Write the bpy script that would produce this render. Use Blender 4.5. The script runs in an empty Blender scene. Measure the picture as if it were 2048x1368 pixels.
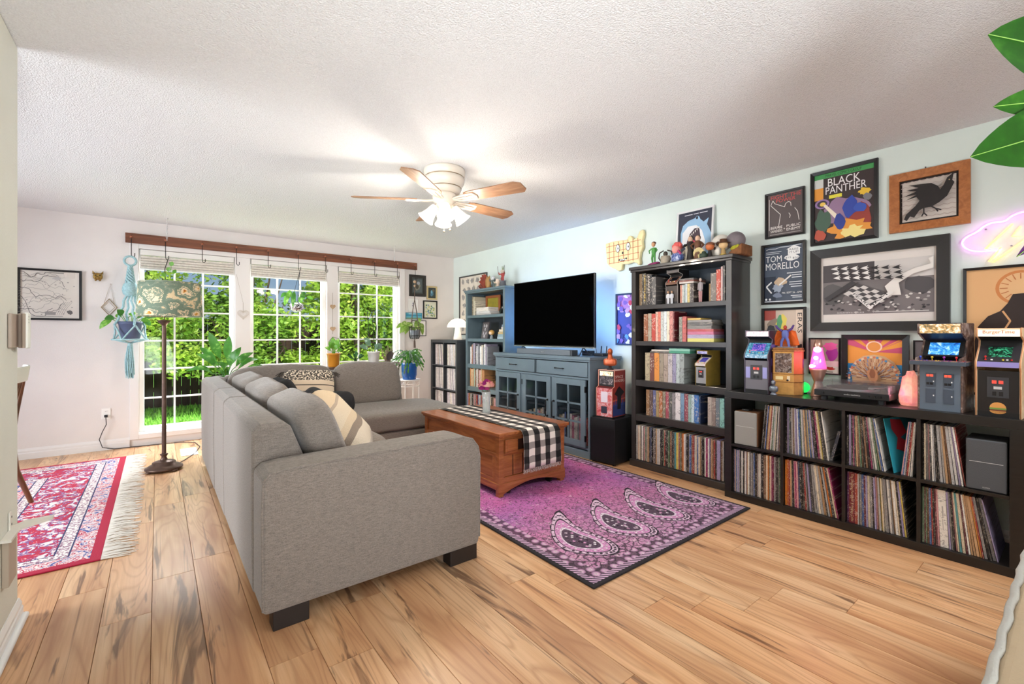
import bpy, bmesh, math, random
from mathutils import Vector, Matrix, noise as mnoise
R = math.radians
PI = math.pi
scene = bpy.context.scene
COL = scene.collection

# ------------------------------------------------------------------ camera, world, sun, large lights, exposure
cam_data = bpy.data.cameras.new('camera')
cam_data.sensor_width = 36.0
cam_data.lens = 36.0 * 905 / 2048
cam_data.shift_y = -16 / 2048
cam_data.clip_start = 0.05
cam = bpy.data.objects.new('camera', cam_data)
COL.objects.link(cam)
cam.location = (0, 0, 1.215)
cam.rotation_euler = (R(90), 0, -math.atan(709 / 905))
scene.camera = cam

world = bpy.data.worlds.new('world')
scene.world = world
world.use_nodes = True
wn = world.node_tree.nodes
wn.clear()
wo = wn.new('ShaderNodeOutputWorld')
wb = wn.new('ShaderNodeBackground')
ws = wn.new('ShaderNodeTexSky')
ws.sky_type = 'HOSEK_WILKIE'
ws.sun_direction = (0.35, -0.75, 0.9)
ws.turbidity = 4.0
wb.inputs['Strength'].default_value = 2.0
world.node_tree.links.new(ws.outputs[0], wb.inputs[0])
world.node_tree.links.new(wb.outputs[0], wo.inputs[0])

def add_light(name, kind, loc, energy, color=(1, 1, 1), size=None, size_y=None, aim=None, radius=None):
    d = bpy.data.lights.new(name, kind)
    d.energy = energy
    d.color = color
    if kind == 'AREA':
        d.shape = 'RECTANGLE'
        d.size = size
        d.size_y = size_y or size
    if radius is not None:
        d.shadow_soft_size = radius
    o = bpy.data.objects.new(name, d)
    COL.objects.link(o)
    o.location = loc
    if aim is not None:
        o.rotation_euler = (Vector(aim) - Vector(loc)).to_track_quat('-Z', 'Y').to_euler()
    return o

sun = add_light('sun', 'SUN', (0, 0, 20), 6.0, (1.0, 0.95, 0.82), aim=(-4.5, 13, 0))
sun.data.angle = R(2)
# daylight of the open sky falling steeply through the window wall
add_light('window_sky_light', 'AREA', (1.4, 7.3, 3.0), 920, (0.93, 0.96, 1.0), 4.6, 1.2, aim=(1.0, 3.6, 0.2))
# added uplight behind the camera that brightens the ceiling
up_fill = add_light('ceiling_fill_uplight', 'AREA', (-0.15, -1.2, 0.7), 70, (0.90, 0.96, 1.0), 1.0, 1.0, aim=(1.3, 2.0, 2.6))
up_fill.data.spread = R(112)
# added unseen overhead fill that brightens the near right floor
down_fill = add_light('floor_fill_light', 'AREA', (2.5, -0.4, 2.38), 22, (0.97, 0.98, 1.0), 1.2, 0.8, aim=(2.75, 1.2, 0))
down_fill.data.spread = R(105)
# windows of the dining room at the left
add_light('dining_room_daylight', 'AREA', (-3.6, 3.9, 1.3), 112, (0.84, 0.92, 1.0), 2.2, 1.7, aim=(1.0, 3.7, 0.9)).data.spread = R(114)

scene.view_settings.view_transform = 'Standard'
scene.view_settings.look = 'None'
scene.view_settings.gamma = 1.0
scene.view_settings.use_curve_mapping = False
scene.view_settings.exposure = 0.18

# ------------------------------------------------------------------ materials
def lin(c):
    if isinstance(c, str):
        c = c.lstrip('#')
        c = [int(c[i:i + 2], 16) for i in (0, 2, 4)]
    o = []
    for v in c[:3]:
        v = v / 255.0
        o.append(v / 12.92 if v <= 0.04045 else ((v + 0.055) / 1.055) ** 2.4)
    return (o[0], o[1], o[2], 1.0)

MATS = {}
class NT:
    def __init__(s, name):
        s.m = bpy.data.materials.new(name)
        s.m.use_nodes = True
        s.t = s.m.node_tree
        s.b = s.t.nodes['Principled BSDF']
        s.out = s.t.nodes['Material Output']
    def n(s, kind, **kw):
        nd = s.t.nodes.new(kind)
        for k, v in kw.items():
            setattr(nd, k, v)
        return nd
    def l(s, a, b):
        s.t.links.new(a, b)
    def coord(s, which='Object', scale=(1, 1, 1), rot=(0, 0, 0)):
        tc = s.n('ShaderNodeTexCoord')
        mp = s.n('ShaderNodeMapping')
        mp.inputs['Scale'].default_value = scale
        mp.inputs['Rotation'].default_value = rot
        s.l(tc.outputs[which], mp.inputs['Vector'])
        return mp.outputs[0]
    def noise(s, vec, scale=5, detail=3, rough=.5, dist=0):
        nd = s.n('ShaderNodeTexNoise')
        nd.inputs['Scale'].default_value = scale
        nd.inputs['Detail'].default_value = detail
        nd.inputs['Roughness'].default_value = rough
        nd.inputs['Distortion'].default_value = dist
        if vec is not None:
            s.l(vec, nd.inputs['Vector'])
        return nd.outputs['Fac']
    def ramp(s, fac, stops, interp='LINEAR'):
        nd = s.n('ShaderNodeValToRGB')
        cr = nd.color_ramp
        cr.interpolation = interp
        while len(cr.elements) > 1:
            cr.elements.remove(cr.elements[-1])
        for i, (p, c) in enumerate(stops):
            e = cr.elements[0] if i == 0 else cr.elements.new(p)
            e.position = p
            e.color = c if len(c) == 4 and not isinstance(c, str) else lin(c)
        s.l(fac, nd.inputs[0])
        return nd.outputs[0]
    def mix(s, fac, a, b, mode='MIX'):
        nd = s.n('ShaderNodeMix', data_type='RGBA', blend_type=mode)
        for i, v in ((0, fac), (6, a), (7, b)):
            if hasattr(v, 'is_output'):
                s.l(v, nd.inputs[i])
            else:
                nd.inputs[i].default_value = v
        return nd.outputs[2]
    def math(s, op, a, b=0.0):
        nd = s.n('ShaderNodeMath', operation=op)
        for i, v in ((0, a), (1, b)):
            if hasattr(v, 'is_output'):
                s.l(v, nd.inputs[i])
            else:
                nd.inputs[i].default_value = v
        return nd.outputs[0]
    def bump(s, h, strength=.3, dist=.01):
        nd = s.n('ShaderNodeBump')
        nd.inputs['Strength'].default_value = strength
        nd.inputs['Distance'].default_value = dist
        s.l(h, nd.inputs['Height'])
        s.l(nd.outputs[0], s.b.inputs['Normal'])
    def col(s, v):
        if hasattr(v, 'is_output'):
            s.l(v, s.b.inputs['Base Color'])
        else:
            s.b.inputs['Base Color'].default_value = v
    def set(s, **kw):
        for k, v in kw.items():
            s.b.inputs[k.replace('_', ' ')].default_value = v

def M(name, c, rough=.55, metal=0., bump=None, var=None, emit=None, coat=0., trans=0., ior=1.45, alpha=1.):
    """plain procedural material with optional noise variation and relief"""
    if name in MATS:
        return MATS[name]
    k = NT(name)
    base = lin(c)
    k.set(Roughness=rough, Metallic=metal, IOR=ior)
    k.b.inputs['Coat Weight'].default_value = coat
    k.b.inputs['Transmission Weight'].default_value = trans
    k.b.inputs['Alpha'].default_value = alpha
    if var:
        v = k.coord('Object')
        f = k.noise(v, var[0], 4, .6)
        dark = tuple(x * (1 - var[1]) for x in base[:3]) + (1,)
        light = tuple(min(1, x * (1 + var[1])) for x in base[:3]) + (1,)
        k.col(k.ramp(f, [(.3, dark), (.7, light)]))
    else:
        k.col(base)
    if bump:
        k.bump(k.noise(k.coord('Object'), bump[0], 4, .6), bump[1], bump[2] if len(bump) > 2 else .005)
    if emit:
        k.b.inputs['Emission Color'].default_value = lin(emit[0])
        k.b.inputs['Emission Strength'].default_value = emit[1]
    MATS[name] = k.m
    return k.m

def wood(name, stops, scale=(14, 1.2, 14), rough=.4, dist=1.2, rings=0.0, random_per_object=False, coat=0.):
    if name in MATS:
        return MATS[name]
    k = NT(name)
    vec = k.coord('Object', scale)
    if random_per_object:
        oi = k.n('ShaderNodeObjectInfo')
        va = k.n('ShaderNodeVectorMath', operation='MULTIPLY_ADD')
        cm = k.n('ShaderNodeCombineXYZ')
        k.l(oi.outputs['Random'], cm.inputs[0]); k.l(oi.outputs['Random'], cm.inputs[1]); k.l(oi.outputs['Random'], cm.inputs[2])
        va.inputs[1].default_value = (91, 57, 33)
        k.l(cm.outputs[0], va.inputs[0]); k.l(vec, va.inputs[2])
        vec = va.outputs[0]
    f = k.noise(vec, 1.0, 5, .6, dist)
    c = k.ramp(f, stops)
    k.col(c)
    k.set(Roughness=rough)
    k.b.inputs['Coat Weight'].default_value = coat
    k.bump(f, .08, .002)
    MATS[name] = k.m
    return k.m

def flat(c, rough=.5, emit=None, metal=0.):
    """one printed colour"""
    key = 'print_' + (c if isinstance(c, str) else '%02x%02x%02x' % tuple(c)).lstrip('#') + ('' if rough == .5 else '_r%d' % int(rough * 100)) + ('_e' if emit else '') + ('_m' if metal else '')
    return M(key, c, rough, metal, emit=(c, emit) if emit else None)

# ------------------------------------------------------------------ mesh building
class MB:
    def __init__(s):
        s.v = []; s.f = []; s.mi = []; s.mats = []; s.sm = []
    def _m(s, m):
        if m is None:
            return 0 if s.mats else -1
        if m not in s.mats:
            s.mats.append(m)
        return s.mats.index(m)
    def add(s, vs, fs, m=None, smooth=False):
        b = len(s.v)
        s.v += [Vector(p) for p in vs]
        i = s._m(m)
        for f in fs:
            s.f.append([b + q for q in f]); s.mi.append(max(i, 0)); s.sm.append(smooth)
        return s
    def box(s, a, b, m=None):
        x0, y0, z0 = (min(a[i], b[i]) for i in range(3)); x1, y1, z1 = (max(a[i], b[i]) for i in range(3))
        return s.add([(x0, y0, z0), (x1, y0, z0), (x1, y1, z0), (x0, y1, z0), (x0, y0, z1), (x1, y0, z1), (x1, y1, z1), (x0, y1, z1)],
                     [(0, 3, 2, 1), (4, 5, 6, 7), (0, 1, 5, 4), (1, 2, 6, 5), (2, 3, 7, 6), (3, 0, 4, 7)], m)
    def prism(s, pts, lo, hi, axis='y', m=None):
        """polygon pts (2d) extruded along axis; axis y: pts are (x,z); x: (y,z); z: (x,y)"""
        def mk(p, h):
            return {'y': (p[0], h, p[1]), 'x': (h, p[0], p[1]), 'z': (p[0], p[1], h)}[axis]
        n = len(pts)
        vs = [mk(p, lo) for p in pts] + [mk(p, hi) for p in pts]
        fs = [list(range(n)), list(range(2 * n - 1, n - 1, -1))] + [(i, i + n, (i + 1) % n + n, (i + 1) % n) for i in range(n)]
        return s.add(vs, fs, m)
    def cyl(s, c, r, h, n=16, m=None, r2=None, axis='z', cap=True, smooth=True):
        r2 = r if r2 is None else r2
        vs = []
        for z, rr in ((0, r), (h, r2)):
            for i in range(n):
                a = 2 * PI * i / n
                p = (rr * math.cos(a), rr * math.sin(a), z)
                p = {'z': p, 'x': (p[2], p[0], p[1]), 'y': (p[0], p[2], p[1])}[axis]
                vs.append((c[0] + p[0], c[1] + p[1], c[2] + p[2]))
        s.add(vs, [(i, (i + 1) % n, (i + 1) % n + n, i + n) for i in range(n)], m, smooth)
        if cap:
            s.add(vs, [list(range(n - 1, -1, -1)), list(range(n, 2 * n))], m)
        return s
    def lathe(s, c, prof, n=24, m=None, smooth=True, rot=None):
        vs = []
        for r, z in prof:
            for i in range(n):
                a = 2 * PI * i / n
                p = Vector((r * math.cos(a), r * math.sin(a), z))
                if rot:
                    p = rot @ p
                vs.append((c[0] + p[0], c[1] + p[1], c[2] + p[2]))
        fs = []
        for j in range(len(prof) - 1):
            for i in range(n):
                fs.append((j * n + i, j * n + (i + 1) % n, (j + 1) * n + (i + 1) % n, (j + 1) * n + i))
        return s.add(vs, fs, m, smooth)
    def tube(s, path, r, n=6, m=None, closed=False, smooth=True):
        path = [Vector(p) for p in path]
        k = len(path)
        rs = r if isinstance(r, (list, tuple)) else [r] * k
        vs = []
        up = Vector((0, 0, 1))
        prev = None
        for i, p in enumerate(path):
            if closed:
                t = path[(i + 1) % k] - path[i - 1]
            else:
                t = path[min(i + 1, k - 1)] - path[max(i - 1, 0)]
            t = t.normalized() if t.length > 1e-9 else up
            if prev is None:
                a = t.cross(up)
                if a.length < .05:
                    a = t.cross(Vector((1, 0, 0)))
            else:
                a = prev - t * prev.dot(t)
                if a.length < 1e-6:
                    a = t.cross(up)
            a.normalize(); prev = a
            b = t.cross(a)
            for q in range(n):
                an = 2 * PI * q / n
                vs.append(p + (a * math.cos(an) + b * math.sin(an)) * rs[i])
        fs = []
        for i in range(k if closed else k - 1):
            j = (i + 1) % k
            for q in range(n):
                fs.append((i * n + q, i * n + (q + 1) % n, j * n + (q + 1) % n, j * n + q))
        s.add(vs, fs, m, smooth)
        if not closed:
            s.add(vs, [list(range(n - 1, -1, -1)), [(k - 1) * n + q for q in range(n)]], m)
        return s
    def ball(s, c, r, n=12, m=None, k=8):
        r = r if isinstance(r, (tuple, list)) else (r, r, r)
        vs = []
        for j in range(k + 1):
            t = PI * j / k
            for i in range(n):
                a = 2 * PI * i / n
                vs.append((c[0] + r[0] * math.sin(t) * math.cos(a), c[1] + r[1] * math.sin(t) * math.sin(a), c[2] - r[2] * math.cos(t)))
        return s.add(vs, [(j * n + i, j * n + (i + 1) % n, (j + 1) * n + (i + 1) % n, (j + 1) * n + i) for j in range(k) for i in range(n)], m, True)
    def cushion(s, c, hx, hy, hz, e=6, n=10, m=None, puff=0., M4=None, pinch=0., seed=0, lump=0.):
        """soft block: rounded cube with half sizes; puff swells faces, pinch pulls corners out flat"""
        vs = []; fs = []; idx = {}
        def pt(x, y, z):
            key = (round(x, 5), round(y, 5), round(z, 5))
            if key in idx:
                return idx[key]
            l = (abs(x) ** e + abs(y) ** e + abs(z) ** e) ** (1 / e)
            p = Vector((x / l, y / l, z / l))
            q = Vector((p.x * hx, p.y * hy, p.z * hz))
            if puff:
                q.z += puff * p.z * (1 - p.x ** 2) * (1 - p.y ** 2)
            if pinch:
                w = 1 - pinch * max(abs(p.x), abs(p.y)) ** 4
                q.z *= w
                cc = (abs(p.x) * abs(p.y)) ** 2
                q.x *= 1 + .06 * cc; q.y *= 1 + .06 * cc
            if lump:
                q += Vector((0, 0, 1)) * lump * mnoise.noise(Vector((q.x * 6 + seed, q.y * 6, q.z * 6)))
            if M4:
                q = M4 @ q
            q = q + Vector(c)
            idx[key] = len(vs)
            vs.append(q)
            return idx[key]
        g = [-1 + 2 * i / n for i in range(n + 1)]
        for i in range(n):
            for j in range(n):
                a, b, d, f = g[i], g[i + 1], g[j], g[j + 1]
                for sg in (-1, 1):
                    for ax in range(3):
                        def mk(u, v):
                            return pt(*[(sg, u, v), (v, sg, u), (u, v, sg)][ax])
                        qd = [mk(a, d), mk(b, d), mk(b, f), mk(a, f)]
                        fs.append(qd if sg > 0 else qd[::-1])
        return s.add(vs, fs, m, True)
    def build(s, name, m=None, parent=None, loc=None, rz=0, bevel=0., seg=2, smooth=None):
        me = bpy.data.meshes.new(name)
        me.from_pydata([tuple(p) for p in s.v], [], s.f)
        if not s.mats and m is not None:
            me.materials.append(m)
        for q in s.mats:
            me.materials.append(q)
        if len(s.mats) > 1:
            me.polygons.foreach_set('material_index', s.mi)
        sm = s.sm if smooth is None else [smooth] * len(s.f)
        me.polygons.foreach_set('use_smooth', sm)
        me.update()
        o = bpy.data.objects.new(name, me)
        COL.objects.link(o)
        if parent:
            o.parent = parent
        if loc:
            o.location = loc
        o.rotation_euler[2] = rz
        if bevel:
            bm_ = o.modifiers.new('bevel', 'BEVEL')
            bm_.width = bevel; bm_.segments = seg; bm_.limit_method = 'ANGLE'; bm_.angle_limit = R(40)
        return o

LABELS = set()
def tag(o, label, cat, group=None):
    o['label'] = label
    o['category'] = cat
    if group:
        o['group'] = group
    return o
def thing(name, label, cat, loc=(0, 0, 0), rz=0, group=None):
    o = bpy.data.objects.new(name, None)
    o.empty_display_size = .05
    COL.objects.link(o)
    o.location = loc
    o.rotation_euler[2] = rz
    return tag(o, label, cat, group)
def struct(o):
    o['kind'] = 'structure'
    return o
def copy_tree(o, parent=None):
    c = o.copy()
    COL.objects.link(c)
    c.parent = parent
    for ch in list(o.children):
        copy_tree(ch, c)
    return c
def bx(name, a, b, m, parent=None, bevel=0., seg=2):
    return MB().box(a, b).build(name, m, parent, bevel=bevel, seg=seg)

# lettering: font outlines turned into flat mesh
TXT = {}
def text_geo(s_):
    if s_ in TXT:
        return TXT[s_]
    cu = bpy.data.curves.new('lettering_curve', 'FONT')
    cu.body = s_
    cu.align_x = 'LEFT'
    cu.resolution_u = 2
    ob = bpy.data.objects.new('lettering_curve', cu)
    me = bpy.data.meshes.new_from_object(ob)
    vs = [tuple(v.co) for v in me.vertices]
    fs = [list(p.vertices) for p in me.polygons]
    bpy.data.objects.remove(ob); bpy.data.curves.remove(cu); bpy.data.meshes.remove(me)
    if not vs:
        TXT[s_] = ([], [])
        return TXT[s_]
    x0 = min(v[0] for v in vs); x1 = max(v[0] for v in vs); y0 = min(v[1] for v in vs); y1 = max(v[1] for v in vs)
    TXT[s_] = ([((v[0] - x0) / (x1 - x0), (v[1] - y0) / (y1 - y0)) for v in vs], fs)
    return TXT[s_]

class Art:
    """flat print on the plane y = const facing -y, coordinates in metres from lower-left"""
    def __init__(s, x0, z0, w, h, y):
        s.x0, s.z0, s.w, s.h, s.y = x0, z0, w, h, y
        s.mb = MB(); s.tx = MB(); s.k = 0
    def P(s, p):
        return (s.x0 + p[0] * s.w, s.y - .0003 * s.k, s.z0 + p[1] * s.h)
    def poly(s, pts, c, emit=None, rough=.5):
        s.k += 1
        a = sum(pts[i][0] * pts[(i + 1) % len(pts)][1] - pts[(i + 1) % len(pts)][0] * pts[i][1] for i in range(len(pts)))
        if a < 0:
            pts = pts[::-1]
        s.mb.add([s.P(p) for p in pts], [list(range(len(pts)))], flat(c, rough, emit))
        return s
    def rect(s, a, b, c, emit=None):
        return s.poly([(a[0], a[1]), (b[0], a[1]), (b[0], b[1]), (a[0], b[1])], c, emit)
    def ell(s, cx, cy, rx, ry, c, n=20, emit=None):
        return s.poly([(cx + rx * math.cos(2 * PI * i / n), cy + ry * math.sin(2 * PI * i / n)) for i in range(n)], c, emit)
    def blob(s, cx, cy, rx, ry, c, seed=0, n=14, jit=.35, emit=None):
        r = random.Random(seed)
        return s.poly([(min(1, max(0, cx + rx * q * math.cos(2 * PI * i / n))), min(1, max(0, cy + ry * q * math.sin(2 * PI * i / n)))) for i in range(n) for q in [1 - jit * r.random()]], c, emit)
    def line(s, pts, wd, c, emit=None):
        asp = s.w / s.h
        for a, b in zip(pts, pts[1:]):
            d = Vector(((b[0] - a[0]) * asp, b[1] - a[1]))
            if d.length < 1e-6:
                continue
            d.normalize()
            nx, ny = -d.y * wd / asp, d.x * wd
            s.poly([(a[0] + nx, a[1] + ny), (a[0] - nx, a[1] - ny), (b[0] - nx, b[1] - ny), (b[0] + nx, b[1] + ny)], c, emit)
        return s
    def text(s, t, a, b, c, vertical=0, emit=None, slant=0.):
        """text stretched to the rectangle a-b; vertical=1 reads downwards, -1 upwards"""
        s.k += 1
        vs, fs = text_geo(t)
        m = flat(c, .5, emit)
        out = []
        for (u, v) in vs:
            if vertical == 1:
                u, v = v, 1 - u
            elif vertical == -1:
                u, v = 1 - v, u
            px = a[0] + (b[0] - a[0]) * u; pz = a[1] + (b[1] - a[1]) * v + slant * u
            out.append(s.P((px, pz)))
        s.tx.add(out, fs, m)
        return s
    def done(s, parent, name='print'):
        o = s.mb.build(name, None, parent) if s.mb.v else None
        if s.tx.v:
            s.tx.build('lettering', None, o or parent)
        return o
# ------------------------------------------------------------------ the setting
W, D, CH = 3.78, 6.36, 2.44

def wall_mat(name, c, scale=160, strength=.25, rough=.7, var=.03):
    k = NT(name)
    v = k.coord('Object')
    base = lin(c)
    f = k.noise(v, 3, 3)
    k.col(k.ramp(f, [(.3, tuple(x * (1 - var) for x in base[:3]) + (1,)), (.7, tuple(min(1, x * (1 + var)) for x in base[:3]) + (1,))]))
    k.set(Roughness=rough)
    k.bump(k.noise(v, scale, 4, .65), strength, .004)
    return k.m
wall_white = wall_mat('wall_greige_paint', (222, 214, 209))
wall_mint = wall_mat('wall_mint_paint', (217, 227, 221))
wall_near = wall_mat('wall_textured_paint', (220, 222, 212), 90, .5)
wall_beige = wall_mat('half_wall_beige_paint', (196, 174, 143), 70, .4)
trim_white = M('trim_white_gloss', (226, 220, 216), .4)
sash_white = M('window_vinyl_white', (246, 246, 244), .35)

def ceiling_mat():
    k = NT('popcorn_ceiling')
    v = k.coord('Object')
    vo = k.n('ShaderNodeTexVoronoi')
    vo.inputs['Scale'].default_value = 130
    k.l(v, vo.inputs['Vector'])
    n2 = k.noise(v, 190, 5, .7)
    h = k.math('ADD', k.math('MULTIPLY', vo.outputs['Distance'], -.8), n2)
    k.col(k.ramp(n2, [(.3, lin((224, 223, 222))), (.65, lin((242, 242, 242)))]))
    k.set(Roughness=.95)
    k.bump(h, .7, .008)
    return k.m
ceil_m = ceiling_mat()

# floor: underlay slab + single planks
def floor_mat():
    k = NT('laminate_plank_wood')
    tc = k.n('ShaderNodeTexCoord')
    oi = k.n('ShaderNodeObjectInfo')
    cm = k.n('ShaderNodeCombineXYZ')
    for i in range(3):
        k.l(oi.outputs['Random'], cm.inputs[i])
    va = k.n('ShaderNodeVectorMath', operation='MULTIPLY_ADD')
    va.inputs[1].default_value = (37.0, 51.0, 19.0)
    k.l(cm.outputs[0], va.inputs[0]); k.l(tc.outputs['Object'], va.inputs[2])
    vec = va.outputs[0]
    def mp(sc):
        m = k.n('ShaderNodeMapping')
        m.inputs['Scale'].default_value = sc
        k.l(vec, m.inputs['Vector'])
        return m.outputs[0]
    broad = k.noise(mp((6, .8, 1)), 1.0, 3, .5, .8)
    fine = k.noise(mp((75, 2.0, 1)), 1.0, 5, .65, .4)
    # cathedral figure: contour lines of a stretched smooth field
    field = k.noise(mp((5.5, .62, 1)), 1.0, 1.5, .45, .5)
    cont = k.math('ABSOLUTE', k.math('SUBTRACT', k.math('FRACT', k.math('MULTIPLY', field, 17.0)), .5))
    c = k.ramp(broad, [(.28, lin((186, 134, 94))), (.5, lin((216, 170, 126))), (.72, lin((236, 200, 158)))])
    c = k.mix(k.math('MULTIPLY', k.ramp(cont, [(.0, (1, 1, 1, 1)), (.22, (0, 0, 0, 1))]), .42), c, lin((162, 108, 70)))
    c = k.mix(k.math('MULTIPLY', k.ramp(fine, [(.38, (1, 1, 1, 1)), (.56, (0, 0, 0, 1))]), .28), c, lin((176, 124, 84)))
    streak = k.noise(mp((8, .6, 1)), 1.0, 4, .6, 2.2)
    c = k.mix(k.math('MULTIPLY', k.ramp(streak, [(.595, (0, 0, 0, 1)), (.66, (1, 1, 1, 1))]), .8), c, lin((104, 70, 48)))
    thin = k.noise(mp((22, .5, 1)), 1.0, 3, .6, 1.0)
    c = k.mix(k.math('MULTIPLY', k.ramp(thin, [(.63, (0, 0, 0, 1)), (.68, (1, 1, 1, 1))]), .6), c, lin((120, 80, 54)))
    # every board its own tone
    tone = k.ramp(oi.outputs['Random'], [(0, (.86, .86, .87, 1)), (.5, (.98, .97, .96, 1)), (1, (1.0, .94, .88, 1))])
    c = k.mix(1.0, c, tone, 'MULTIPLY')
    k.col(c)
    k.set(Roughness=.34)
    k.b.inputs['Coat Weight'].default_value = .15
    k.b.inputs['Coat Roughness'].default_value = .25
    k.bump(fine, .05, .001)
    return k.m
floor_m = floor_mat()
floor = struct(bx('floor', (-3.8, -1.6, -.12), (W, D, -.008), M('floor_underlay_brown', (70, 48, 34), .9)))  # dark brown underlay slab seen in the plank joints
PW, PL = .17, 1.21
plank_me = None
rnd = random.Random(4)
ncol = int((W + .7) / PW) + 1
for ci in range(-7, ncol):
    x0 = -.7 + ci * PW
    if x0 > W:
        continue
    y = -.45 - rnd.random() * PL
    while y < D:
        if not (y + PL < -.1 or (ci < 0 and y + PL < 2.6)):
            if plank_me is None:
                mb = MB()
                e = .0014
                mb.add([(0, 0, -.006), (PW, 0, -.006), (PW, PL, -.006), (0, PL, -.006), (e, e, 0), (PW - e, e, 0), (PW - e, PL - e, 0), (e, PL - e, 0)],
                       [(4, 5, 6, 7), (0, 1, 5, 4), (1, 2, 6, 5), (2, 3, 7, 6), (3, 0, 4, 7), (0, 3, 2, 1)])
                o = mb.build('plank', floor_m, floor)
                plank_me = o.data
            else:
                o = bpy.data.objects.new('plank', plank_me)
                COL.objects.link(o)
                o.parent = floor
            ye = min(y + PL, D - .001)
            ys = max(y, -1.59)
            o.location = (x0, ys, 0)
            xs = (min(x0 + PW, W) - x0) / PW
            o.scale = (xs, (ye - ys) / PL, 1)
        y += PL

struct(bx('ceiling', (-3.8, -1.6, CH), (W + .15, D + .15, CH + .15), ceil_m))
struct(bx('wall_right', (W, -1.6, -.12), (W + .15, D + .15, CH), wall_mint))
struct(bx('wall_rear', (-3.8, -1.75, -.12), (W + .15, -1.6, CH), wall_white))
struct(bx('wall_dining', (-3.95, -1.6, -.12), (-3.8, D + .15, CH), wall_white))
OPX = [(-.16, .735), (.895, 1.80), (1.945, 2.845)]
OZ0, OZ1 = .13, 2.14
mb = MB()
xs = [-3.8, OPX[0][0], OPX[0][1], OPX[1][0], OPX[1][1], OPX[2][0], OPX[2][1], W]
for i in range(0, 8, 2):
    mb.box((xs[i], D, OZ0), (xs[i + 1], D + .15, OZ1))
mb.box((-3.8, D, -.12), (W, D + .15, OZ0)); mb.box((-3.8, D, OZ1), (W, D + .15, CH))
struct(mb.build('wall_back', wall_white))
struct(MB().box((-.62, -1.6, 0), (-.47, 2.83, CH)).build('wall_near_left', wall_near, bevel=.012, seg=3))
# half wall with a rounded plaster edge at the right foreground
hw = struct(MB().box((.62, -.75, 0), (2.4, .085, .75)).build('wall_half', wall_beige, bevel=.018, seg=4))
edge_pts = []
rr = random.Random(9)
for i in range(60):
    t = i / 59
    edge_pts.append((.62 + t * 1.78,   .083 + .0015 * math.sin(i * 1.9) + .001 * rr.random(), .746 + .002 * rr.random()))
MB().tube(edge_pts, [.0055 + .0012 * rr.random() for _ in edge_pts], 8).build('edge_bead', M('plaster_edge_grey', (188, 186, 178), .5, bump=(60, .5)), hw)

# baseboards (moulded profile) and the near toe moulding
def baseboard(name, p0, p1, face, m=trim_white, h=.105):
    """run between p0 and p1 (2d); face = unit normal into the room"""
    prof = [(0, 0), (.016, 0), (.016, h * .55), (.012, h * .62), (.012, h * .78), (.007, h * .9), (.003, h), (0, h)]
    vs = []
    for p in (p0, p1):
        for d, z in prof:
            vs.append((p[0] + face[0] * d, p[1] + face[1] * d, z))
    n = len(prof)
    fs = [[i, (i + 1) % n, (i + 1) % n + n, i + n] for i in range(n)] + [list(range(n)), list(range(2 * n - 1, n - 1, -1))]
    o = MB().add(vs, fs).build(name, m)
    return struct(o)
baseboard('baseboard_back', (-3.8, D), (-.235, D), (0, -1))
baseboard('baseboard_back', (2.92, D), (W - .001, D), (0, -1))
baseboard('baseboard_right', (W, -1.5), (W, D - .017), (-1, 0))
bb = baseboard('baseboard_near_left', (-.47, -1.5), (-.47, 2.83), (1, 0), sash_white, .085)
MB().tube([(-.447, -1.5, .011), (-.447, 2.82, .011)], .013, 8).build('toe_moulding', sash_white, bb)

# window casing shared by the three tall windows
mb = MB()
for a, b in (((-.235, D - .018, .075), (-.16, D, OZ1 + .07)), ((2.845, D - .018, .075), (2.925, D, OZ1 + .07)),
             ((-.16, D - .018, .075), (2.845, D, OZ0)), ((-.16, D - .018, OZ1), (2.845, D, OZ1 + .07)),
             ((.735, D - .014, OZ0), (.895, D, OZ1)), ((1.80, D - .014, OZ0), (1.945, D, OZ1))):
    mb.box(a, b)
struct(mb.build('trim_1', trim_white, bevel=.004))

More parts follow.
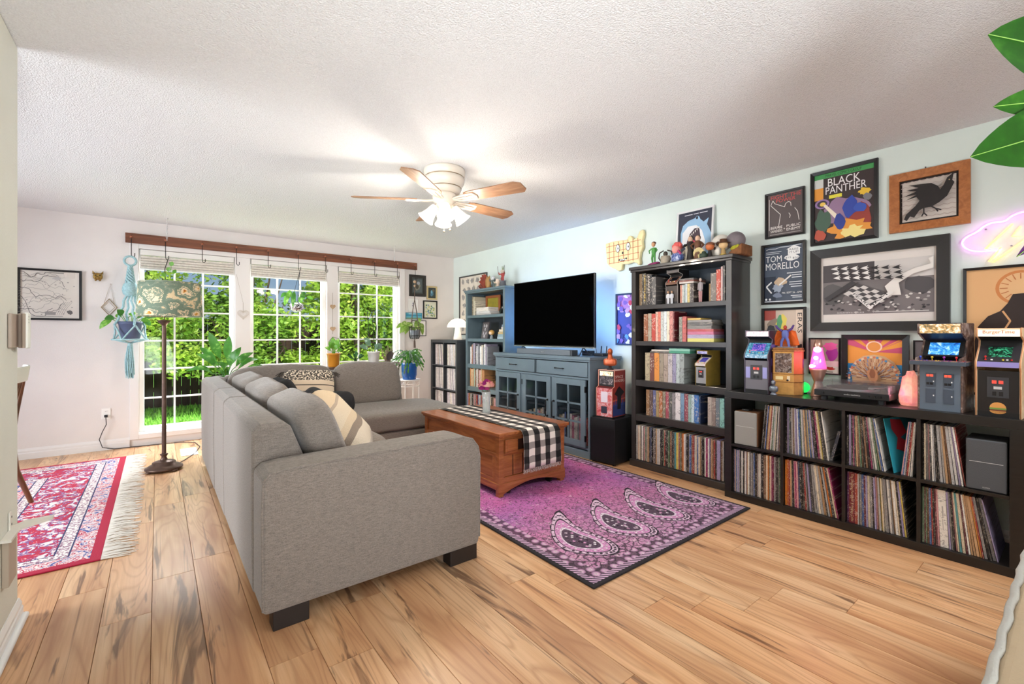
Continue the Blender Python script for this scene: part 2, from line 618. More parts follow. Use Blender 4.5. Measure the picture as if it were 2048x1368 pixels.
def glass_mat():
    k = NT('window_glass')
    k.t.nodes.remove(k.b)
    tr = k.n('ShaderNodeBsdfTransparent')
    gl = k.n('ShaderNodeBsdfGlossy')
    gl.inputs['Roughness'].default_value = .02
    fr = k.n('ShaderNodeFresnel')
    fr.inputs['IOR'].default_value = 1.35
    mx = k.n('ShaderNodeMixShader')
    k.l(k.math('MULTIPLY', fr.outputs[0], .25), mx.inputs[0])
    k.l(tr.outputs[0], mx.inputs[1]); k.l(gl.outputs[0], mx.inputs[2])
    k.l(mx.outputs[0], k.out.inputs[0])
    return k.m
glass_m = glass_mat()
blind_m = M('woven_shade_linen', (214, 206, 195), .85, bump=(220, .4), var=(40, .12))
ZR = [.19, .505, .825, 1.14, 1.46, 1.785, 2.09]
for wi, (x0, x1) in enumerate(OPX):
    w = struct(thing('window_%d' % (wi + 1), 'x', 'window', (x0, D + .05, OZ0)))
    del w['label']; del w['category']
    ww = x1 - x0; hh = OZ1 - OZ0
    MB().box((0, 0, 0), (.045, .09, hh)).box((ww - .045, 0, 0), (ww, .09, hh)).box((.045, 0, 0), (ww - .045, .09, .06)).box((.045, 0, hh - .05), (ww - .045, .09, hh)).build('sash_frame', sash_white, w, bevel=.004)
    gx = [.045 + (ww - .09) * i / 3 for i in range(4)]
    for i in (1, 2):
        bx('muntin', (gx[i] - .009, .018, .06), (gx[i] + .009, .034, hh - .05), sash_white, w)
    for z in ZR[1:-1]:
        bx('muntin', (.045, .016, z - OZ0 - .009), (ww - .045, .036, z - OZ0 + .009), sash_white, w)
    for i in range(3):
        for j in range(6):
            bx('pane', (gx[i] + .009, .025, ZR[j] - OZ0 + .009), (gx[i + 1] - .009, .028, ZR[j + 1] - OZ0 - .009), glass_m, w)
    # jamb reveal is the wall itself; sill board
    bx('window_sill', (0, -.05, -.005), (ww, .0, .012), sash_white, w)
    # raised woven shade
    s = thing('roller_shade', ['raised linen window shade over the leftmost tall window', 'raised linen window shade over the middle tall window', 'raised linen window shade over the rightmost tall window'][wi], 'window shade', (x0, D - .004, 1.93), group='raised window shades')
    bx('headrail', (.012, -.012, .145), (ww - .012, .045, .205), M('shade_headrail_white', (228, 224, 218), .6), s, bevel=.004)
    for q in range(5):
        bx('fold', (.012, -.006 - .002 * (q % 2), .028 * q), (ww - .012, .03, .028 * q + .026), blind_m, s, bevel=.006)
    bx('bottom_rail', (.012, -.008, -.012), (ww - .012, .03, .0), M('shade_rail_white', (240, 240, 238), .5), s)

# ------------------------------------------------------------------ garden behind the windows
def grass_mat():
    k = NT('lawn_grass')
    v = k.coord('Object')
    k.col(k.ramp(k.noise(v, 14, 5, .7), [(.3, lin((62, 112, 38))), (.5, lin((98, 160, 58))), (.72, lin((150, 196, 92)))]))
    k.set(Roughness=.9)
    k.bump(k.noise(v, 60, 4), .6, .02)
    return k.m
mb = MB()
gr = random.Random(2)
mb.add([(-14, 6.51, -.22), (22, 6.51, -.22), (22, 30, -.22), (-14, 30, -.22)], [(0, 1, 2, 3)])
lawn = mb.build('lawn', grass_mat())
lawn['kind'] = 'structure'
# grass tufts in view
mb = MB()
for i in range(9000):
    x = gr.uniform(-2.6, 3.2); y = gr.uniform(7.2, 10.9)
    h = gr.uniform(.03, .09); a = gr.random() * PI
    dx, dy = .012 * math.cos(a), .012 * math.sin(a)
    mb.add([(x - dx, y - dy, -.22), (x + dx, y + dy, -.22), (x + gr.uniform(-.03, .03), y + gr.uniform(-.03, .03), -.22 + h)], [(0, 1, 2)])
g = mb.build('grass_blades', M('grass_blade_green', (112, 170, 62), .8, var=(3, .3)))
g['kind'] = 'stuff'; g['label'] = 'short green lawn grass outside the tall windows'; g['category'] = 'grass'

fence = thing('garden_fence', 'dark brown vertical board fence behind the hedge trees', 'fence', (-6, 11.2, -.22))
fm = wood('fence_dark_wood', [(.3, (44, 31, 26)), (.6, (68, 50, 41)), (.8, (92, 72, 60))], (9, 9, .8), .85, random_per_object=True)
pm = None
for i in range(92):
    if pm is None:
        o = MB().box((0, 0, 0), (.138, .02, 1.75)).build('fence_board', fm, fence)
        pm = o.data
    else:
        o = bpy.data.objects.new('fence_board', pm); COL.objects.link(o); o.parent = fence
    o.location = (i * .145, .01 * (i % 2), 0)
for z in (.3, 1.4):
    bx('fence_rail', (0, .03, z), (13.3, .07, z + .09), fm, fence)

def leaf_mat(name, a, b, c):
    k = NT(name)
    oi = k.coord('Object')
    f = k.noise(oi, 2.6, 5, .75)
    cc = k.ramp(f, [(.3, a), (.5, b), (.7, c)])
    k.col(cc)
    k.set(Roughness=.55)
    tr = k.n('ShaderNodeBsdfTranslucent')
    k.l(cc, tr.inputs[0])
    mx = k.n('ShaderNodeMixShader'); mx.inputs[0].default_value = .35
    k.l(k.b.outputs[0], mx.inputs[1]); k.l(tr.outputs[0], mx.inputs[2]); k.l(mx.outputs[0], k.out.inputs[0])
    return k.m
leaf_a = leaf_mat('tree_leaf_bright', (92, 136, 40), (156, 188, 66), (214, 224, 120))
leaf_b = leaf_mat('tree_leaf_deep', (60, 100, 34), (118, 158, 54), (184, 204, 92))
bark = M('tree_bark', (74, 60, 50), .9, bump=(30, .6))

def tree(label, x, y, rx, ry, z0, z1, n, mat, seed, size=.052):
    r = random.Random(seed)
    t = thing('garden_tree', label, 'tree', (x, y, -.22), group='hedge trees outside the windows')
    mb = MB()
    top = z1 * .72
    mb.tube([(0, 0, 0), (.05, .02, top * .4), (-.04, .05, top * .75), (.06, 0, top)], [.09, .07, .05, .02], 7)
    tips = []
    for i in range(9):
        a = r.random() * 2 * PI; z = r.uniform(z0, top)
        q = Vector((math.cos(a) * rx * r.uniform(.5, .9), math.sin(a) * ry * r.uniform(.5, .9), z + r.uniform(.1, .8)))
        mb.tube([(0, 0, z * .8), tuple(q * .55 + Vector((0, 0, .12))), tuple(q)], [.03, .02, .006], 5)
        tips.append(q)
    mb.build('trunk', bark, t)
    mb = MB()
    clumps = [(r.gauss(0, .5) * rx, r.gauss(0, .45) * ry, r.uniform(z0, z1), r.uniform(.25, .55)) for _ in range(46)]
    for i in range(n):
        cx, cy, cz, cr = clumps[r.randrange(len(clumps))]
        d = Vector((r.gauss(0, 1), r.gauss(0, 1), r.gauss(0, .7)))
        d.normalize()
        p = Vector((cx, cy, cz)) + d * cr * r.uniform(.55, 1.05)
        if p.z < z0 * .6:
            p.z = z0 * .6 + r.random() * .4
        a = Vector((r.gauss(0, 1), r.gauss(0, 1), r.gauss(0, .6))).normalized()
        b = a.cross(Vector((r.gauss(0, 1), r.gauss(0, 1), r.gauss(0, 1)))).normalized()
        s_ = size * r.uniform(.6, 1.35)
        mb.add([p - a * s_, p + b * s_ * .42, p + a * s_, p - b * s_ * .42], [(0, 1, 2, 3)])
    f = mb.build('foliage', mat, t)
    f['kind'] = 'stuff'
tree('bright green tree seen through the left tall window beside the floor lamp', -.6, 9.7, 1.1, .6, .95, 3.9, 17812, leaf_a, 1)
tree('dense green tree seen behind the leafy house plant', 1.3, 9.5, 1.0, .6, .8, 4.0, 17812, leaf_b, 2)
tree('yellow green tree behind the middle tall window', 3.2, 9.3, 1.1, .6, .35, 4.0, 20187, leaf_a, 3)
tree('green tree behind the post between middle and right windows', 5.0, 9.6, 1.1, .7, .3, 4.2, 17812, leaf_b, 4)
tree('light green shrub low behind the right tall window', 6.2, 8.9, .9, .6, .1, 2.9, 11875, leaf_a, 5)
tree('dark tree with bare limbs at the right edge of the right window', 7.6, 10.3, 1.2, .8, .6, 4.9, 13062, leaf_b, 6)
tree('deep green tree at the far left edge of the left window', -2.6, 9.9, 1.1, .6, .9, 4.5, 11875, leaf_b, 7)
# ------------------------------------------------------------------ sofa
def bw(mb, name, m, parent, **k):
    """mesh authored in world coordinates under an unrotated thing"""
    o = mb.build(name, m, parent, **k)
    o.location = -Vector(parent.location)
    return o

def fabric(name, c, scale=(260, 260, 260), var=.22, rough=.95, streak=True):
    k = NT(name)
    v = k.coord('Object', scale)
    f = k.noise(v, 1, 3, .7)
    f2 = k.noise(k.coord('Object', (40, 40, 300)), 1, 4, .7)
    base = lin(c)
    f = k.math('MULTIPLY', k.math('ADD', f, f2 if streak else f), .5)
    k.col(k.ramp(f, [(.33, tuple(x * (1 - var) for x in base[:3]) + (1,)), (.66, tuple(min(1, x * (1 + var)) for x in base[:3]) + (1,))]))
    k.set(Roughness=rough)
    k.b.inputs['Sheen Weight'].default_value = .25
    k.bump(f, .35, .003)
    return k.m
sofa_m = fabric('sofa_grey_tweed', (118, 109, 101), var=.5)
sofa_dark = M('sofa_underside_cloth', (40, 36, 33), .95)  # dark cloth for the sofa underside
leg_black = M('leg_dark_stain', (34, 27, 24), .45)
sofa = thing('sectional_sofa', 'grey tweed L-shaped sectional sofa facing the wooden chest', 'sofa', (.9, 3.4, 0))
# frames
bw(MB().box((.37, 2.2, .07), (1.28, 5.08, .30)), 'seat_base', sofa_m, sofa, bevel=.02)
bw(MB().box((1.28, 4.02, .07), (2.5, 5.08, .30)), 'seat_base', sofa_m, sofa, bevel=.02)
def back_panel(y0, y1, x0=.33):
    prof = [(x0, .065), (x0 + .30, .065), (x0 + .30, .42), (x0 + .155, .79), (x0 + .12, .815), (x0 + .03, .815), (x0 - .004, .79), (x0 - .006, .45)]
    return MB().prism(prof, y0, y1, 'y')
bw(back_panel(2.262, 3.36), 'back_panel', sofa_m, sofa, bevel=.022, seg=3)
bw(back_panel(3.364, 3.95), 'back_panel', sofa_m, sofa, bevel=.012, seg=3)
bw(back_panel(3.958, 5.1, .325), 'back_panel', sofa_m, sofa, bevel=.022, seg=3)
prof = [(5.1, .065), (4.8, .065), (4.8, .42), (4.95, .8), (4.98, .825), (5.07, .825), (5.1, .8)]
bw(MB().prism(prof, .5, 2.2, 'x'), 'back_panel', sofa_m, sofa, bevel=.022, seg=3)
# arm: rounded block with a welt
prof = [(.336, .085), (1.362, .085), (1.37, .12), (1.372, .56), (1.36, .61), (1.325, .655), (1.27, .672), (1.15, .672), (.42, .658), (.36, .65), (.33, .625), (.33, .1)]
arm = bw(MB().prism(prof, 2.03, 2.262, 'y'), 'armrest', sofa_m, sofa, bevel=.03, seg=4)
welt = [(x, 2.037, z + .002) for x, z in [(.332, .1), (.329, .5), (.333, .62), (.36, .647), (.42, .655), (1.15, .669), (1.27, .669), (1.325, .652), (1.36, .608), (1.372, .555), (1.37, .12)]]
MB().tube(welt, .0055, 6).build('welt', sofa_m, arm)
for x0, x1, y0, y1 in ((.37, .51, 2.05, 2.13), (1.2, 1.365, 2.05, 2.13), (.37, .5, 4.95, 5.05), (2.34, 2.46, 4.05, 4.15), (2.34, 2.46, 4.93, 5.03)):
    bw(MB().box((x0, y0, 0), (x1, y1, .085)), 'leg', leg_black, sofa, bevel=.004)
# seat cushions
for y0, y1 in ((2.27, 3.1), (3.1, 4.02)):
    bw(MB().cushion(((.62 + 1.33) / 2, (y0 + y1) / 2, .385), .36, (y1 - y0) / 2, .085, 7, 12, puff=.03), 'seat_cushion', sofa_m, sofa)
bw(MB().cushion((1.55, 4.44, .385), .97, .44, .088, 9, 14, puff=.03), 'seat_cushion', sofa_m, sofa)
# back cushions of the long side, leaning
for y0, y1, tl, z in ((2.275, 3.14, 20, .665), (3.14, 3.96, 22, .668), (3.96, 4.74, 20, .66)):
    rot = Matrix.Rotation(R(-tl), 3, 'Y')
    bw(MB().cushion((.655, (y0 + y1) / 2, z), .105, (y1 - y0) / 2 - .006, .225, 4.5, 14, M4=rot, lump=.012, seed=y0), 'back_cushion', sofa_m, sofa)
for x0, x1 in ((.5, 1.44), (1.44, 2.17)):
    rot = Matrix.Rotation(R(-17), 3, 'X')
    bw(MB().cushion(((x0 + x1) / 2, 4.86, .675), (x1 - x0) / 2 - .004, .11, .235, 4.5, 14, M4=rot, lump=.014, seed=x0), 'back_cushion', sofa_m, sofa)

# throw pillows
def stripe_mat():
    k = NT('pillow_boho_stripe')
    tc = k.n('ShaderNodeTexCoord'); sp = k.n('ShaderNodeSeparateXYZ')
    k.l(tc.outputs['Object'], sp.inputs[0])
    h = k.math('MULTIPLY', k.math('ADD', sp.outputs[2], .21), 1 / .42)
    tri = k.noise(k.coord('Object', (60, 1, 90)), 1, 2, .5)
    rows = k.ramp(h, [(.0, (0, 0, 0, 1)), (.13, (1, 1, 1, 1)), (.15, (0, 0, 0, 1)), (.29, (1, 1, 1, 1)), (.31, (0, 0, 0, 1)), (.45, (1, 1, 1, 1)), (.47, (0, 0, 0, 1)), (.60, (1, 1, 1, 1)), (.62, (0, 0, 0, 1))], 'CONSTANT')
    c = k.mix(rows, lin((226, 206, 180)), lin((58, 50, 46)))
    top = k.ramp(h, [(0, (0, 0, 0, 1)), (.72, (1, 1, 1, 1))], 'CONSTANT')
    pat = k.ramp(tri, [(.5, (62, 55, 50)), (.52, (226, 212, 190))], 'CONSTANT')
    k.col(k.mix(top, c, pat))
    k.set(Roughness=.95)
    k.bump(k.noise(k.coord('Object', (200, 200, 200)), 1, 2), .4, .004)
    return k.m
tilt = Matrix.Rotation(R(-22), 3, 'X')
p = thing('throw_pillow', 'cream throw pillow with thin black stripes and corner tassels', 'pillow', (1.13, 4.56, .67), R(-6))
p.rotation_euler = (R(-20), R(3), R(-6))
mb = MB()
mb.cushion((0, 0, 0), .225, .21, .075, 5, 14, pinch=.8, M4=Matrix.Rotation(R(90), 3, 'X'))
mb.build('pillow_cover', stripe_mat(), p)
tm = M('tassel_black_cream', (74, 66, 60), .95, var=(120, .6))
for sx, sz in ((-1, 1), (1, 1), (-1, -1), (1, -1)):
    mb = MB()
    rt = random.Random(sx * 3 + sz)
    for i in range(10):
        a = Vector((sx * .215, 0, sz * .19))
        b = a + Vector((sx * rt.uniform(.02, .07), rt.uniform(-.02, .02), rt.uniform(-.06, -.01)))
        mb.tube([tuple(a), tuple((a + b) / 2 + Vector((0, 0, .01))), tuple(b)], .004, 4)
    mb.build('tassel', tm, p)

def band_mat():
    k = NT('pillow_knit_bands')
    tc = k.n('ShaderNodeTexCoord'); sp = k.n('ShaderNodeSeparateXYZ')
    k.l(tc.outputs['Object'], sp.inputs[0])
    wob = k.math('MULTIPLY', k.noise(k.coord('Object', (2.2, 2.2, 2.2)), 1, 1), .10)
    h = k.math('MULTIPLY', k.math('ADD', k.math('ADD', sp.outputs[0], wob), .20), 1 / .5)
    k.col(k.ramp(h, [(0, (214, 192, 160)), (.18, (176, 158, 138)), (.22, (216, 200, 174)), (.42, (210, 190, 160)), (.52, (140, 126, 112)), (.62, (218, 206, 186)), (.8, (196, 186, 174))], 'CONSTANT'))
    k.set(Roughness=.95)
    k.bump(k.noise(k.coord('Object', (160, 160, 160)), 1, 3), .8, .008)
    return k.m
p = tag(MB().cushion((0, 0, 0), .25, .31, .09, 4, 16, pinch=.7, lump=.014).build('throw_pillow', band_mat()), 'large cream knit pillow with grey brown bands behind the sofa arm', 'pillow')
p.location = (.86, 2.72, .665); p.rotation_euler = (R(6), R(47), R(-14))
# black throw
mb = MB()
mb.cushion((0, 0, 0), .24, .34, .10, 3, 22, lump=.09, seed=3)
o = tag(mb.build('throw_blanket', M('blanket_black_knit', (26, 26, 29), .9, bump=(90, .7))), 'crumpled black throw blanket heaped on the sofa seat', 'blanket')
o.location = (1.05, 4.02, .625); o.rotation_euler = (0, R(-10), R(16))
mb = MB()
mb.cushion((0, 0, 0), .06, .34, .11, 3, 12, lump=.03, seed=8)
q = mb.build('blanket_fold', MATS['blanket_black_knit'], o)
q.location = (-.2, .06, .17); q.rotation_euler = (R(-6), R(-20), R(-16))

# ------------------------------------------------------------------ chest table
oak = wood('chest_oak', [(.2, (112, 60, 30)), (.45, (150, 86, 46)), (.62, (172, 106, 60)), (.85, (196, 132, 80))], (3, 3, 26), .35, coat=.2)
oak_y = wood('chest_oak_long', [(.2, (112, 60, 30)), (.45, (148, 84, 45)), (.62, (170, 104, 58)), (.85, (192, 128, 78))], (20, 2.2, 24), .33, coat=.25)
oak_x = wood('chest_oak_cross', [(.2, (112, 60, 30)), (.45, (146, 82, 44)), (.62, (166, 100, 56)), (.85, (188, 124, 76))], (2.2, 20, 24), .33, coat=.2)
ch = thing('chest_table', 'brown oak trunk coffee table with a panelled end', 'coffee table', (2.31, 3.26, 0))
X0, X1, Y0, Y1 = 1.975, 2.645, 2.675, 3.85
bw(MB().box((X0 - .022, Y0 - .03, .462), (X1 + .03, Y1 + .03, .488)), 'lid', oak_y, ch, bevel=.006)
bw(MB().box((X0 - .01, Y0 - .015, .448), (X1 + .015, Y1 + .015, .462)), 'lid_moulding', oak_y, ch, bevel=.004)
bw(MB().box((X0 + .02, Y0 + .02, .09), (X1 - .02, Y1 - .02, .45)), 'carcass', M('chest_gap_shade', (58, 30, 18), .5), ch)  # dark brown carcass colour paints the shade in the grooves between slats
for px_ in (X0, X1 - .045):
    for py in (Y0, Y1 - .045):
        bw(MB().box((px_, py, 0), (px_ + .045, py + .045, .448)), 'corner_post', oak, ch, bevel=.004)
# end: frame rails, slats, blocks
for side, yy in ((-1, Y0), (1, Y1)):
    yf = yy + .012 * (1 if side < 0 else -1)
    def yb(d):
        return yf + d * (1 if side < 0 else -1)
    bw(MB().box((X0 + .045, yb(-.004), .415), (X1 - .045, yb(.02), .448)), 'end_rail', oak_x, ch, bevel=.003)
    bw(MB().box((X0 + .045, yb(-.004), .305), (X1 - .045, yb(.02), .335)), 'end_rail', oak_x, ch, bevel=.003)
    bw(MB().box((X0 + .045, yb(-.008), .105), (X1 - .045, yb(.02), .15)), 'end_rail', oak_x, ch, bevel=.003)
    n = 6
    sw = (X1 - X0 - .09) / n
    for i in range(n):
        bw(MB().box((X0 + .045 + i * sw + .0045, yb(.002), .15), (X0 + .045 + (i + 1) * sw - .0045, yb(.02), .305)), 'slat', oak, ch, bevel=.003)
    for xa, xb in ((X0 + .05, X0 + .17), (X1 - .17, X1 - .05)):
        blk = bw(MB().box((xa, yb(-.026), .325), (xb, yb(.02), .43)), 'side_block', oak_x, ch, bevel=.004)
        MB().box((xa + .014, yb(-.032), .34), (xb - .014, yb(-.02), .415)).build('raised_panel', oak_x, blk, bevel=.005)
    # arched apron
    pts = [(X0 - .006, .03), (X0 + .05, .03)] + [(X0 + .05 + (X1 - X0 - .1) * i / 12, .035 + .05 * math.sin(PI * i / 12)) for i in range(1, 12)] + [(X1 - .05, .03), (X1 + .006, .03), (X1 + .006, .108), (X0 - .006, .108)]
    bw(MB().prism(pts, yb(-.016), yb(.006), 'y'), 'apron', oak_x, ch, bevel=.003)
# long sides: framed panels
for side, xx in ((-1, X0), (1, X1)):
    def xb_(d):
        return xx + d * (1 if side < 0 else -1)
    ya, yz = Y0 + .045, Y1 - .045
    for z0, z1 in ((.428, .448), (.30, .325), (.105, .135)):
        bw(MB().box((xb_(.004), ya, z0), (xb_(.03), yz, z1)), 'side_rail', oak_y, ch, bevel=.003)
    bw(MB().box((xb_(.012), ya, .325), (xb_(.03), yz, .428)), 'side_panel', oak_y, ch, bevel=.002)
    bw(MB().box((xb_(.012), ya, .135), (xb_(.03), yz, .30)), 'side_panel', oak_y, ch, bevel=.002)
    for yy in (ya, (ya + yz) / 2 - .03, yz - .05):
        bw(MB().box((xb_(.006), yy, .135), (xb_(.03), yy + .05, .30)), 'side_stile', oak, ch, bevel=.003)
    bw(MB().box((xb_(-.008), ya - .03, .06), (xb_(.02), yz + .03, .108)), 'side_apron', oak_y, ch, bevel=.003)
for x_ in (X0 + .12, X1 - .12):
    for y_ in (Y0 + .06, Y1 - .06):
        bw(MB().cyl((x_ - .012, y_, .03), .03, .024, 14, axis='x'), 'caster', leg_black, ch)

# runner
def gingham():
    k = NT('runner_gingham')
    tc = k.n('ShaderNodeTexCoord'); sp = k.n('ShaderNodeSeparateXYZ')
    k.l(tc.outputs['Object'], sp.inputs[0])
    per = .107
    def sq(v, off):
        fr = k.math('FRACT', k.math('MULTIPLY', k.math('ADD', v, off), 1 / per))
        return k.math('LESS_THAN', fr, .5)
    a = sq(sp.outputs[0], 50 * per + .187)
    b = sq(k.math('ADD', sp.outputs[1], sp.outputs[2]), 50 * per)
    s_ = k.math('MULTIPLY', k.math('ADD', a, b), .5)
    # warp dominates: white warp with grey weft, black warp with charcoal
    s_ = k.math('ADD', k.math('MULTIPLY', a, .66), k.math('MULTIPLY', b, .33))
    k.col(k.ramp(s_, [(0, (236, 226, 216)), (.2, (150, 142, 136)), (.5, (66, 62, 60)), (.8, (22, 20, 20))], 'CONSTANT'))
    k.set(Roughness=.95)
    k.bump(k.noise(k.coord('Object', (300, 300, 300)), 1, 2), .3, .002)
    return k.m
rn = thing('table_runner', 'black and white gingham table runner hanging over the chest end', 'table runner', (2.33, 3.2, .49))
rx0, rx1 = -.187, .187
path = [(.66, .003)] + [(.66 - i * .1, .003) for i in range(1, 12)] + [(-.57, .004), (-.583, -.004), (-.592, -.03), (-.594, -.08), (-.596, -.14), (-.594, -.2), (-.598, -.25), (-.596, -.285)]
vs = []; nx = 14
for j, (yy, zz) in enumerate(path):
    for i in range(nx + 1):
        t = i / nx
        hang = max(0, -zz)
        wv = .012 * math.sin(t * 16 + 1) * min(1, hang * 6)
        vs.append((rx0 + (rx1 - rx0) * t + .02 * hang * (t - .5), yy - abs(wv) - (.008 * (1 if zz < -.01 else 0)), zz + (.002 * math.sin(t * 9 + j) if zz > 0 else 0) + .001))
fs = [(j * (nx + 1) + i, j * (nx + 1) + i + 1, (j + 1) * (nx + 1) + i + 1, (j + 1) * (nx + 1) + i) for j in range(len(path) - 1) for i in range(nx)]
c_ = MB().add(vs, fs, None, True).build('runner_cloth', gingham(), rn)
so = c_.modifiers.new('thick', 'SOLIDIFY'); so.thickness = .002; so.offset = 0
mb = MB(); rf = random.Random(5)
for i in range(90):
    t = i / 89
    x = rx0 + (rx1 - rx0) * t + .006 * (t - .5)
    fr = int(((x + 2.33 - .0) + 0) / .0535)
    mb.tube([(x, -.605, -.285), (x + rf.uniform(-.006, .006), -.61, -.30), (x + rf.uniform(-.01, .01), -.608, -.308 - rf.random() * .012)], .0012, 3)
    mb.tube([(x, .66, .004), (x + rf.uniform(-.006, .006), .675, .003), (x + rf.uniform(-.01, .01), .69, .003)], .0012, 3)
mb.build('fringe', M('runner_fringe_white', (214, 206, 198), .95), rn)['kind'] = 'stuff'

# vase with bouquet
vz = thing('flower_vase', 'clear glass vase with pink and magenta bouquet on the runner', 'vase', (2.345, 3.37, .494))
clear = M('clear_glass', (226, 232, 232), .04, alpha=.28, coat=1.)
MB().lathe((0, 0, 0), [(0, .001), (.036, .001), (.038, .006), (.036, .05), (.037, .12), (.043, .2), (.041, .2), (.034, .12), (.033, .05), (.033, .014), (0, .012)], 24).build('vase_glass', clear, vz)
MB().lathe((0, 0, 0), [(0, .013), (.032, .013), (.033, .1), (0, .1)], 20).build('water', M('vase_water', (200, 214, 206), .05, alpha=.18), vz)
rs = random.Random(12)
stem_m = M('flower_stem_green', (86, 108, 62), .7)
heads = [(.0, -.012, .262, 'rose', (240, 190, 172)), (-.022, -.002, .275, 'mum', (148, 30, 106)), (-.05, .0, .235, 'mum', (150, 34, 108)), (.028, .008, .283, 'mum', (188, 60, 120)), (.04, -.01, .262, 'rose', (236, 166, 156)), (.015, .02, .29, 'mum', (154, 38, 112)), (-.035, .02, .262, 'rose', (228, 150, 150)), (-.01, -.02, .232, 'mum', (164, 44, 110))]
for hx_, hy_, hz_, kd, c in heads:
    MB().tube([(hx_ * .2, hy_ * .2, .02), (-hx_ * .2, -hy_ * .2, .1), (hx_ * .5, hy_ * .5, .19), (hx_, hy_, hz_ - .01)], .0018, 5).build('stem', stem_m, vz)
    mb = MB()
    rad = .028 if kd == 'rose' else .021
    for ring in range(4):
        nn = 5 + ring * (2 if kd == 'rose' else 4)
        for q in range(nn):
            a = 2 * PI * q / nn + ring
            rr_ = rad * (.25 + .25 * ring)
            z = hz_ + rad * (.75 - .3 * ring)
            cx, cy = hx_ + rr_ * math.cos(a), hy_ + rr_ * math.sin(a)
            w_ = rad * .55
            t_ = Vector((-math.sin(a), math.cos(a), 0)); o_ = Vector((math.cos(a), math.sin(a), .35))
            P_ = Vector((cx, cy, z))
            mb.add([P_ - t_ * w_ * .6 - Vector((0, 0, rad * .5)), P_ + t_ * w_ * .6 - Vector((0, 0, rad * .5)), P_ + t_ * w_ + o_ * w_ * .3, P_ + o_ * w_ * .8 + Vector((0, 0, rad * .12)), P_ - t_ * w_ + o_ * w_ * .3], [(0, 1, 2, 3, 4)], None, True)
    mb.ball((hx_, hy_, hz_), rad * .6, 8, None, 6)
    mb.build('flower_head', M('petal_%02x%02x%02x' % c, c, .7), vz)
for i in range(9):
    a = rs.random() * 2 * PI; rr_ = rs.uniform(.05, .085)
    e = Vector((rr_ * math.cos(a), rr_ * math.sin(a) * .6, rs.uniform(.22, .3)))
    mb = MB().tube([(0, 0, .05), (e.x * .4, e.y * .4, .18), tuple(e)], .001, 4)
    for q in range(5):
        mb.ball(tuple(e + Vector((rs.uniform(-.014, .014), rs.uniform(-.014, .014), rs.uniform(-.02, .01)))), .0045, 6, None, 4)
    mb.build('filler_sprig', M('sprig_mauve', (142, 92, 96), .8), vz)

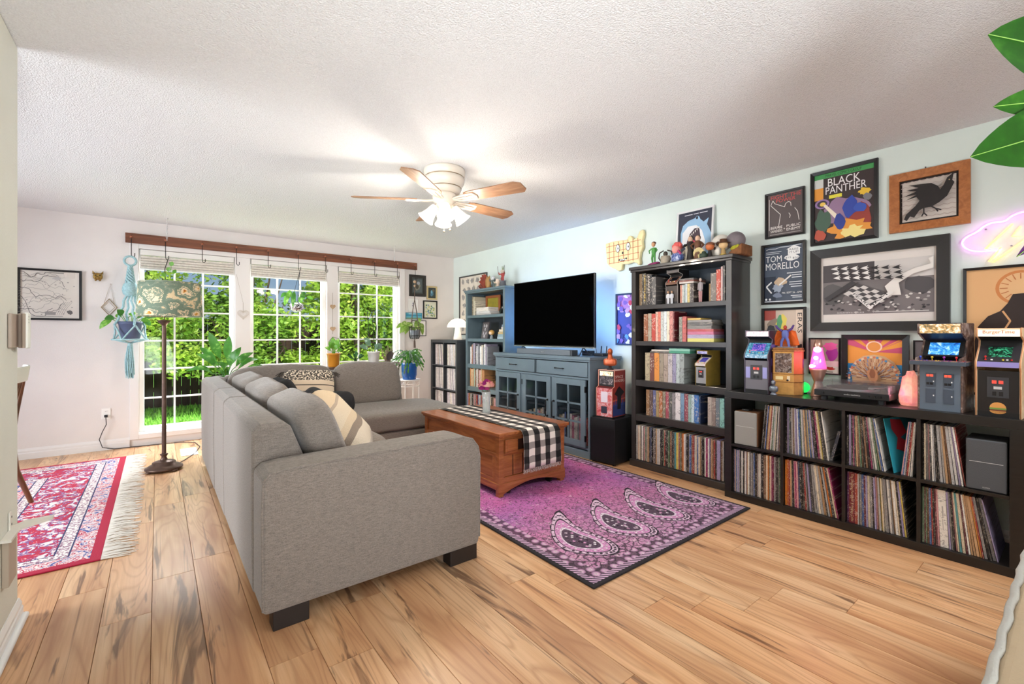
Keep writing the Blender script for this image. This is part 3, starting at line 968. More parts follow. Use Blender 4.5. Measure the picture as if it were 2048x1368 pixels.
# ------------------------------------------------------------------ rugs
def pink_rug_mat():
    k = NT('rug_mottled_purple')
    tc = k.n('ShaderNodeTexCoord'); sp = k.n('ShaderNodeSeparateXYZ')
    k.l(tc.outputs['Object'], sp.inputs[0])
    v = tc.outputs['Object']
    big = k.noise(v, 1.6, 3, .5)
    fine = k.noise(v, 70, 3, .75)
    mid = k.noise(v, 30, 4, .75, 1.5)
    hue_mottle = k.ramp(big, [(.3, (160, 98, 176)), (.45, (186, 96, 166)), (.6, (198, 92, 150)), (.75, (176, 112, 186))])  # large noise shifts the pile between violet and magenta
    pale = k.ramp(fine, [(.3, (150, 96, 140)), (.55, (206, 164, 190)), (.7, (222, 204, 212))])
    # pile colour paler towards the near end of the rug
    near = k.math('SUBTRACT', 1.0, k.math('MULTIPLY', sp.outputs[1], 1 / 1.15))
    c = k.mix(k.math('MINIMUM', .8, k.math('MAXIMUM', .1, near)), hue_mottle, pale)
    spk = k.ramp(mid, [(.5, (0, 0, 0, 1)), (.54, (1, 1, 1, 1))])
    spk2 = k.ramp(fine, [(.48, (0, 0, 0, 1)), (.54, (1, 1, 1, 1))])
    c = k.mix(k.math('MULTIPLY', k.math('MULTIPLY', spk, spk2), .85), c, lin((44, 32, 46)))
    lace = k.n('ShaderNodeTexVoronoi', feature='DISTANCE_TO_EDGE'); lace.inputs['Scale'].default_value = 21
    wob = k.n('ShaderNodeVectorMath', operation='MULTIPLY_ADD'); wob.inputs[1].default_value = (.05, .05, .05)
    nz = k.n('ShaderNodeTexNoise'); nz.inputs['Scale'].default_value = 16; k.l(v, nz.inputs['Vector'])
    k.l(nz.outputs['Color'], wob.inputs[0]); k.l(v, wob.inputs[2]); k.l(wob.outputs[0], lace.inputs['Vector'])
    lc_ = k.math('MULTIPLY', k.ramp(lace.outputs['Distance'], [(.05, (1, 1, 1, 1)), (.11, (0, 0, 0, 1))]), k.math('MINIMUM', .85, k.math('MAXIMUM', .12, near)))
    c = k.mix(lc_, c, lin((54, 40, 54)))
    lt = k.ramp(k.noise(v, 34, 3, .7), [(.62, (0, 0, 0, 1)), (.68, (1, 1, 1, 1))])
    c = k.mix(k.math('MULTIPLY', lt, .6), c, lin((226, 206, 214)))
    # border band with dark ground
    hx, hy = .805, 2.45
    dx = k.math('MINIMUM', k.math('ADD', sp.outputs[0], .805), k.math('SUBTRACT', .805, sp.outputs[0]))
    dy = k.math('MINIMUM', sp.outputs[1], k.math('SUBTRACT', hy, sp.outputs[1]))
    d = k.math('MINIMUM', dx, dy)
    vo = k.n('ShaderNodeTexVoronoi'); vo.inputs['Scale'].default_value = 17; vo.inputs['Randomness'].default_value = .45
    k.l(v, vo.inputs['Vector'])
    flower = k.ramp(vo.outputs['Distance'], [(0, (120, 90, 116)), (.12, (214, 196, 206)), (.3, (196, 150, 186)), (.46, (52, 40, 52))])
    band = k.ramp(d, [(0, (0, 0, 0, 1)), (.055, (1, 1, 1, 1)), (.125, (0, 0, 0, 1))], 'CONSTANT')
    c = k.mix(k.math('MULTIPLY', band, .8), c, flower)
    # comb-like edge
    fx = k.math('LESS_THAN', k.math('FRACT', k.math('MULTIPLY', k.math('ADD', sp.outputs[0], sp.outputs[1]), 38.0)), .5)
    comb = k.mix(fx, lin((58, 44, 58)), lin((206, 172, 200)))
    cb = k.ramp(d, [(0, (0, 0, 0, 1)), (.022, (1, 1, 1, 1)), (.055, (0, 0, 0, 1))], 'CONSTANT')
    c = k.mix(cb, c, comb)
    bind = k.ramp(d, [(0, (1, 1, 1, 1)), (.022, (0, 0, 0, 1))], 'CONSTANT')
    c = k.mix(bind, c, lin((38, 34, 38)))
    k.col(c)
    k.set(Roughness=.97)
    k.bump(fine, .5, .004)
    return k.m
rug = thing('area_rug', 'mottled purple pink rug with paisley border under the chest', 'rug', (2.435, 1.45, 0))
MB().box((-.805, 0, .001), (.805, 2.45, .011)).build('rug_pile', pink_rug_mat(), rug, bevel=.004)
def paisley(mb, cx, cy, s_, ang, flip, z):
    cols = [(44, 34, 46), (214, 184, 204), (60, 46, 62), (200, 140, 184), (222, 200, 214), (84, 66, 84)]
    def shape(sc, t, wig=0.):
        r = .5 * sc
        x = r * math.cos(t) * (.66 + .1 * math.sin(t)); y = r * math.sin(t) * (1.0 if math.sin(t) < 0 else 1.5)
        x += max(0, y) ** 2 * 1.35
        if wig:
            x += wig * math.cos(t * 20); y += wig * math.sin(t * 20)
        x *= flip * s_; y *= s_
        ca, sa = math.cos(ang), math.sin(ang)
        return (cx + x * ca - y * sa, cy + x * sa + y * ca)
    def face(P2, li, c):
        P_ = [(p[0], p[1], z + li * .0002) for p in P2]
        a = sum(P_[i][0] * P_[(i + 1) % len(P_)][1] - P_[(i + 1) % len(P_)][0] * P_[i][1] for i in range(len(P_)))
        if a < 0:
            P_.reverse()
        mb.add(P_, [list(range(len(P_)))], M('rug_motif_%02x%02x%02x' % c, c, .97, var=(80, .55), bump=(90, .5)))
    for li, (sc, c) in enumerate(zip((1.0, .95, .80, .76, .56, .5), cols)):
        face([shape(sc, 2 * PI * i / 44, .014 if li == 0 else 0) for i in range(44)], li, c)
    # beads in the pale band, sprigs inside
    for i in range(30):
        t = 2 * PI * i / 30
        p = shape(.875, t)
        face([(p[0] + .011 * s_ * 2 * math.cos(a), p[1] + .011 * s_ * 2 * math.sin(a)) for a in [2 * PI * q / 6 for q in range(6)]], 7, (66, 50, 66))
    for i in range(16):
        p = shape(.66, 2 * PI * i / 16)
        face([(p[0] + .012 * s_ * math.cos(a) * (1 + q % 2), p[1] + .012 * s_ * math.sin(a) * (1 + q % 2)) for q, a in enumerate([2 * PI * q / 8 for q in range(8)])], 7, (230, 212, 222))
    rr_ = random.Random(int((cx + 5) * 999))
    for i in range(26):
        p = shape(.42 * rr_.random() ** .5, 2 * PI * rr_.random())
        c = rr_.choice([(226, 206, 218), (206, 150, 188), (196, 176, 190), (44, 34, 46)])
        face([(p[0] + .028 * s_ * math.cos(a) * (.5 + .5 * (q % 2)), p[1] + .028 * s_ * math.sin(a) * (.5 + .5 * (q % 2))) for q, a in enumerate([2 * PI * q / 10 + i for q in range(10)])], 8 + i % 3, c)
for i, (cx, cy, s_, an, fl) in enumerate([(-.5, .36, .44, .35, 1), (-.13, .36, .44, .35, 1), (.24, .36, .44, .35, 1), (.6, .36, .40, .35, 1)]):
    mb = MB()
    paisley(mb, cx, cy, s_, an, fl, .0114)
    mb.build('paisley_motif', None, rug)

def red_rug_mat():
    k = NT('rug_oriental_red')
    tc = k.n('ShaderNodeTexCoord'); sp = k.n('ShaderNodeSeparateXYZ')
    k.l(tc.outputs['Object'], sp.inputs[0])
    v = tc.outputs['Object']
    d = k.math('MINIMUM', k.math('MULTIPLY', sp.outputs[0], -1.0), k.math('MINIMUM', sp.outputs[1], k.math('SUBTRACT', 2.6, sp.outputs[1])))
    f = k.noise(k.coord('Object', (15, 13, 1)), 1, 4, .72, 1.2)
    flor = k.ramp(f, [(.36, (74, 86, 150)), (.44, (226, 206, 206)), (.52, (186, 40, 74)), (.58, (236, 222, 216)), (.66, (140, 130, 176))], 'CONSTANT')
    redf = k.ramp(f, [(.4, (232, 214, 210)), (.45, (92, 100, 160)), (.49, (182, 34, 66)), (.6, (200, 60, 84)), (.64, (236, 216, 208))], 'CONSTANT')
    blue = k.ramp(f, [(.42, (222, 214, 222)), (.48, (64, 84, 158)), (.6, (178, 44, 80)), (.66, (232, 218, 214))], 'CONSTANT')
    cream = k.ramp(k.noise(k.coord('Object', (60, 60, 1)), 1, 2, .6), [(.4, (150, 110, 130)), (.48, (236, 226, 220))], 'CONSTANT')
    def band(a, b):
        return k.ramp(d, [(0, (0, 0, 0, 1)), (a, (1, 1, 1, 1)), (b, (0, 0, 0, 1))], 'CONSTANT')
    c = k.mix(0.0, blue, blue)
    c = k.mix(band(.045, .14), c, flor)
    c = k.mix(band(.14, .2), c, cream)
    c = k.mix(band(.2, .48), c, redf)
    c = k.mix(band(.48, .54), c, cream)
    c = k.mix(band(.54, .62), c, flor)
    for p_ in (.14, .2, .48, .54, .62):
        c = k.mix(band(p_ - .004, p_ + .004), c, lin((52, 56, 96)))
    edge = k.ramp(d, [(0, (1, 1, 1, 1)), (.045, (0, 0, 0, 1))], 'CONSTANT')
    c = k.mix(edge, c, lin((176, 30, 62)))
    k.col(c)
    k.set(Roughness=.97)
    k.bump(k.noise(v, 120, 3, .7), .5, .004)
    return k.m
r2 = thing('oriental_rug', 'red and blue oriental rug with cream fringe under the dining chair', 'rug', (-.24, 3.27, 0))
MB().box((-2.2, 0, .001), (0, 2.6, .009)).build('rug_pile', red_rug_mat(), r2, bevel=.003)
mb = MB(); rf = random.Random(7)
for i in range(420):
    y = 2.6 * i / 419
    a = rf.uniform(-.03, .03); ln = rf.uniform(.10, .16)
    mb.tube([(0, y, .006), (ln * .5, y + a * .5 + rf.uniform(-.01, .01), rf.uniform(.004, .012)), (ln, y + a, .003)], [.003, .0028, .0018], 4)
mb.build('fringe', M('rug_fringe_cream', (232, 224, 212), .95), r2)['kind'] = 'stuff'
# ------------------------------------------------------------------ shelving along the right wall  (rz=-90: local x runs to the viewer's right, local -y faces the room)
RZ = R(-90)
blk = wood('shelf_black_brown', [(.3, (20, 17, 16)), (.6, (30, 26, 24)), (.85, (42, 37, 34))], (4, 4, 30), .35)
blk_case = M('bookcase_espresso', (52, 48, 47), .32, var=(6, .12), coat=.3)
blu_case = M('bookcase_blue_lit', (100, 118, 126), .34, var=(6, .08), coat=.25)  # dark case with blue backlight and reflections put into its colour
gry_cube = M('cube_shelf_charcoal', (58, 62, 66), .35, var=(6, .1), coat=.2)

def cube_unit(label, loc, cols, rows, m, back=False, th=.05, w=None, h=None, dp=.39):
    t = thing('cube_shelf', label, 'shelf', loc, RZ)
    iw = (w - 2 * th - (cols - 1) * .018) / cols
    ih = (h - 2 * th - (rows - 1) * .018) / rows
    bx('bottom_board', (0, 0, 0), (w, dp, th), m, t, .002)
    bx('top_board', (0, 0, h - th), (w, dp, h), m, t, .002)
    bx('side_panel', (0, 0, th), (th, dp, h - th), m, t, .002)
    bx('side_panel', (w - th, 0, th), (w, dp, h - th), m, t, .002)
    cells = []
    for c in range(cols):
        x = th + c * (iw + .018)
        if c:
            bx('divider', (x - .018, .002, th), (x, dp, h - th), m, t, .001)
        for r in range(rows):
            z = th + r * (ih + .018)
            if r:
                bx('shelf_board', (x, .003, z - .018), (x + iw, dp, z), m, t, .001)
            cells.append((c, r, x, z, iw, ih))
    return t, {(c, r): (x, z, iw, ih) for c, r, x, z, iw, ih in cells}

# sleeves and books take their colour from the object; fine print comes from noise
def spine_mat(name, freq, rough, amt):
    k = NT(name)
    oi = k.n('ShaderNodeObjectInfo')
    tc = k.n('ShaderNodeTexCoord')
    cm = k.n('ShaderNodeCombineXYZ')
    for i in range(3):
        k.l(oi.outputs['Random'], cm.inputs[i])
    mp = k.n('ShaderNodeVectorMath', operation='MULTIPLY')
    mp.inputs[1].default_value = freq
    k.l(tc.outputs['Generated'], mp.inputs[0])
    va = k.n('ShaderNodeVectorMath', operation='MULTIPLY_ADD')
    va.inputs[1].default_value = (83, 41, 67)
    k.l(cm.outputs[0], va.inputs[0]); k.l(mp.outputs[0], va.inputs[2])
    f = k.noise(va.outputs[0], 1, 3, .7)
    f2 = k.noise(va.outputs[0], .23, 1, .5)
    mark = k.math('MULTIPLY', k.ramp(f, [(.53, (0, 0, 0, 1)), (.57, (1, 1, 1, 1))]), k.ramp(f2, [(.44, (0, 0, 0, 1)), (.5, (1, 1, 1, 1))]))
    lum = k.n('ShaderNodeRGBToBW')
    k.l(oi.outputs['Color'], lum.inputs[0])
    other = k.mix(k.math('GREATER_THAN', lum.outputs[0], .22), lin((226, 214, 196)), lin((52, 44, 46)))
    k.col(k.mix(k.math('MULTIPLY', mark, amt), oi.outputs['Color'], other))
    k.set(Roughness=rough)
    return k.m
sleeve_m = spine_mat('record_sleeve_print', (2.5, 1, 40), .5, .5)
book_m = spine_mat('book_cover_print', (3.2, 1, 15), .5, .5)
tile_m = M('sleeve_paper', (200, 196, 190), .7)

UNIT = {}
def unit_box(m):
    if m not in UNIT:
        o = MB().box((0, 0, 0), (1, 1, 1)).build('unit', m)
        UNIT[m] = o.data
        bpy.data.objects.remove(o)
    return UNIT[m]

PAL_REC = [('white', (226, 220, 212), 9), ('cream', (214, 198, 172), 8), ('light grey', (178, 174, 172), 8), ('grey', (126, 122, 122), 7), ('charcoal', (66, 62, 62), 8), ('black', (30, 27, 28), 9),
           ('brown', (122, 88, 64), 4), ('tan', (188, 150, 112), 4), ('red', (150, 50, 46), 3), ('pink', (204, 150, 152), 4), ('magenta', (150, 44, 96), 2), ('orange', (204, 118, 50), 2), ('yellow', (208, 182, 92), 2),
           ('green', (92, 116, 90), 2), ('teal', (84, 140, 142), 2), ('blue', (66, 92, 142), 3), ('lavender', (160, 148, 182), 4), ('maroon', (96, 36, 48), 2)]
def pick(pal, r):
    tot = sum(p[2] for p in pal)
    q = r.random() * tot
    for p in pal:
        q -= p[2]
        if q <= 0:
            return p
    return pal[-1]

def local_to_world(t, x, y, z):
    return (t.location[0] + y, t.location[1] - x, t.location[2] + z)

REC_N = [0]
ORD = []
NTH = ['', 'second', 'third', 'fourth', 'fifth', 'sixth', 'seventh', 'eighth', 'ninth', 'tenth', 'eleventh', 'twelfth', 'thirteenth', 'fourteenth', 'fifteenth']
def fill_records(t, x0, x1, z, where, seed, lean0=0., lean1=0., n=None, tmin=.0045, tmax=.0125, y0=.03, hgt=.312, special={}, lean_right=False, name='record_sleeve'):
    """stand record sleeves between local x0 and x1; lean in degrees (top towards the left)"""
    r = random.Random(seed)
    ts = []
    while sum(ts) < (x1 - x0) - tmax and (n is None or len(ts) < n):
        ts.append(r.choice([r.uniform(tmin, tmax * .7), r.uniform(tmin, tmax)]))
    k = len(ts)
    if n is not None:
        pass
    x = x0
    prev = lean0
    for i, tt in enumerate(ts):
        a = lean0 + (lean1 - lean0) * (i / max(1, k - 1)) ** 1.3
        if i:
            x += hgt * max(0, math.tan(R(abs(a))) - math.tan(R(abs(prev)))) if not lean_right else 0
        prev = a
        w_ = tt / math.cos(R(a))
        if x + w_ > x1 + .002 and not lean_right:
            break
        nm, c, _ = pick(PAL_REC, r)
        if i in special:
            nm, c, tt = special[i]
            w_ = tt / math.cos(R(a))
        o = bpy.data.objects.new(name, unit_box(sleeve_m))
        COL.objects.link(o)
        hh = hgt * r.uniform(.985, 1.0)
        o.scale = (tt * .96, .312, hh)
        j = r.uniform(-.006, .006)
        # tilt about the bottom corner that stays on the board
        dz = tt * math.sin(R(a)) if a > 0 else 0
        o.rotation_euler = (0, R(-a), RZ)
        o.location = local_to_world(t, x, y0 + j, z + .0005 + (0 if a >= 0 else tt * math.sin(R(-a))))
        g = c
        v = r.uniform(.85, 1.1)
        o.color = tuple(min(1, q * v) for q in lin(g)[:3]) + (1,)
        tag(o, '%s record sleeve %s' % (nm, where), 'record', 'records ' + where)
        ORD.append(o)
        x += w_
        REC_N[0] += 1
    return x

cs, CELL = cube_unit('low black cube shelf full of records below the wall posters', (3.345, 1.687, 0), 4, 2, blk, w=1.49, h=.79)
S = 'of black cube shelf'
def cell(c, r):
    return CELL[(c, r)]
# lower row
x, z, iw, ih = cell(0, 0)
fill_records(cs, x + .003, x + iw - .003, z, 'in lower leftmost compartment ' + S, 11, 0, 0)
x, z, iw, ih = cell(1, 0)
fill_records(cs, x + .003, x + iw - .02, z, 'in lower second compartment ' + S, 12, 0, 13, special={0: ('orange', (206, 120, 44), .012), 1: ('orange', (190, 96, 40), .01)})
x, z, iw, ih = cell(2, 0)
fill_records(cs, x + .003, x + iw - .04, z, 'in lower third compartment ' + S, 13, 0, 8, special={0: ('purple', (110, 52, 110), .010), 1: ('maroon', (116, 36, 46), .030), 2: ('rust', (150, 60, 44), .014)})
x, z, iw, ih = cell(3, 0)
fill_records(cs, x + .003, x + iw - .03, z, 'in lower rightmost compartment ' + S, 15, 0, 17, tmin=.0045, special={9: ('off white', (232, 226, 216), .034), 22: ('orange', (206, 140, 70), .006)})
# upper row
x, z, iw, ih = cell(0, 1)
fill_records(cs, x + .20, x + iw - .003, z, 'in upper leftmost compartment ' + S, 16, -5, -2, n=17, lean_right=True, special={0: ('black', (36, 34, 36), .008), 1: ('black', (30, 28, 30), .008)})
x, z, iw, ih = cell(1, 1)
fill_records(cs, x + .003, x + iw - .075, z, 'in upper second compartment ' + S, 17, 0, 9)
x, z, iw, ih = cell(2, 1)
xe = fill_records(cs, x + .003, x + .19, z, 'in upper third compartment ' + S, 18, 0, 9, n=19)
tl = bpy.data.objects.new('record_sleeve', unit_box(M('album_cover_teal', (40, 150, 170), .5)))
COL.objects.link(tl)
tl = tag(tl, 'bright teal album cover with red figure leaning in the upper compartment', 'record')
tl.scale = (.004, .312, .312); tl.rotation_euler = (0, R(-10), RZ - R(16)); tl.location = local_to_world(cs, x + .228, .035, z + .001)
MB().add([(-.25, .18, .98), (-.25, .5, .95), (-.25, .62, .7), (-.25, .4, .62), (-.25, .62, .5), (-.25, .72, .1), (-.25, .5, .06), (-.25, .4, .36), (-.25, .2, .42), (-.25, .3, .62), (-.25, .16, .8)], [list(range(11))]).build('cover_print', flat((176, 52, 66)), tl)
MB().add([(1.25, .18, .98), (1.25, .5, .95), (1.25, .62, .7), (1.25, .4, .62), (1.25, .62, .5), (1.25, .72, .1), (1.25, .5, .06), (1.25, .4, .36), (1.25, .2, .42), (1.25, .3, .62), (1.25, .16, .8)], [list(range(10, -1, -1))]).build('cover_print', flat((176, 52, 66)), tl)
fill_records(cs, x + .262, x + iw - .003, z, 'leaning right in upper third cube of black shelf', 19, -6, -3, n=9, lean_right=True, tmax=.009)
x, z, iw, ih = cell(3, 1)
fill_records(cs, x + .003, x + .185, z, 'in upper rightmost compartment ' + S, 20, 0, 9, n=20)

# lettering on the thick maroon spine
x, z, iw, ih = cell(2, 0)
sp_ = MB()
vs, fs = text_geo('The Smashing Pumpkins  ||  Mellon Collie')
o = None
for q in bpy.data.objects:
    if q.get('label', '').startswith('maroon record sleeve in lower third'):
        if q.scale[0] > .02:
            o = q
if o:
    sp_.add([(.3 + .5 * v, -.002, .97 - .94 * u) for u, v in vs], fs)
    sp_.build('lettering', flat((222, 196, 150)), o)
    o['label'] = 'thick maroon box set with gold lettering among lower records'
for q in bpy.data.objects:
    if q.get('label', '').startswith('off white record sleeve in lower rightmost'):
        q['label'] = 'thick off white box set spine in the lower rightmost compartment'
        MB().box((.42, -.002, .55), (.6, 0, .72)).box((.42, -.002, .3), (.5, 0, .5)).build('faint_print', flat((176, 170, 164)), q)

# small dark book leaning at the right of the second compartment
x, z, iw, ih = cell(1, 1)
o = bpy.data.objects.new('book', unit_box(book_m)); COL.objects.link(o)
o.scale = (.016, .16, .2); o.rotation_euler = (0, R(13), RZ); o.location = local_to_world(cs, x + iw - .078, .05, z + .001)
o.color = lin((58, 60, 74))
tag(o, 'small dark paperback leaning alone beside the upper records', 'book')

# speakers
def speaker(label, loc, w, h, d, m_front, m_side, stripe=True, text=None, rz=RZ):
    t = thing('bookshelf_speaker', label, 'speaker', loc, rz)
    bx('speaker_cabinet', (0, .012, 0), (w, d, h), m_side, t, .006)
    g = MB().box((.002, 0, .002), (w - .002, .014, h - .002)).build('grille', m_front, t, bevel=.009, seg=3)
    if stripe:
        MB().box((w * .1, -.0012, h * .555), (w * .9, .0, h * .562)).build('trim_line', flat((222, 222, 222), .3), g)
    if text:
        a = Art(w * .42, h * .06, w * .18, h * .022, -.0012)
        a.text(text, (0, 0), (1, 1), (196, 196, 196))
        a.done(g, 'badge')
    return t
grl = M('grille_light_grey', (150, 148, 144), .9, bump=(300, .3))
grd = M('grille_dark_grey', (84, 86, 90), .9, bump=(300, .3))
x, z, iw, ih = cell(0, 1)
speaker('light grey bookshelf speaker at the left end of the cube shelf', local_to_world(cs, x + .012, .015, z), .162, .245, .2, grl, M('speaker_side_wood', (122, 84, 58), .5), text=None)
x, z, iw, ih = cell(3, 1)
sp2 = speaker('dark grey bookshelf speaker at the right end of the cube shelf', local_to_world(cs, x + iw - .158, .012, z), .152, .265, .2, grd, M('speaker_side_black', (34, 32, 32), .6), text='EDIFIER')
tag(MB().box((0, 0, 0), (.07, .05, .012)).build('remote_control', M('remote_black', (28, 28, 30), .4), bevel=.003), 'small black remote lying on the light grey speaker', 'remote').location = local_to_world(cs, cell(0, 1)[0] + .1, .06, cell(0, 1)[1] + .2455)

# ------------------------------------------------------------------ bookcases
SHZ = [.07, .48, .795, 1.15, 1.476]
STH = [.07, .06, .055, .04, .038]
def bookcase(label, loc, m, mback):
    t = thing('bookcase', label, 'bookcase', loc, RZ)
    w, d, h = .93, .305, 1.83
    for x0 in (0, w - .045):
        bx('side_panel', (x0, 0, 0), (x0 + .045, d, h - .03), m, t, .002)
    bx('back_panel', (.045, d - .012, .05), (w - .045, d, h - .03), mback, t)
    for z, th in zip(SHZ, STH):
        bx('shelf_board', (.045, .004, z - th), (w - .045, d - .012, z), m, t, .002)
    bx('plinth', (-.014, -.014, 0), (w + .014, d, .062), m, t, .006)
    bx('cornice', (-.018, -.018, h - .028), (w + .018, d, h), m, t, .004)
    bx('cornice_moulding', (-.008, -.008, h - .048), (w + .008, d, h - .028), m, t, .004)
    return t
bc = bookcase('tall espresso bookcase full of books beside the cube shelf', (3.46, 2.62, 0), blk_case, M('bookcase_back_blueblack', (60, 68, 78), .6, var=(5, .2)))
lb = bookcase('tall dark bookcase lit blue between the television and corner cube shelf', (3.46, 5.49, 0), blu_case, M('bookcase_back_slate', (58, 62, 66), .6, var=(5, .15)))

BOOK_LABELS = {}
def book(t, x, z, w, h, d, c, cname, where, y=.03, lean=0., extra='', text=None, tcol=(230, 214, 160), standing=True, rot=0.):
    o = bpy.data.objects.new('book', unit_box(book_m))
    COL.objects.link(o)
    o.scale = (w * .97, d, h)
    o.rotation_euler = (0, R(-lean), RZ + rot)
    o.location = local_to_world(t, x, y, z + .0005)
    o.color = lin(c)
    lab = '%s book %s' % (cname, where) if not extra else '%s book %s %s' % (cname, extra, where)
    tag(o, lab, 'book', 'books ' + where)
    ORD.append(o)
    if text:
        vs, fs = text_geo(text)
        if standing:
            MB().add([(.25 + .5 * v, -.004, .93 - .8 * u) for u, v in vs], fs).build('lettering', flat(tcol), o)
        else:
            MB().add([(.08 + .8 * u, -.004, .25 + .5 * v) for u, v in vs], fs).build('lettering', flat(tcol), o)
    return o
def row(t, x, z, where, items, d=.2, y=.035):
    for it in items:
        w, h, c, nm = it[:4]
        kw = it[4] if len(it) > 4 else {}
        book(t, x, z, w, h, kw.pop('d', d), c, nm, where, y=y, **kw)
        x += w + .0012
    return x
# espresso bookcase, top shelf (z 1.476)
Wt = 'on top shelf of espresso bookcase'
row(bc, .062, SHZ[4], Wt, [(.03, .29, (110, 86, 54), 'bronze', {}), (.012, .29, (40, 34, 30), 'black'), (.03, .29, (60, 50, 36), 'dark', {'extra': 'with yellow lettering', 'text': 'HOOHIN', 'tcol': (226, 190, 70)}), (.012, .28, (54, 44, 36), 'umber'),
                           (.028, .28, (44, 36, 34), 'dark brown', {'extra': 'with white lettering', 'text': 'FANTASTIC', 'tcol': (226, 214, 200)}), (.016, .27, (38, 36, 40), 'thin black'), (.04, .25, (92, 88, 86), 'wide grey')], d=.22)
row(bc, .475, SHZ[4], 'under flat discs ' + Wt, [(.018, .155, (196, 132, 112), 'salmon'), (.014, .155, (206, 204, 196), 'white'), (.012, .155, (150, 162, 160), 'sage'), (.018, .16, (196, 204, 206), 'pale'), (.02, .158, (212, 190, 120), 'pale yellow'), (.014, .158, (96, 88, 86), 'grey'), (.02, .158, (70, 62, 60), 'charcoal')], d=.14)
for i, (c, nm) in enumerate([((206, 196, 188), 'white edged'), ((120, 60, 52), 'brown red'), ((60, 58, 62), 'black')]):
    book(bc, .47, SHZ[4] + .163 + i * .014, .135, .0135, .19, c, nm, 'lying flat on the small standing books', standing=False)
row(bc, .745, SHZ[4], 'right end ' + Wt, [(.045, .225, (122, 112, 104), 'stone grey'), (.036, .25, (196, 72, 52), 'tall vermilion'), (.014, .27, (206, 174, 170), 'rose'), (.018, .275, (70, 66, 66), 'speckled charcoal')], d=.22)
book(bc, .70, SHZ[4], .022, .15, .14, (196, 160, 110), 'small tan', 'beside the stone grey book', y=.09)
# second shelf
Ws = 'on second shelf of espresso bookcase'
row(bc, .11, SHZ[3], Ws, [(.045, .245, (140, 80, 44), 'wide rust'), (.036, .25, (170, 156, 136), 'stone'), (.04, .245, (178, 62, 48), 'red'), (.024, .262, (222, 178, 160), 'pink'), (.026, .262, (214, 120, 98), 'coral'), (.03, .262, (196, 196, 190), 'light grey'),
                          (.028, .262, (214, 220, 220), 'white'), (.026, .262, (226, 214, 190), 'cream'), (.032, .262, (206, 140, 130), 'dusty rose'), (.012, .255, (110, 28, 36), 'thin crimson')], d=.2)
row(bc, .465, SHZ[3], 'beside tall row ' + Ws, [(.03, .21, (120, 122, 112), 'olive grey'), (.036, .212, (196, 102, 96), 'salmon red')], d=.17)
zz = SHZ[3]
for c, nm, h_, w_, tx in [((222, 214, 120), 'yellow', .028, .235, None), ((180, 168, 196), 'lilac', .03, .235, None), ((206, 120, 150), 'pink', .024, .232, None), ((186, 70, 78), 'red', .02, .232, None), ((140, 136, 132), 'grey', .026, .215, None), ((90, 88, 88), 'charcoal', .028, .222, None), ((156, 152, 148), 'pale grey', .018, .215, None), ((214, 180, 96), 'short golden', .016, .12, None)]:
    book(bc, .545, zz, w_, h_, .17, c, nm, 'in the flat pile on the second shelf', standing=False, text=tx, tcol=(70, 66, 40))
    zz += h_ + .0008
# third shelf
Wh = 'on third shelf of espresso bookcase'
row(bc, .125, SHZ[2], Wh, [(.05, .25, (176, 160, 130), 'wide parchment'), (.044, .25, (110, 62, 54), 'red brown'), (.05, .252, (214, 138, 60), 'orange'), (.042, .25, (150, 136, 118), 'taupe'), (.042, .25, (166, 148, 134), 'mushroom'), (.042, .25, (186, 178, 178), 'silver'), (.034, .25, (150, 144, 172), 'lavender'), (.034, .25, (176, 186, 186), 'pale teal'), (.04, .252, (150, 158, 156), 'grey green')], d=.2)
for i, (xx_, w_, c, nm) in enumerate([(.20, .2, (54, 50, 48), 'black'), (.215, .2, (200, 192, 180), 'cream edged')]):
    book(bc, xx_ - .02, SHZ[2] + .2535 + i * .014, w_, .0135, .15, c, nm, 'lying flat over the third shelf row', standing=False)
for i, (c, nm) in enumerate([((70, 150, 122), 'green'), ((140, 196, 176), 'mint')]):
    book(bc, .372, SHZ[2] + .2545 + i * .021, .2, .02, .17, c, nm, 'lying flat over the third shelf row', standing=False)
# fourth shelf
Wf = 'on fourth shelf of espresso bookcase'
row(bc, .135, SHZ[1], Wf, [(.036, .23, (140, 102, 68), 'plain tan'), (.034, .232, (92, 70, 64), 'umber'), (.03, .232, (92, 96, 136), 'indigo'), (.03, .232, (166, 142, 98), 'ochre'), (.034, .232, (166, 98, 56), 'copper'), (.03, .23, (126, 116, 96), 'khaki'), (.03, .232, (160, 76, 88), 'raspberry'), (.03, .232, (88, 90, 88), 'slate'), (.03, .23, (140, 136, 138), 'ash'), (.048, .235, (222, 216, 216), 'wide white'),
                           (.034, .232, (120, 150, 176), 'sky blue'), (.034, .232, (142, 70, 84), 'wine'), (.026, .23, (150, 178, 172), 'aqua'), (.026, .23, (196, 214, 220), 'ice blue'), (.04, .23, (58, 110, 176), 'bright blue'), (.014, .225, (30, 48, 84), 'navy')], d=.18)
row(bc, .72, SHZ[1], 'right end ' + Wf, [(.034, .226, (180, 166, 156), 'beige'), (.03, .226, (140, 122, 116), 'mocha'), (.032, .226, (110, 122, 132), 'steel'), (.036, .228, (150, 206, 196), 'turquoise'), (.02, .228, (60, 100, 120), 'petrol')], d=.18)
# bottom: records
fill_records(bc, .05, .878, SHZ[0], 'on bottom shelf of espresso bookcase', 31, 0, 0, tmin=.008, tmax=.019, y0=-.004 + .004)

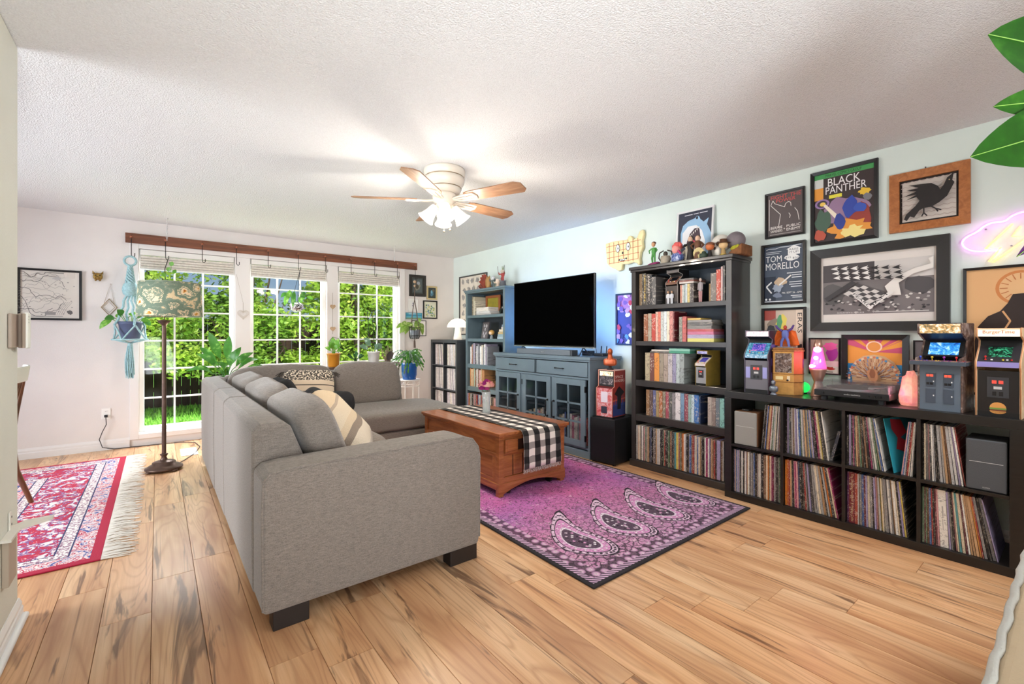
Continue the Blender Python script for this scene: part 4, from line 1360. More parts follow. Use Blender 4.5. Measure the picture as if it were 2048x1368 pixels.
# blue grey bookcase contents
Wb = 'in the blue grey bookcase'
row(lb, .09, SHZ[4], 'on the top shelf ' + Wb, [(.03, .27, (120, 110, 92), 'olive'), (.03, .26, (200, 190, 166), 'parchment'), (.02, .2, (226, 216, 196), 'short cream')], d=.2, y=.05)
for i, (w_, h_, c, nm) in enumerate([(.36, .022, (196, 190, 184), 'grey white'), (.33, .03, (214, 210, 206), 'white'), (.3, .048, (226, 218, 208), 'thick ivory')]):
    book(lb, .23, SHZ[4] + [0, .023, .054][i], w_, h_, .2, c, nm, 'in the flat pile on the top shelf ' + Wb, y=.03, standing=False)
pf = thing('picture_frame', 'ornate orange brown framed picture behind flat books in blue bookcase', 'picture frame', local_to_world(lb, .21, .2, SHZ[4]), RZ)
MB().box((0, 0, 0), (.34, .02, .03)).box((0, 0, .24), (.34, .02, .275)).box((0, 0, .03), (.035, .02, .24)).box((.3, 0, .03), (.34, .02, .24)).build('frame', M('frame_rust_ornate', (150, 84, 44), .5, bump=(70, .9)), pf, bevel=.004)
bx('print', (.03, .012, .025), (.31, .018, .245), M('print_olive_gold', (150, 136, 40), .5, var=(9, .25)), pf)
cam_ = thing('vintage_camera', 'small black vintage camera beside the flat books in blue bookcase', 'camera', local_to_world(lb, .70, .08, SHZ[4]), RZ)
bx('camera_body', (0, 0, 0), (.13, .06, .075), M('camera_black', (32, 32, 34), .5, bump=(120, .4)), cam_, .006)
MB().box((.035, .01, .075), (.095, .05, .098)).build('viewfinder', M('camera_silver', (170, 172, 172), .3, .8), cam_, bevel=.005)
MB().cyl((.065, -.03, .037), .028, .032, 18, axis='y').build('lens', M('camera_lens', (20, 20, 24), .15), cam_)
pf = thing('picture_frame', 'small grey damask picture leaning on the second blue shelf', 'picture frame', local_to_world(lb, .24, .1, SHZ[3]), RZ)
pf.rotation_euler = (R(-8), 0, RZ - R(6))
bx('frame', (0, 0, 0), (.19, .012, .235), M('frame_dark_pewter', (70, 64, 64), .5), pf, .003)
a = Art(.012, .012, .166, .211, -.001)
a.rect((0, 0), (1, 1), (96, 88, 90))
for i, (cx, cy) in enumerate([(.3, .3), (.7, .3), (.5, .55), (.3, .8), (.7, .8), (.5, .12)]):
    a.blob(cx, cy, .17, .14, (186, 180, 182), 40 + i, 9, .6)
a.done(pf)
fg = thing('figurine', 'small golden haired bobble figurine on the second blue shelf', 'figurine', local_to_world(lb, .5, .1, SHZ[3]), RZ)
MB().ball((0, 0, .085), (.042, .038, .036), 14).build('head', M('figurine_gold_hair', (206, 160, 90), .5), fg)
MB().ball((0, -.012, .08), (.034, .03, .027), 12).build('face', M('figurine_face', (230, 200, 170), .5), fg)
MB().cyl((0, 0, 0), .026, .05, 10, r2=.014).build('body', M('figurine_grey', (140, 150, 156), .5), fg)
for i, (w_, c, nm) in enumerate([(.19, (176, 196, 204), 'blue white'), (.18, (150, 176, 186), 'pale blue'), (.17, (206, 180, 130), 'straw'), (.15, (226, 214, 190), 'cream'), (.1, (214, 206, 196), 'narrow ivory'), (.09, (130, 150, 166), 'narrow slate')]):
    book(lb, .885 - w_, SHZ[3] + i * .0315, w_, .03, .15, c, nm, 'stacked at the right of the second blue shelf', y=.05, standing=False)
r_ = random.Random(77)
x = .075
for i in range(13):
    w_ = r_.uniform(.022, .04); h_ = r_.choice([.27, .28, .24, .25, .29])
    nm, c = r_.choice([('cream', (220, 208, 190)), ('white', (226, 226, 224)), ('rust', (150, 90, 60)), ('tan', (196, 164, 130)), ('grey', (140, 140, 146)), ('lavender', (168, 156, 176)), ('charcoal', (70, 68, 72))])
    book(lb, x, SHZ[2], w_, h_, .19, c, nm, 'on the third shelf ' + Wb)
    x += w_ + (.001 if i != 6 else .02)
    if x > .84:
        break
x = .07
for i in range(11):
    w_ = r_.uniform(.022, .036); h_ = r_.choice([.25, .24, .23, .26])
    nm, c = r_.choice([('orange tan', (196, 140, 90)), ('pink', (216, 170, 170)), ('white', (226, 222, 216)), ('brown', (130, 96, 74)), ('pale green', (170, 186, 166)), ('sand', (206, 184, 150))])
    book(lb, x, SHZ[1], w_, h_, .19, c, nm, 'on the fourth shelf ' + Wb)
    x += w_ + .001
fill_records(lb, .05, .87, SHZ[0], 'on bottom shelf of blue grey bookcase', 41, 0, 0, tmin=.02, tmax=.045, y0=.0)

# corner cube shelf with joined rows of sleeves (far, thin)
lc, LCELL = cube_unit('narrow charcoal cube shelf with records in the back corner', (3.36, 6.345, 0), 2, 3, gry_cube, w=.785, h=1.13, th=.045)
mb = MB(); r_ = random.Random(3)
cols_ = [M('far_sleeve_%d' % i, c, .6, var=(30, .2)) for i, c in enumerate([(222, 216, 214), (206, 196, 196), (196, 180, 186), (170, 168, 176), (226, 222, 214), (120, 112, 116), (206, 190, 170)])]
for (c, r), (x, z, iw, ih) in LCELL.items():
    xx = x + .05; a = 0.
    while xx < x + iw - .012:
        w_ = r_.uniform(.006, .016)
        top = -math.tan(R(a)) * .31
        mb.add([(xx, .03, z), (xx + w_, .03, z), (xx + w_, .33, z), (xx, .33, z), (xx + top, .03, z + .31), (xx + w_ + top, .03, z + .31), (xx + w_ + top, .33, z + .31), (xx + top, .33, z + .31)],
               [(0, 1, 5, 4), (1, 2, 6, 5), (3, 0, 4, 7), (4, 5, 6, 7)], r_.choice(cols_))
        xx += w_ + .001
        a = min(7, a + .5)
o = mb.build('record_sleeves', None)
o.location = lc.location; o.rotation_euler[2] = RZ
o['kind'] = 'stuff'; o['label'] = 'tight rows of pale record sleeves in the corner cube shelf'; o['category'] = 'records'
# ------------------------------------------------------------------ television stand
st_m = M('tv_stand_slate_blue', (106, 123, 134), .36, var=(5, .07), coat=.25)
hnd = M('handle_black_iron', (30, 30, 32), .35, .6)
dark_in = M('cabinet_inside_dark', (46, 50, 56), .6)
tv_w = 1.55
ts_ = thing('tv_stand', 'slate blue media cabinet with three glass doors below the television', 'media cabinet', (3.29, 4.53, 0), RZ)
dp = .46
bx('top_board', (-.02, -.022, .958), (tv_w + .02, dp, .99), st_m, ts_, .005)
bx('cornice', (-.008, -.01, .94), (tv_w + .008, dp, .958), st_m, ts_, .004)
for x0 in (0, tv_w - .022):
    bx('side_panel', (x0, 0, .05), (x0 + .022, dp, .94), st_m, ts_, .002)
bx('back_panel', (.022, dp - .012, .06), (tv_w - .022, dp, .94), dark_in, ts_)
bx('bottom_board', (.022, .01, .08), (tv_w - .022, dp - .012, .1), st_m, ts_)
bx('inner_shelf', (.022, .03, .43), (tv_w - .022, dp - .012, .45), dark_in, ts_)
bx('drawer_rail', (.022, .0, .765), (tv_w - .022, dp - .012, .785), st_m, ts_)
bx('plinth', (-.008, -.008, 0), (tv_w + .008, dp, .07), st_m, ts_, .004)
for xx in (.51, 1.02):
    bx('divider', (xx - .009, .0, .1), (xx + .009, dp - .012, .765), st_m, ts_)
for x0, x1 in ((.025, .743), (.777, 1.525)):
    d_ = bx('drawer', (x0, -.012, .792), (x1, .02, .932), st_m, ts_, .004)
    cx = (x0 + x1) / 2
    MB().tube([(cx - .055, -.012, .862), (cx - .055, -.034, .862), (cx + .055, -.034, .862), (cx + .055, -.012, .862)], .0045, 8).ball((cx - .055, -.034, .862), .008, 8, None, 6).ball((cx + .055, -.034, .862), .008, 8, None, 6).build('handle', hnd, d_)
cab_glass = M('cabinet_glass', (40, 52, 60), .04, alpha=.14, coat=.6)
def door(x0, x1, hx):
    z0, z1 = .102, .762
    st = .062
    dr = MB().box((x0, -.014, z0), (x0 + st, .008, z1)).box((x1 - st, -.014, z0), (x1, .008, z1)).box((x0 + st, -.014, z0), (x1 - st, .008, z0 + st)).box((x0 + st, -.014, z1 - st), (x1 - st, .008, z1)).build('door', st_m, ts_, bevel=.003)
    gx = [x0 + st, (x0 + x1) / 2, x1 - st]
    gz = [z0 + st + (z1 - z0 - 2 * st) * i / 3 for i in range(4)]
    MB().box((gx[1] - .009, -.012, gz[0]), (gx[1] + .009, .004, gz[3])).build('muntin', st_m, dr)
    for z in gz[1:3]:
        MB().box((gx[0], -.012, z - .009), (gx[2], .004, z + .009)).build('muntin', st_m, dr)
    for i in range(2):
        for j in range(3):
            bx('pane', (gx[i], -.004, gz[j]), (gx[i + 1], -.001, gz[j + 1]), cab_glass, dr)
    MB().tube([(hx, -.014, .345), (hx, -.042, .345), (hx, -.046, .36), (hx, -.046, .5), (hx, -.042, .515), (hx, -.014, .515)], .005, 8).ball((hx, -.02, .345), .011, 8, None, 6).ball((hx, -.02, .515), .011, 8, None, 6).build('handle', hnd, dr)
    xe = x0 if hx > (x0 + x1) / 2 else x1
    for z in (z0 + .09, z1 - .09):
        MB().box((xe - .006, -.017, z - .03), (xe + .006, .0, z + .03)).build('hinge', hnd, dr)
door(.022, .497, .465)
door(.534, 1.004, .965)
door(1.033, 1.50, 1.065)
r_ = random.Random(8)
for cab, (xa, xb, nm) in enumerate(((.54, 1.0, 'behind the middle glass door'), (1.04, 1.50, 'behind the right glass door'))):
    x = xa
    while x < xb - .03:
        w_ = r_.uniform(.018, .034)
        nm2, c = r_.choice([('white', (214, 206, 200)), ('red', (150, 60, 60)), ('blue', (80, 100, 150)), ('cream', (206, 190, 160)), ('black', (50, 48, 52)), ('pink', (206, 130, 150)), ('grey', (140, 140, 146))])
        book(ts_, x, .1, w_, r_.uniform(.24, .3), .2, c, nm2, nm, y=.08)
        x += w_ + .001
    bx_ = tag(MB().box((0, 0, 0), (.3, .2, .05)).build('disc_player', M('player_dark', (40, 46, 54), .4), bevel=.004), ('flat black disc player behind the middle glass door', 'flat black game console behind the right glass door')[cab], 'player')
    bx_.location = local_to_world(ts_, xa + .08, .1, .4505); bx_.rotation_euler[2] = RZ

# television
tvblack = M('tv_screen_black', (1, 1, 1), .9)
tvblack.node_tree.nodes['Principled BSDF'].inputs['Specular IOR Level'].default_value = .02
tvx, tvw, tvh = 3.44, 1.295, .755
tv = thing('television', 'large flat television with black screen on the slate cabinet', 'television', (tvx, 4.35, .99), RZ)
bx('screen_panel', (0, .0, .085), (tvw, .03, .085 + tvh), M('tv_bezel', (24, 24, 26), .3), tv, .003)
bx('screen', (.008, -.0015, .1), (tvw - .008, .001, .085 + tvh - .008), tvblack, tv)
bx('bottom_bezel', (0, -.006, .078), (tvw, .03, .09), M('tv_trim_silver', (176, 180, 184), .25, .9), tv, .002)
bx('rear_housing', (.2, .03, .16), (tvw - .2, .065, .55), M('tv_bezel', (24, 24, 26)), tv, .01)
for fx in (.16, tvw - .16):
    MB().tube([(fx, .012, .085), (fx + .015, -.06, .006), (fx + .02, -.1, .005)], .006, 6).tube([(fx, .012, .085), (fx + .02, .09, .006), (fx + .02, .12, .005)], .006, 6).build('foot', M('tv_foot_silver', (90, 92, 96), .3, .8), tv)
led = MB()
for a, b in (((.06, .031, .14), (tvw - .06, .034, .148)), ((.06, .031, .76), (tvw - .06, .034, .768)), ((.05, .031, .14), (.058, .034, .768)), ((tvw - .058, .031, .14), (tvw - .05, .034, .768))):
    led.box(a, b)
led.build('led_strip', M('led_strip_blue', (40, 120, 255), .5, emit=((40, 130, 255), 6.)), tv)
for yy, zz, e in ((3.7, 1.45, 5), (4.28, 1.4, 2.0), (3.15, 1.35, 1.6)):
    add_light('television_backlight', 'AREA', (tvx + .08, yy, zz), e, (.2, .46, 1.0), .6 if yy == 3.7 else .25, .5, aim=(W, yy + (0 if yy == 3.7 else (.25 if yy > 4 else -.25)), zz + .05))
sb = thing('soundbar', 'long grey soundbar in front of the television', 'soundbar', (3.325, 4.155, .9905), RZ)
bx('soundbar_body', (0, 0, 0), (.9, .085, .058), M('soundbar_grey_mesh', (104, 112, 120), .6, bump=(260, .4)), sb, .006)
bx('end_cap', (.87, -.001, .0), (.902, .086, .0585), M('soundbar_cap', (60, 64, 70), .4), sb, .004)
a = Art(.42, .02, .06, .016, -.0015)
a.rect((0, 0), (1, 1), (40, 44, 50)); a.rect((.1, .3), (.4, .7), (206, 214, 220)); a.rect((.55, .3), (.9, .7), (206, 214, 220)); a.done(sb, 'display')
rt = thing('wifi_router', 'black router with stub antennas at the right end of the cabinet', 'router', (3.5, 3.12, .9905), RZ)
bx('router_body', (0, 0, 0), (.12, .1, .03), M('router_black', (22, 26, 34), .4), rt, .006)
for xx in (.02, .09):
    MB().tube([(xx, .09, .02), (xx, .1, .1)], .006, 6).build('antenna', M('router_black', (22, 26, 34)), rt)
MB().tube([(.0, .05, .02), (-.03, .06, .12), (-.12, .08, .2), (-.2, .09, .24)], .003, 6).build('power_cord', M('cord_black', (18, 18, 20), .5), rt)
bx_ = thing('cable_box', 'small black media box beside the router', 'media box', (3.52, 3.3, .9905), RZ)
bx('box_body', (0, 0, 0), (.1, .09, .05), M('router_black', (22, 26, 34)), bx_, .005)
bx('front_strip', (.01, -.001, .02), (.09, .0, .028), flat((60, 70, 90)), bx_)

# subwoofer, its cords, outlet
sw = thing('subwoofer', 'black box subwoofer on the floor under the red arcade cabinet', 'subwoofer', (3.262, 2.945, 0), R(-84))
bx('subwoofer_cabinet', (0, 0, .012), (.27, .38, .425), M('subwoofer_black', (22, 22, 24), .45, var=(6, .15)), sw, .004)
for q in ((.02, .02), (.25, .02), (.02, .36), (.25, .36)):
    MB().cyl((q[0], q[1], 0), .014, .013, 10).build('foot', M('rubber_black', (16, 16, 16), .8), sw)
def outlet(name, loc, rz, label):
    t = thing(name, label, 'outlet', loc, rz)
    bx('face_plate', (-.036, -.005, -.057), (.036, 0, .057), M('outlet_white', (236, 232, 226), .4), t, .003)
    for z in (-.022, .022):
        s_ = bx('socket', (-.016, -.0075, z - .014), (.016, -.004, z + .014), M('outlet_white', (236, 232, 226)), t, .004)
        MB().box((-.008, -.0082, z - .002), (-.0055, -.007, z + .008)).box((.0055, -.0082, z - .002), (.008, -.007, z + .008)).build('slot', M('slot_dark', (40, 38, 36), .7), s_)
    return t
outlet('wall_outlet', (W - .001, 2.68, .33), RZ, 'white outlet on the wall behind the subwoofer')
pc = thing('power_adapter', 'white power adapter on the floor beside the espresso bookcase', 'power adapter', (3.60, 2.685, 0), RZ)
bx('adapter_body', (-.03, -.05, 0), (.02, .06, .022), M('adapter_white', (226, 214, 200), .5), pc, .006)
bx('adapter_plug', (-.015, .02, .022), (.015, .06, .1), M('adapter_white', (226, 214, 200)), pc, .006)
for i, pts in enumerate([[(W - .02, 2.68, .31), (W - .05, 2.72, .25), (W - .06, 2.66, .17), (W - .07, 2.7, .1), (3.66, 2.69, .06)], [(W - .02, 2.68, .35), (W - .04, 2.74, .4), (W - .05, 2.78, .46)], [(W - .04, 2.73, .2), (W - .05, 2.67, .14), (W - .05, 2.71, .09), (W - .04, 2.66, .05), (W - .03, 2.70, .03)]]):
    tag(MB().tube(pts, .004, 6).build('black_cable', M('cord_black', (18, 18, 20))), ['black cord dropping from the outlet to the white adapter', 'black cord rising behind the red arcade cabinet', 'tangled black cord hanging near the floor by the subwoofer'][i], 'cord')

# ------------------------------------------------------------------ arcade cabinets and toys
def arcade(name, label, loc, rz, w, h, d, prof, side_m, front, marquee, screen, panel, extra=None, edge_m=None):
    """prof: list of (depth 0..1 from front, height 0..1) side outline; front face lies at small depth values"""
    t = thing(name, label, 'arcade machine', loc, rz)
    th = w * .05
    P_ = [(p[0] * d, p[1] * h) for p in prof]
    for x0 in (0, w - th):
        MB().prism(P_, x0, x0 + th, 'x').build('side_panel', side_m, t, bevel=.0015)
        if edge_m:
            o_ = [(x0 + th / 2, p[0], p[1]) for p in P_]
            MB().tube(o_, th * .32, 5, closed=True).build('edge_trim', edge_m, t)
    def slab(a, b, name_, m, inset=.012, thick=.006):
        """front slab between two side-outline points a, b (depth,height)"""
        ya, za = a[0] * d + inset * d, a[1] * h; yb_, zb = b[0] * d + inset * d, b[1] * h
        v = Vector((0, yb_ - ya, zb - za)); nrm = Vector((0, -(zb - za), yb_ - ya)).normalized()
        A = [Vector((th, ya, za)), Vector((w - th, ya, za)), Vector((w - th, yb_, zb)), Vector((th, yb_, zb))]
        B = [p - nrm * thick for p in A]
        o = MB().add(A + B, [(0, 1, 2, 3), (7, 6, 5, 4), (0, 4, 5, 1), (1, 5, 6, 2), (2, 6, 7, 3), (3, 7, 4, 0)]).build(name_, m, t)
        return o, A, nrm
    return t, slab, th

def plate(parent, A, u0, v0, u1, v1, m, name_, lift=.0012, nrm=None):
    """thin quad on slab corner list A (bilinear)"""
    def q(u, v):
        return A[0].lerp(A[1], u).lerp(A[3].lerp(A[2], u), v)
    n_ = (A[1] - A[0]).cross(A[3] - A[0]).normalized()
    p = [q(u0, v0), q(u1, v0), q(u1, v1), q(u0, v1)]
    mb = MB()
    mb.add([a + n_ * lift for a in p] + p, [(0, 1, 2, 3), (0, 4, 5, 1), (1, 5, 6, 2), (2, 6, 7, 3), (3, 7, 4, 0)])
    return mb.build(name_, m, parent)
def plate_text(parent, A, txt, u0, v0, u1, v1, c, lift=.002, emit=None):
    def q(u, v):
        return A[0].lerp(A[1], u).lerp(A[3].lerp(A[2], u), v)
    n_ = (A[1] - A[0]).cross(A[3] - A[0]).normalized()
    vs, fs = text_geo(txt)
    return MB().add([q(u0 + (u1 - u0) * u, v0 + (v1 - v0) * v) + n_ * lift for u, v in vs], fs).build('lettering', flat(c, .5, emit), parent)
def speckle(name, c1, c2, c3, scale, emit=0.):
    if name in MATS:
        return MATS[name]
    k = NT(name)
    f = k.noise(k.coord('Object'), scale, 4, .75, 1.2)
    c = k.ramp(f, [(.34, c1), (.5, c2), (.64, c3)])
    k.col(c)
    k.set(Roughness=.35)
    if emit:
        k.l(c, k.b.inputs['Emission Color'])
        k.b.inputs['Emission Strength'].default_value = emit
    MATS[name] = k.m
    return k.m

std_prof = [(.04, 0), (.04, .52), (-.02, .56), (0, .62), (.42, .80), (.46, .86), (.12, .905), (.12, 1.0), (1, 1), (1, 0)]
TOPZ = .79
def build_standard(label, loc, rz, w, h, d, side_m, edge_m, front_m, panel_m, scr_m, marq_m, marq_text, marq_col, door=True, bezel_m=None, prof=std_prof):
    t, slab, th = arcade('arcade_machine', label, loc, rz, w, h, d, prof, side_m, None, None, None, None, edge_m=edge_m)
    f, A, n_ = slab(prof[0], prof[1], 'front_panel', front_m)
    if door:
        cd = plate(f, A, .24, .42, .76, .86, M('coin_door_charcoal', (58, 58, 62), .4), 'coin_door', .003)
        for u in (.36, .52):
            plate(f, A, u, .72, u + .11, .79, flat((190, 60, 50), .4, emit=1.2), 'coin_slot', .0045)
        plate(f, A, .40, .6, .6, .66, flat((196, 196, 196), .3), 'coin_plate', .0045)
        for u in (.37, .53):
            plate(f, A, u, .46, u + .1, .55, M('coin_return_black', (22, 22, 24), .4), 'coin_return', .0045)
    pn, A2, n2 = slab(prof[2], prof[3], 'control_lip', panel_m)
    cp, A3, n3 = slab(prof[3], prof[4], 'screen_bezel', bezel_m or panel_m)
    plate(cp, A3, .22, .3, .8, .9, scr_m, 'screen', .002)
    for i, u in enumerate((.2, .35, .62, .72, .82)):
        c_ = A3[0].lerp(A3[1], u).lerp(A3[3].lerp(A3[2], u), .1)
        mb = MB().cyl(tuple(c_), .004, .006, 8)
        if i == 0:
            mb.tube([tuple(c_), tuple(c_ + Vector((0, 0, .016)))], .0018, 6).ball(tuple(c_ + Vector((0, 0, .018))), .005, 8, None, 6)
        mb.build('joystick' if i == 0 else 'button', flat([(200, 40, 40), (230, 230, 230), (230, 200, 60), (230, 230, 230), (200, 40, 40)][i], .3), cp)
    slab(prof[4], prof[5], 'screen_hood_back', M('arcade_inner_black', (16, 16, 18), .5))
    slab(prof[5], prof[6], 'speaker_panel', M('arcade_inner_black', (16, 16, 18)))
    mq, A4, n4 = slab(prof[6], prof[7], 'marquee', marq_m)
    if marq_text:
        plate_text(mq, A4, marq_text, .12, .25, .88, .75, marq_col)
    bx('top_panel', (th, prof[7][0] * d, h - .006), (w - th, d, h), side_m, t)
    bx('rear_panel', (th, d - .006, 0), (w - th, d, h - .006), side_m, t)
    bx('kick_plate', (th * .3, .045 * d, 0), (w - th * .3, .06 * d, .06 * h), M('arcade_inner_black', (16, 16, 18)), t)
    return t, A, f

lav = M('arcade_side_purple', (58, 50, 78), .4)
t, A, f = build_standard('grey mini arcade machine with blue control deck beside the fortune cabinet', (3.375, 1.56, TOPZ), R(-86), .165, .45, .2, M('arcade_side_dark_purple', (48, 42, 62), .4), M('arcade_trim_grey', (120, 116, 130), .4), M('arcade_front_grey', (110, 108, 116), .45), speckle('deck_blue_white', (40, 90, 150), (120, 176, 206), (226, 236, 240), 60), speckle('screen_game_blue', (20, 24, 60), (60, 70, 170), (200, 120, 160), 50, .6), speckle('marquee_pink_white', (214, 110, 130), (240, 216, 220), (246, 238, 238), 75, .6), None, None, bezel_m=speckle('bezel_blue_art', (24, 60, 110), (60, 140, 176), (150, 210, 220), 45, .15))
for s_ in (-1, 1):
    u0 = .02 if s_ < 0 else .78
    plate(f, A, u0, .46, u0 + .2, .8, flat((158, 158, 214), .5), 'side_arrow', .0015)
for z in (.1, .2, .3):
    bx('side_graphic', (.1652, .06, z), (.1662, .15, z + .05), flat((120, 96, 176)), t)
# fortune cabinet (gold, hexagonal front)
ft = thing('fortune_machine', 'gold mini fortune teller cabinet with glass front', 'toy cabinet', (3.44, 1.385, TOPZ), R(-78))
gold = M('cabinet_gold', (206, 156, 88), .38, .35, var=(30, .12))
gold_d = M('cabinet_gold_edge', (150, 104, 56), .45, .3, var=(60, .3))
rust = M('cabinet_orange_side', (186, 96, 56), .5, var=(20, .15))
w_, d_, h_ = .125, .12, .335
hexa = [(0, .0), (w_, 0), (w_ + .045, .05), (w_ + .045, d_), (-.012, d_), (-.012, .02)]
MB().prism(hexa, 0, .09, 'z').build('lower_case', gold, ft, bevel=.002)
MB().prism(hexa, .09, .145, 'z').build('coin_case', gold, ft, bevel=.002)
MB().prism([(p[0] * .98 + .002, p[1] + .004) for p in hexa], .145, .3, 'z').build('upper_case', rust, ft)
MB().prism([(p[0] * 1.06 - .005, p[1] * 1.06 - .005) for p in hexa], .3, .315, 'z').build('cornice', gold_d, ft, bevel=.003)
MB().prism([(p[0] * 1.0, p[1]) for p in hexa], .315, .328, 'z').build('crown', gold_d, ft, bevel=.003)
for z in (.0885, .1445):
    MB().prism([(p[0] * 1.02 - .0012, p[1] * 1.02 - .0015) for p in hexa], z - .003, z + .003, 'z').build('moulding', gold_d, ft)
MB().box((0, -.001, .146), (.012, .006, .3)).box((w_ - .012, -.001, .146), (w_, .006, .3)).box((.012, -.001, .29), (w_ - .012, .006, .3)).box((.012, -.001, .146), (w_ - .012, .006, .154)).build('window_frame', gold, ft)
bx('window_scene', (.012, .002, .154), (w_ - .012, .0045, .29), speckle('fortune_scene', (40, 32, 44), (150, 120, 104), (226, 220, 216), 38), ft)
bx('window_glass', (.012, -.0008, .154), (w_ - .012, .0002, .29), cab_glass, ft)
bx('coin_plate', (.015, -.0015, .105), (.06, 0, .128), flat((236, 216, 160)), ft)
bx('coin_plate', (.085, -.0015, .1), (.103, 0, .132), flat((226, 206, 170)), ft)
MB().cyl((.088, -.004, .102), .007, .005, 10, axis='y').build('coin_knob', M('knob_dark', (40, 28, 24), .4), ft)
bx('side_graphic', (w_ + .0455, .06, .19), (w_ + .0465, .085, .25), flat((110, 70, 150)), ft)
# figure on top of the gold cabinet: plain caped figure
fg = thing('caped_figurine', 'blue figurine with wide orange cape on the gold cabinet', 'figurine', (3.5, 1.33, TOPZ + .329), RZ)
fb = M('figurine_blue', (96, 110, 176), .5); fo = M('figurine_orange_cape', (222, 98, 24), .55, var=(14, .15)); fp = M('figurine_purple', (84, 60, 130), .5)
MB().add([(-.02, .012, .13), (.02, .012, .13), (.062, .018, .115), (.088, .012, .02), (.05, .03, .012), (.0, .034, .03), (-.05, .03, .012), (-.088, .012, .02), (-.062, .018, .115)], [list(range(9))]).build('cape', fo, fg).modifiers.new('thick', 'SOLIDIFY').thickness = .004
MB().cushion((0, 0, .095), .022, .014, .03, 3, 6).build('torso', fb, fg)
MB().ball((0, 0, .143), (.012, .012, .015), 10, None, 8).build('head', M('figurine_red', (170, 60, 40), .5), fg)
for s_ in (-1, 1):
    MB().tube([(s_ * .02, 0, .118), (s_ * .045, -.004, .135), (s_ * .058, -.01, .158)], [.009, .008, .006], 7).build('arm', fp, fg)
    MB().tube([(s_ * .01, 0, .07), (s_ * .022, -.004, .04), (s_ * .026, 0, .004)], [.011, .009, .008], 7).build('leg', fb, fg)
bx('base', (-.05, -.02, 0), (.06, .035, .006), M('figurine_rock', (150, 146, 150), .8, bump=(50, .8)), fg, .002)
# small silver bust
sb_ = thing('bust_figurine', 'tiny silver bust at the shelf edge before the gold cabinet', 'figurine', (3.385, 1.36, TOPZ), R(-95))
sil = M('bust_pewter', (120, 128, 138), .35, .6, var=(40, .3))
MB().lathe((0, 0, 0), [(0, 0), (.022, 0), (.023, .006), (.014, .012), (.012, .022), (0, .022)], 14).build('pedestal', sil, sb_)
MB().cushion((0, 0, .042), .03, .018, .024, 2.6, 8).build('shoulders', sil, sb_)
MB().ball((0, -.004, .085), (.014, .016, .02), 12).tube([(0, 0, .058), (0, -.002, .072)], .008, 8).build('head', sil, sb_)
# green glowing orb
gr_ = thing('orb_lamp', 'small green glowing orb lamp between gold cabinet and lava lamp', 'lamp', (3.64, 1.26, TOPZ), RZ)
MB().cyl((0, 0, 0), .02, .008, 14).build('base', M('orb_base_black', (20, 24, 22), .4), gr_)
MB().ball((0, 0, .044), .038, 16, None, 12).build('globe', M('orb_green_glass', (40, 190, 90), .3, emit=((30, 210, 80), 1.6)), gr_)
add_light('orb_glow', 'POINT', (3.55, 1.25, TOPZ + .05), .12, (.1, 1, .3), radius=.03)
# lava lamp
lv = thing('lava_lamp', 'copper lava lamp glowing pink behind the turntable', 'lamp', (3.56, 1.147, TOPZ), RZ)
cop = M('lava_copper', (196, 156, 138), .3, .75)
MB().lathe((0, 0, 0), [(0, 0), (.044, 0), (.045, .004), (.03, .075), (.024, .094), (.026, .1), (.05, .178), (.052, .186), (.0, .186)], 28).build('base', cop, lv)
MB().lathe((0, 0, 0), [(0, .187), (.051, .187), (.050, .2), (.026, .335), (0, .336)], 28).build('globe', M('lava_liquid_pink', (238, 90, 170), .08, emit=((240, 96, 176), 1.0), coat=1.), lv)
wax = M('lava_wax', (255, 214, 226), .4, emit=((255, 206, 226), 1.3))
for c_, r_3 in (((-.012, -.03, .205), (.032, .022, .018)), ((0, -.038, .262), (.016, .012, .014)), ((.004, -.022, .318), (.024, .018, .022))):
    MB().ball(c_, r_3, 14, None, 10).build('wax', wax, lv)
MB().lathe((0, 0, 0), [(.027, .334), (.028, .338), (.018, .386), (.0, .388)], 24).build('cap', cop, lv)
add_light('lava_glow', 'POINT', (3.49, 1.147, TOPZ + .26), .7, (1, .25, .6), radius=.05)
# turntable
tt = thing('turntable', 'black turntable with clear dust cover on the cube shelf', 'turntable', (3.40, 1.118, TOPZ), R(-91))
tb = M('turntable_black', (26, 26, 28), .4)
for q in ((.045, .04), (.345, .04), (.045, .28), (.345, .28)):
    MB().cyl((q[0], q[1], 0), .02, .026, 16).build('foot', M('rubber_grey', (50, 52, 56), .6), tt)
bx('plinth', (0, 0, .026), (.39, .31, .066), tb, tt, .004)
MB().cyl((.165, .155, .066), .14, .012, 40).build('platter', M('platter_silver', (166, 168, 172), .3, .7), tt)
MB().cyl((.165, .155, .078), .138, .003, 40).build('slip_mat', M('mat_black', (20, 20, 20), .8), tt)
MB().cyl((.34, .25, .066), .022, .03, 16).tube([(.34, .25, .092), (.34, .12, .092), (.29, .07, .09)], .004, 6).box((.275, .05, .083), (.3, .08, .093)).build('tonearm', M('tonearm_silver', (176, 178, 182), .3, .8), tt)
for u in (.05, .29, .318, .346):
    MB().cyl((u, -.008, .046), .0075, .009, 14, axis='y').build('knob', M('knob_black', (14, 14, 15), .35), tt)
a = Art(.165, .042, .085, .009, -.0006); a.text('audio-technica', (0, 0), (1, 1), (200, 200, 200)); a.done(tt)
cv = M('dust_cover_acrylic', (150, 146, 148), .05, alpha=.2, coat=1.)
MB().box((.004, .004, .066), (.386, .008, .112)).box((.004, .302, .066), (.386, .306, .112)).box((.004, .008, .066), (.008, .302, .112)).box((.382, .008, .066), (.386, .302, .112)).box((.004, .004, .112), (.386, .306, .116)).build('dust_cover', cv, tt)
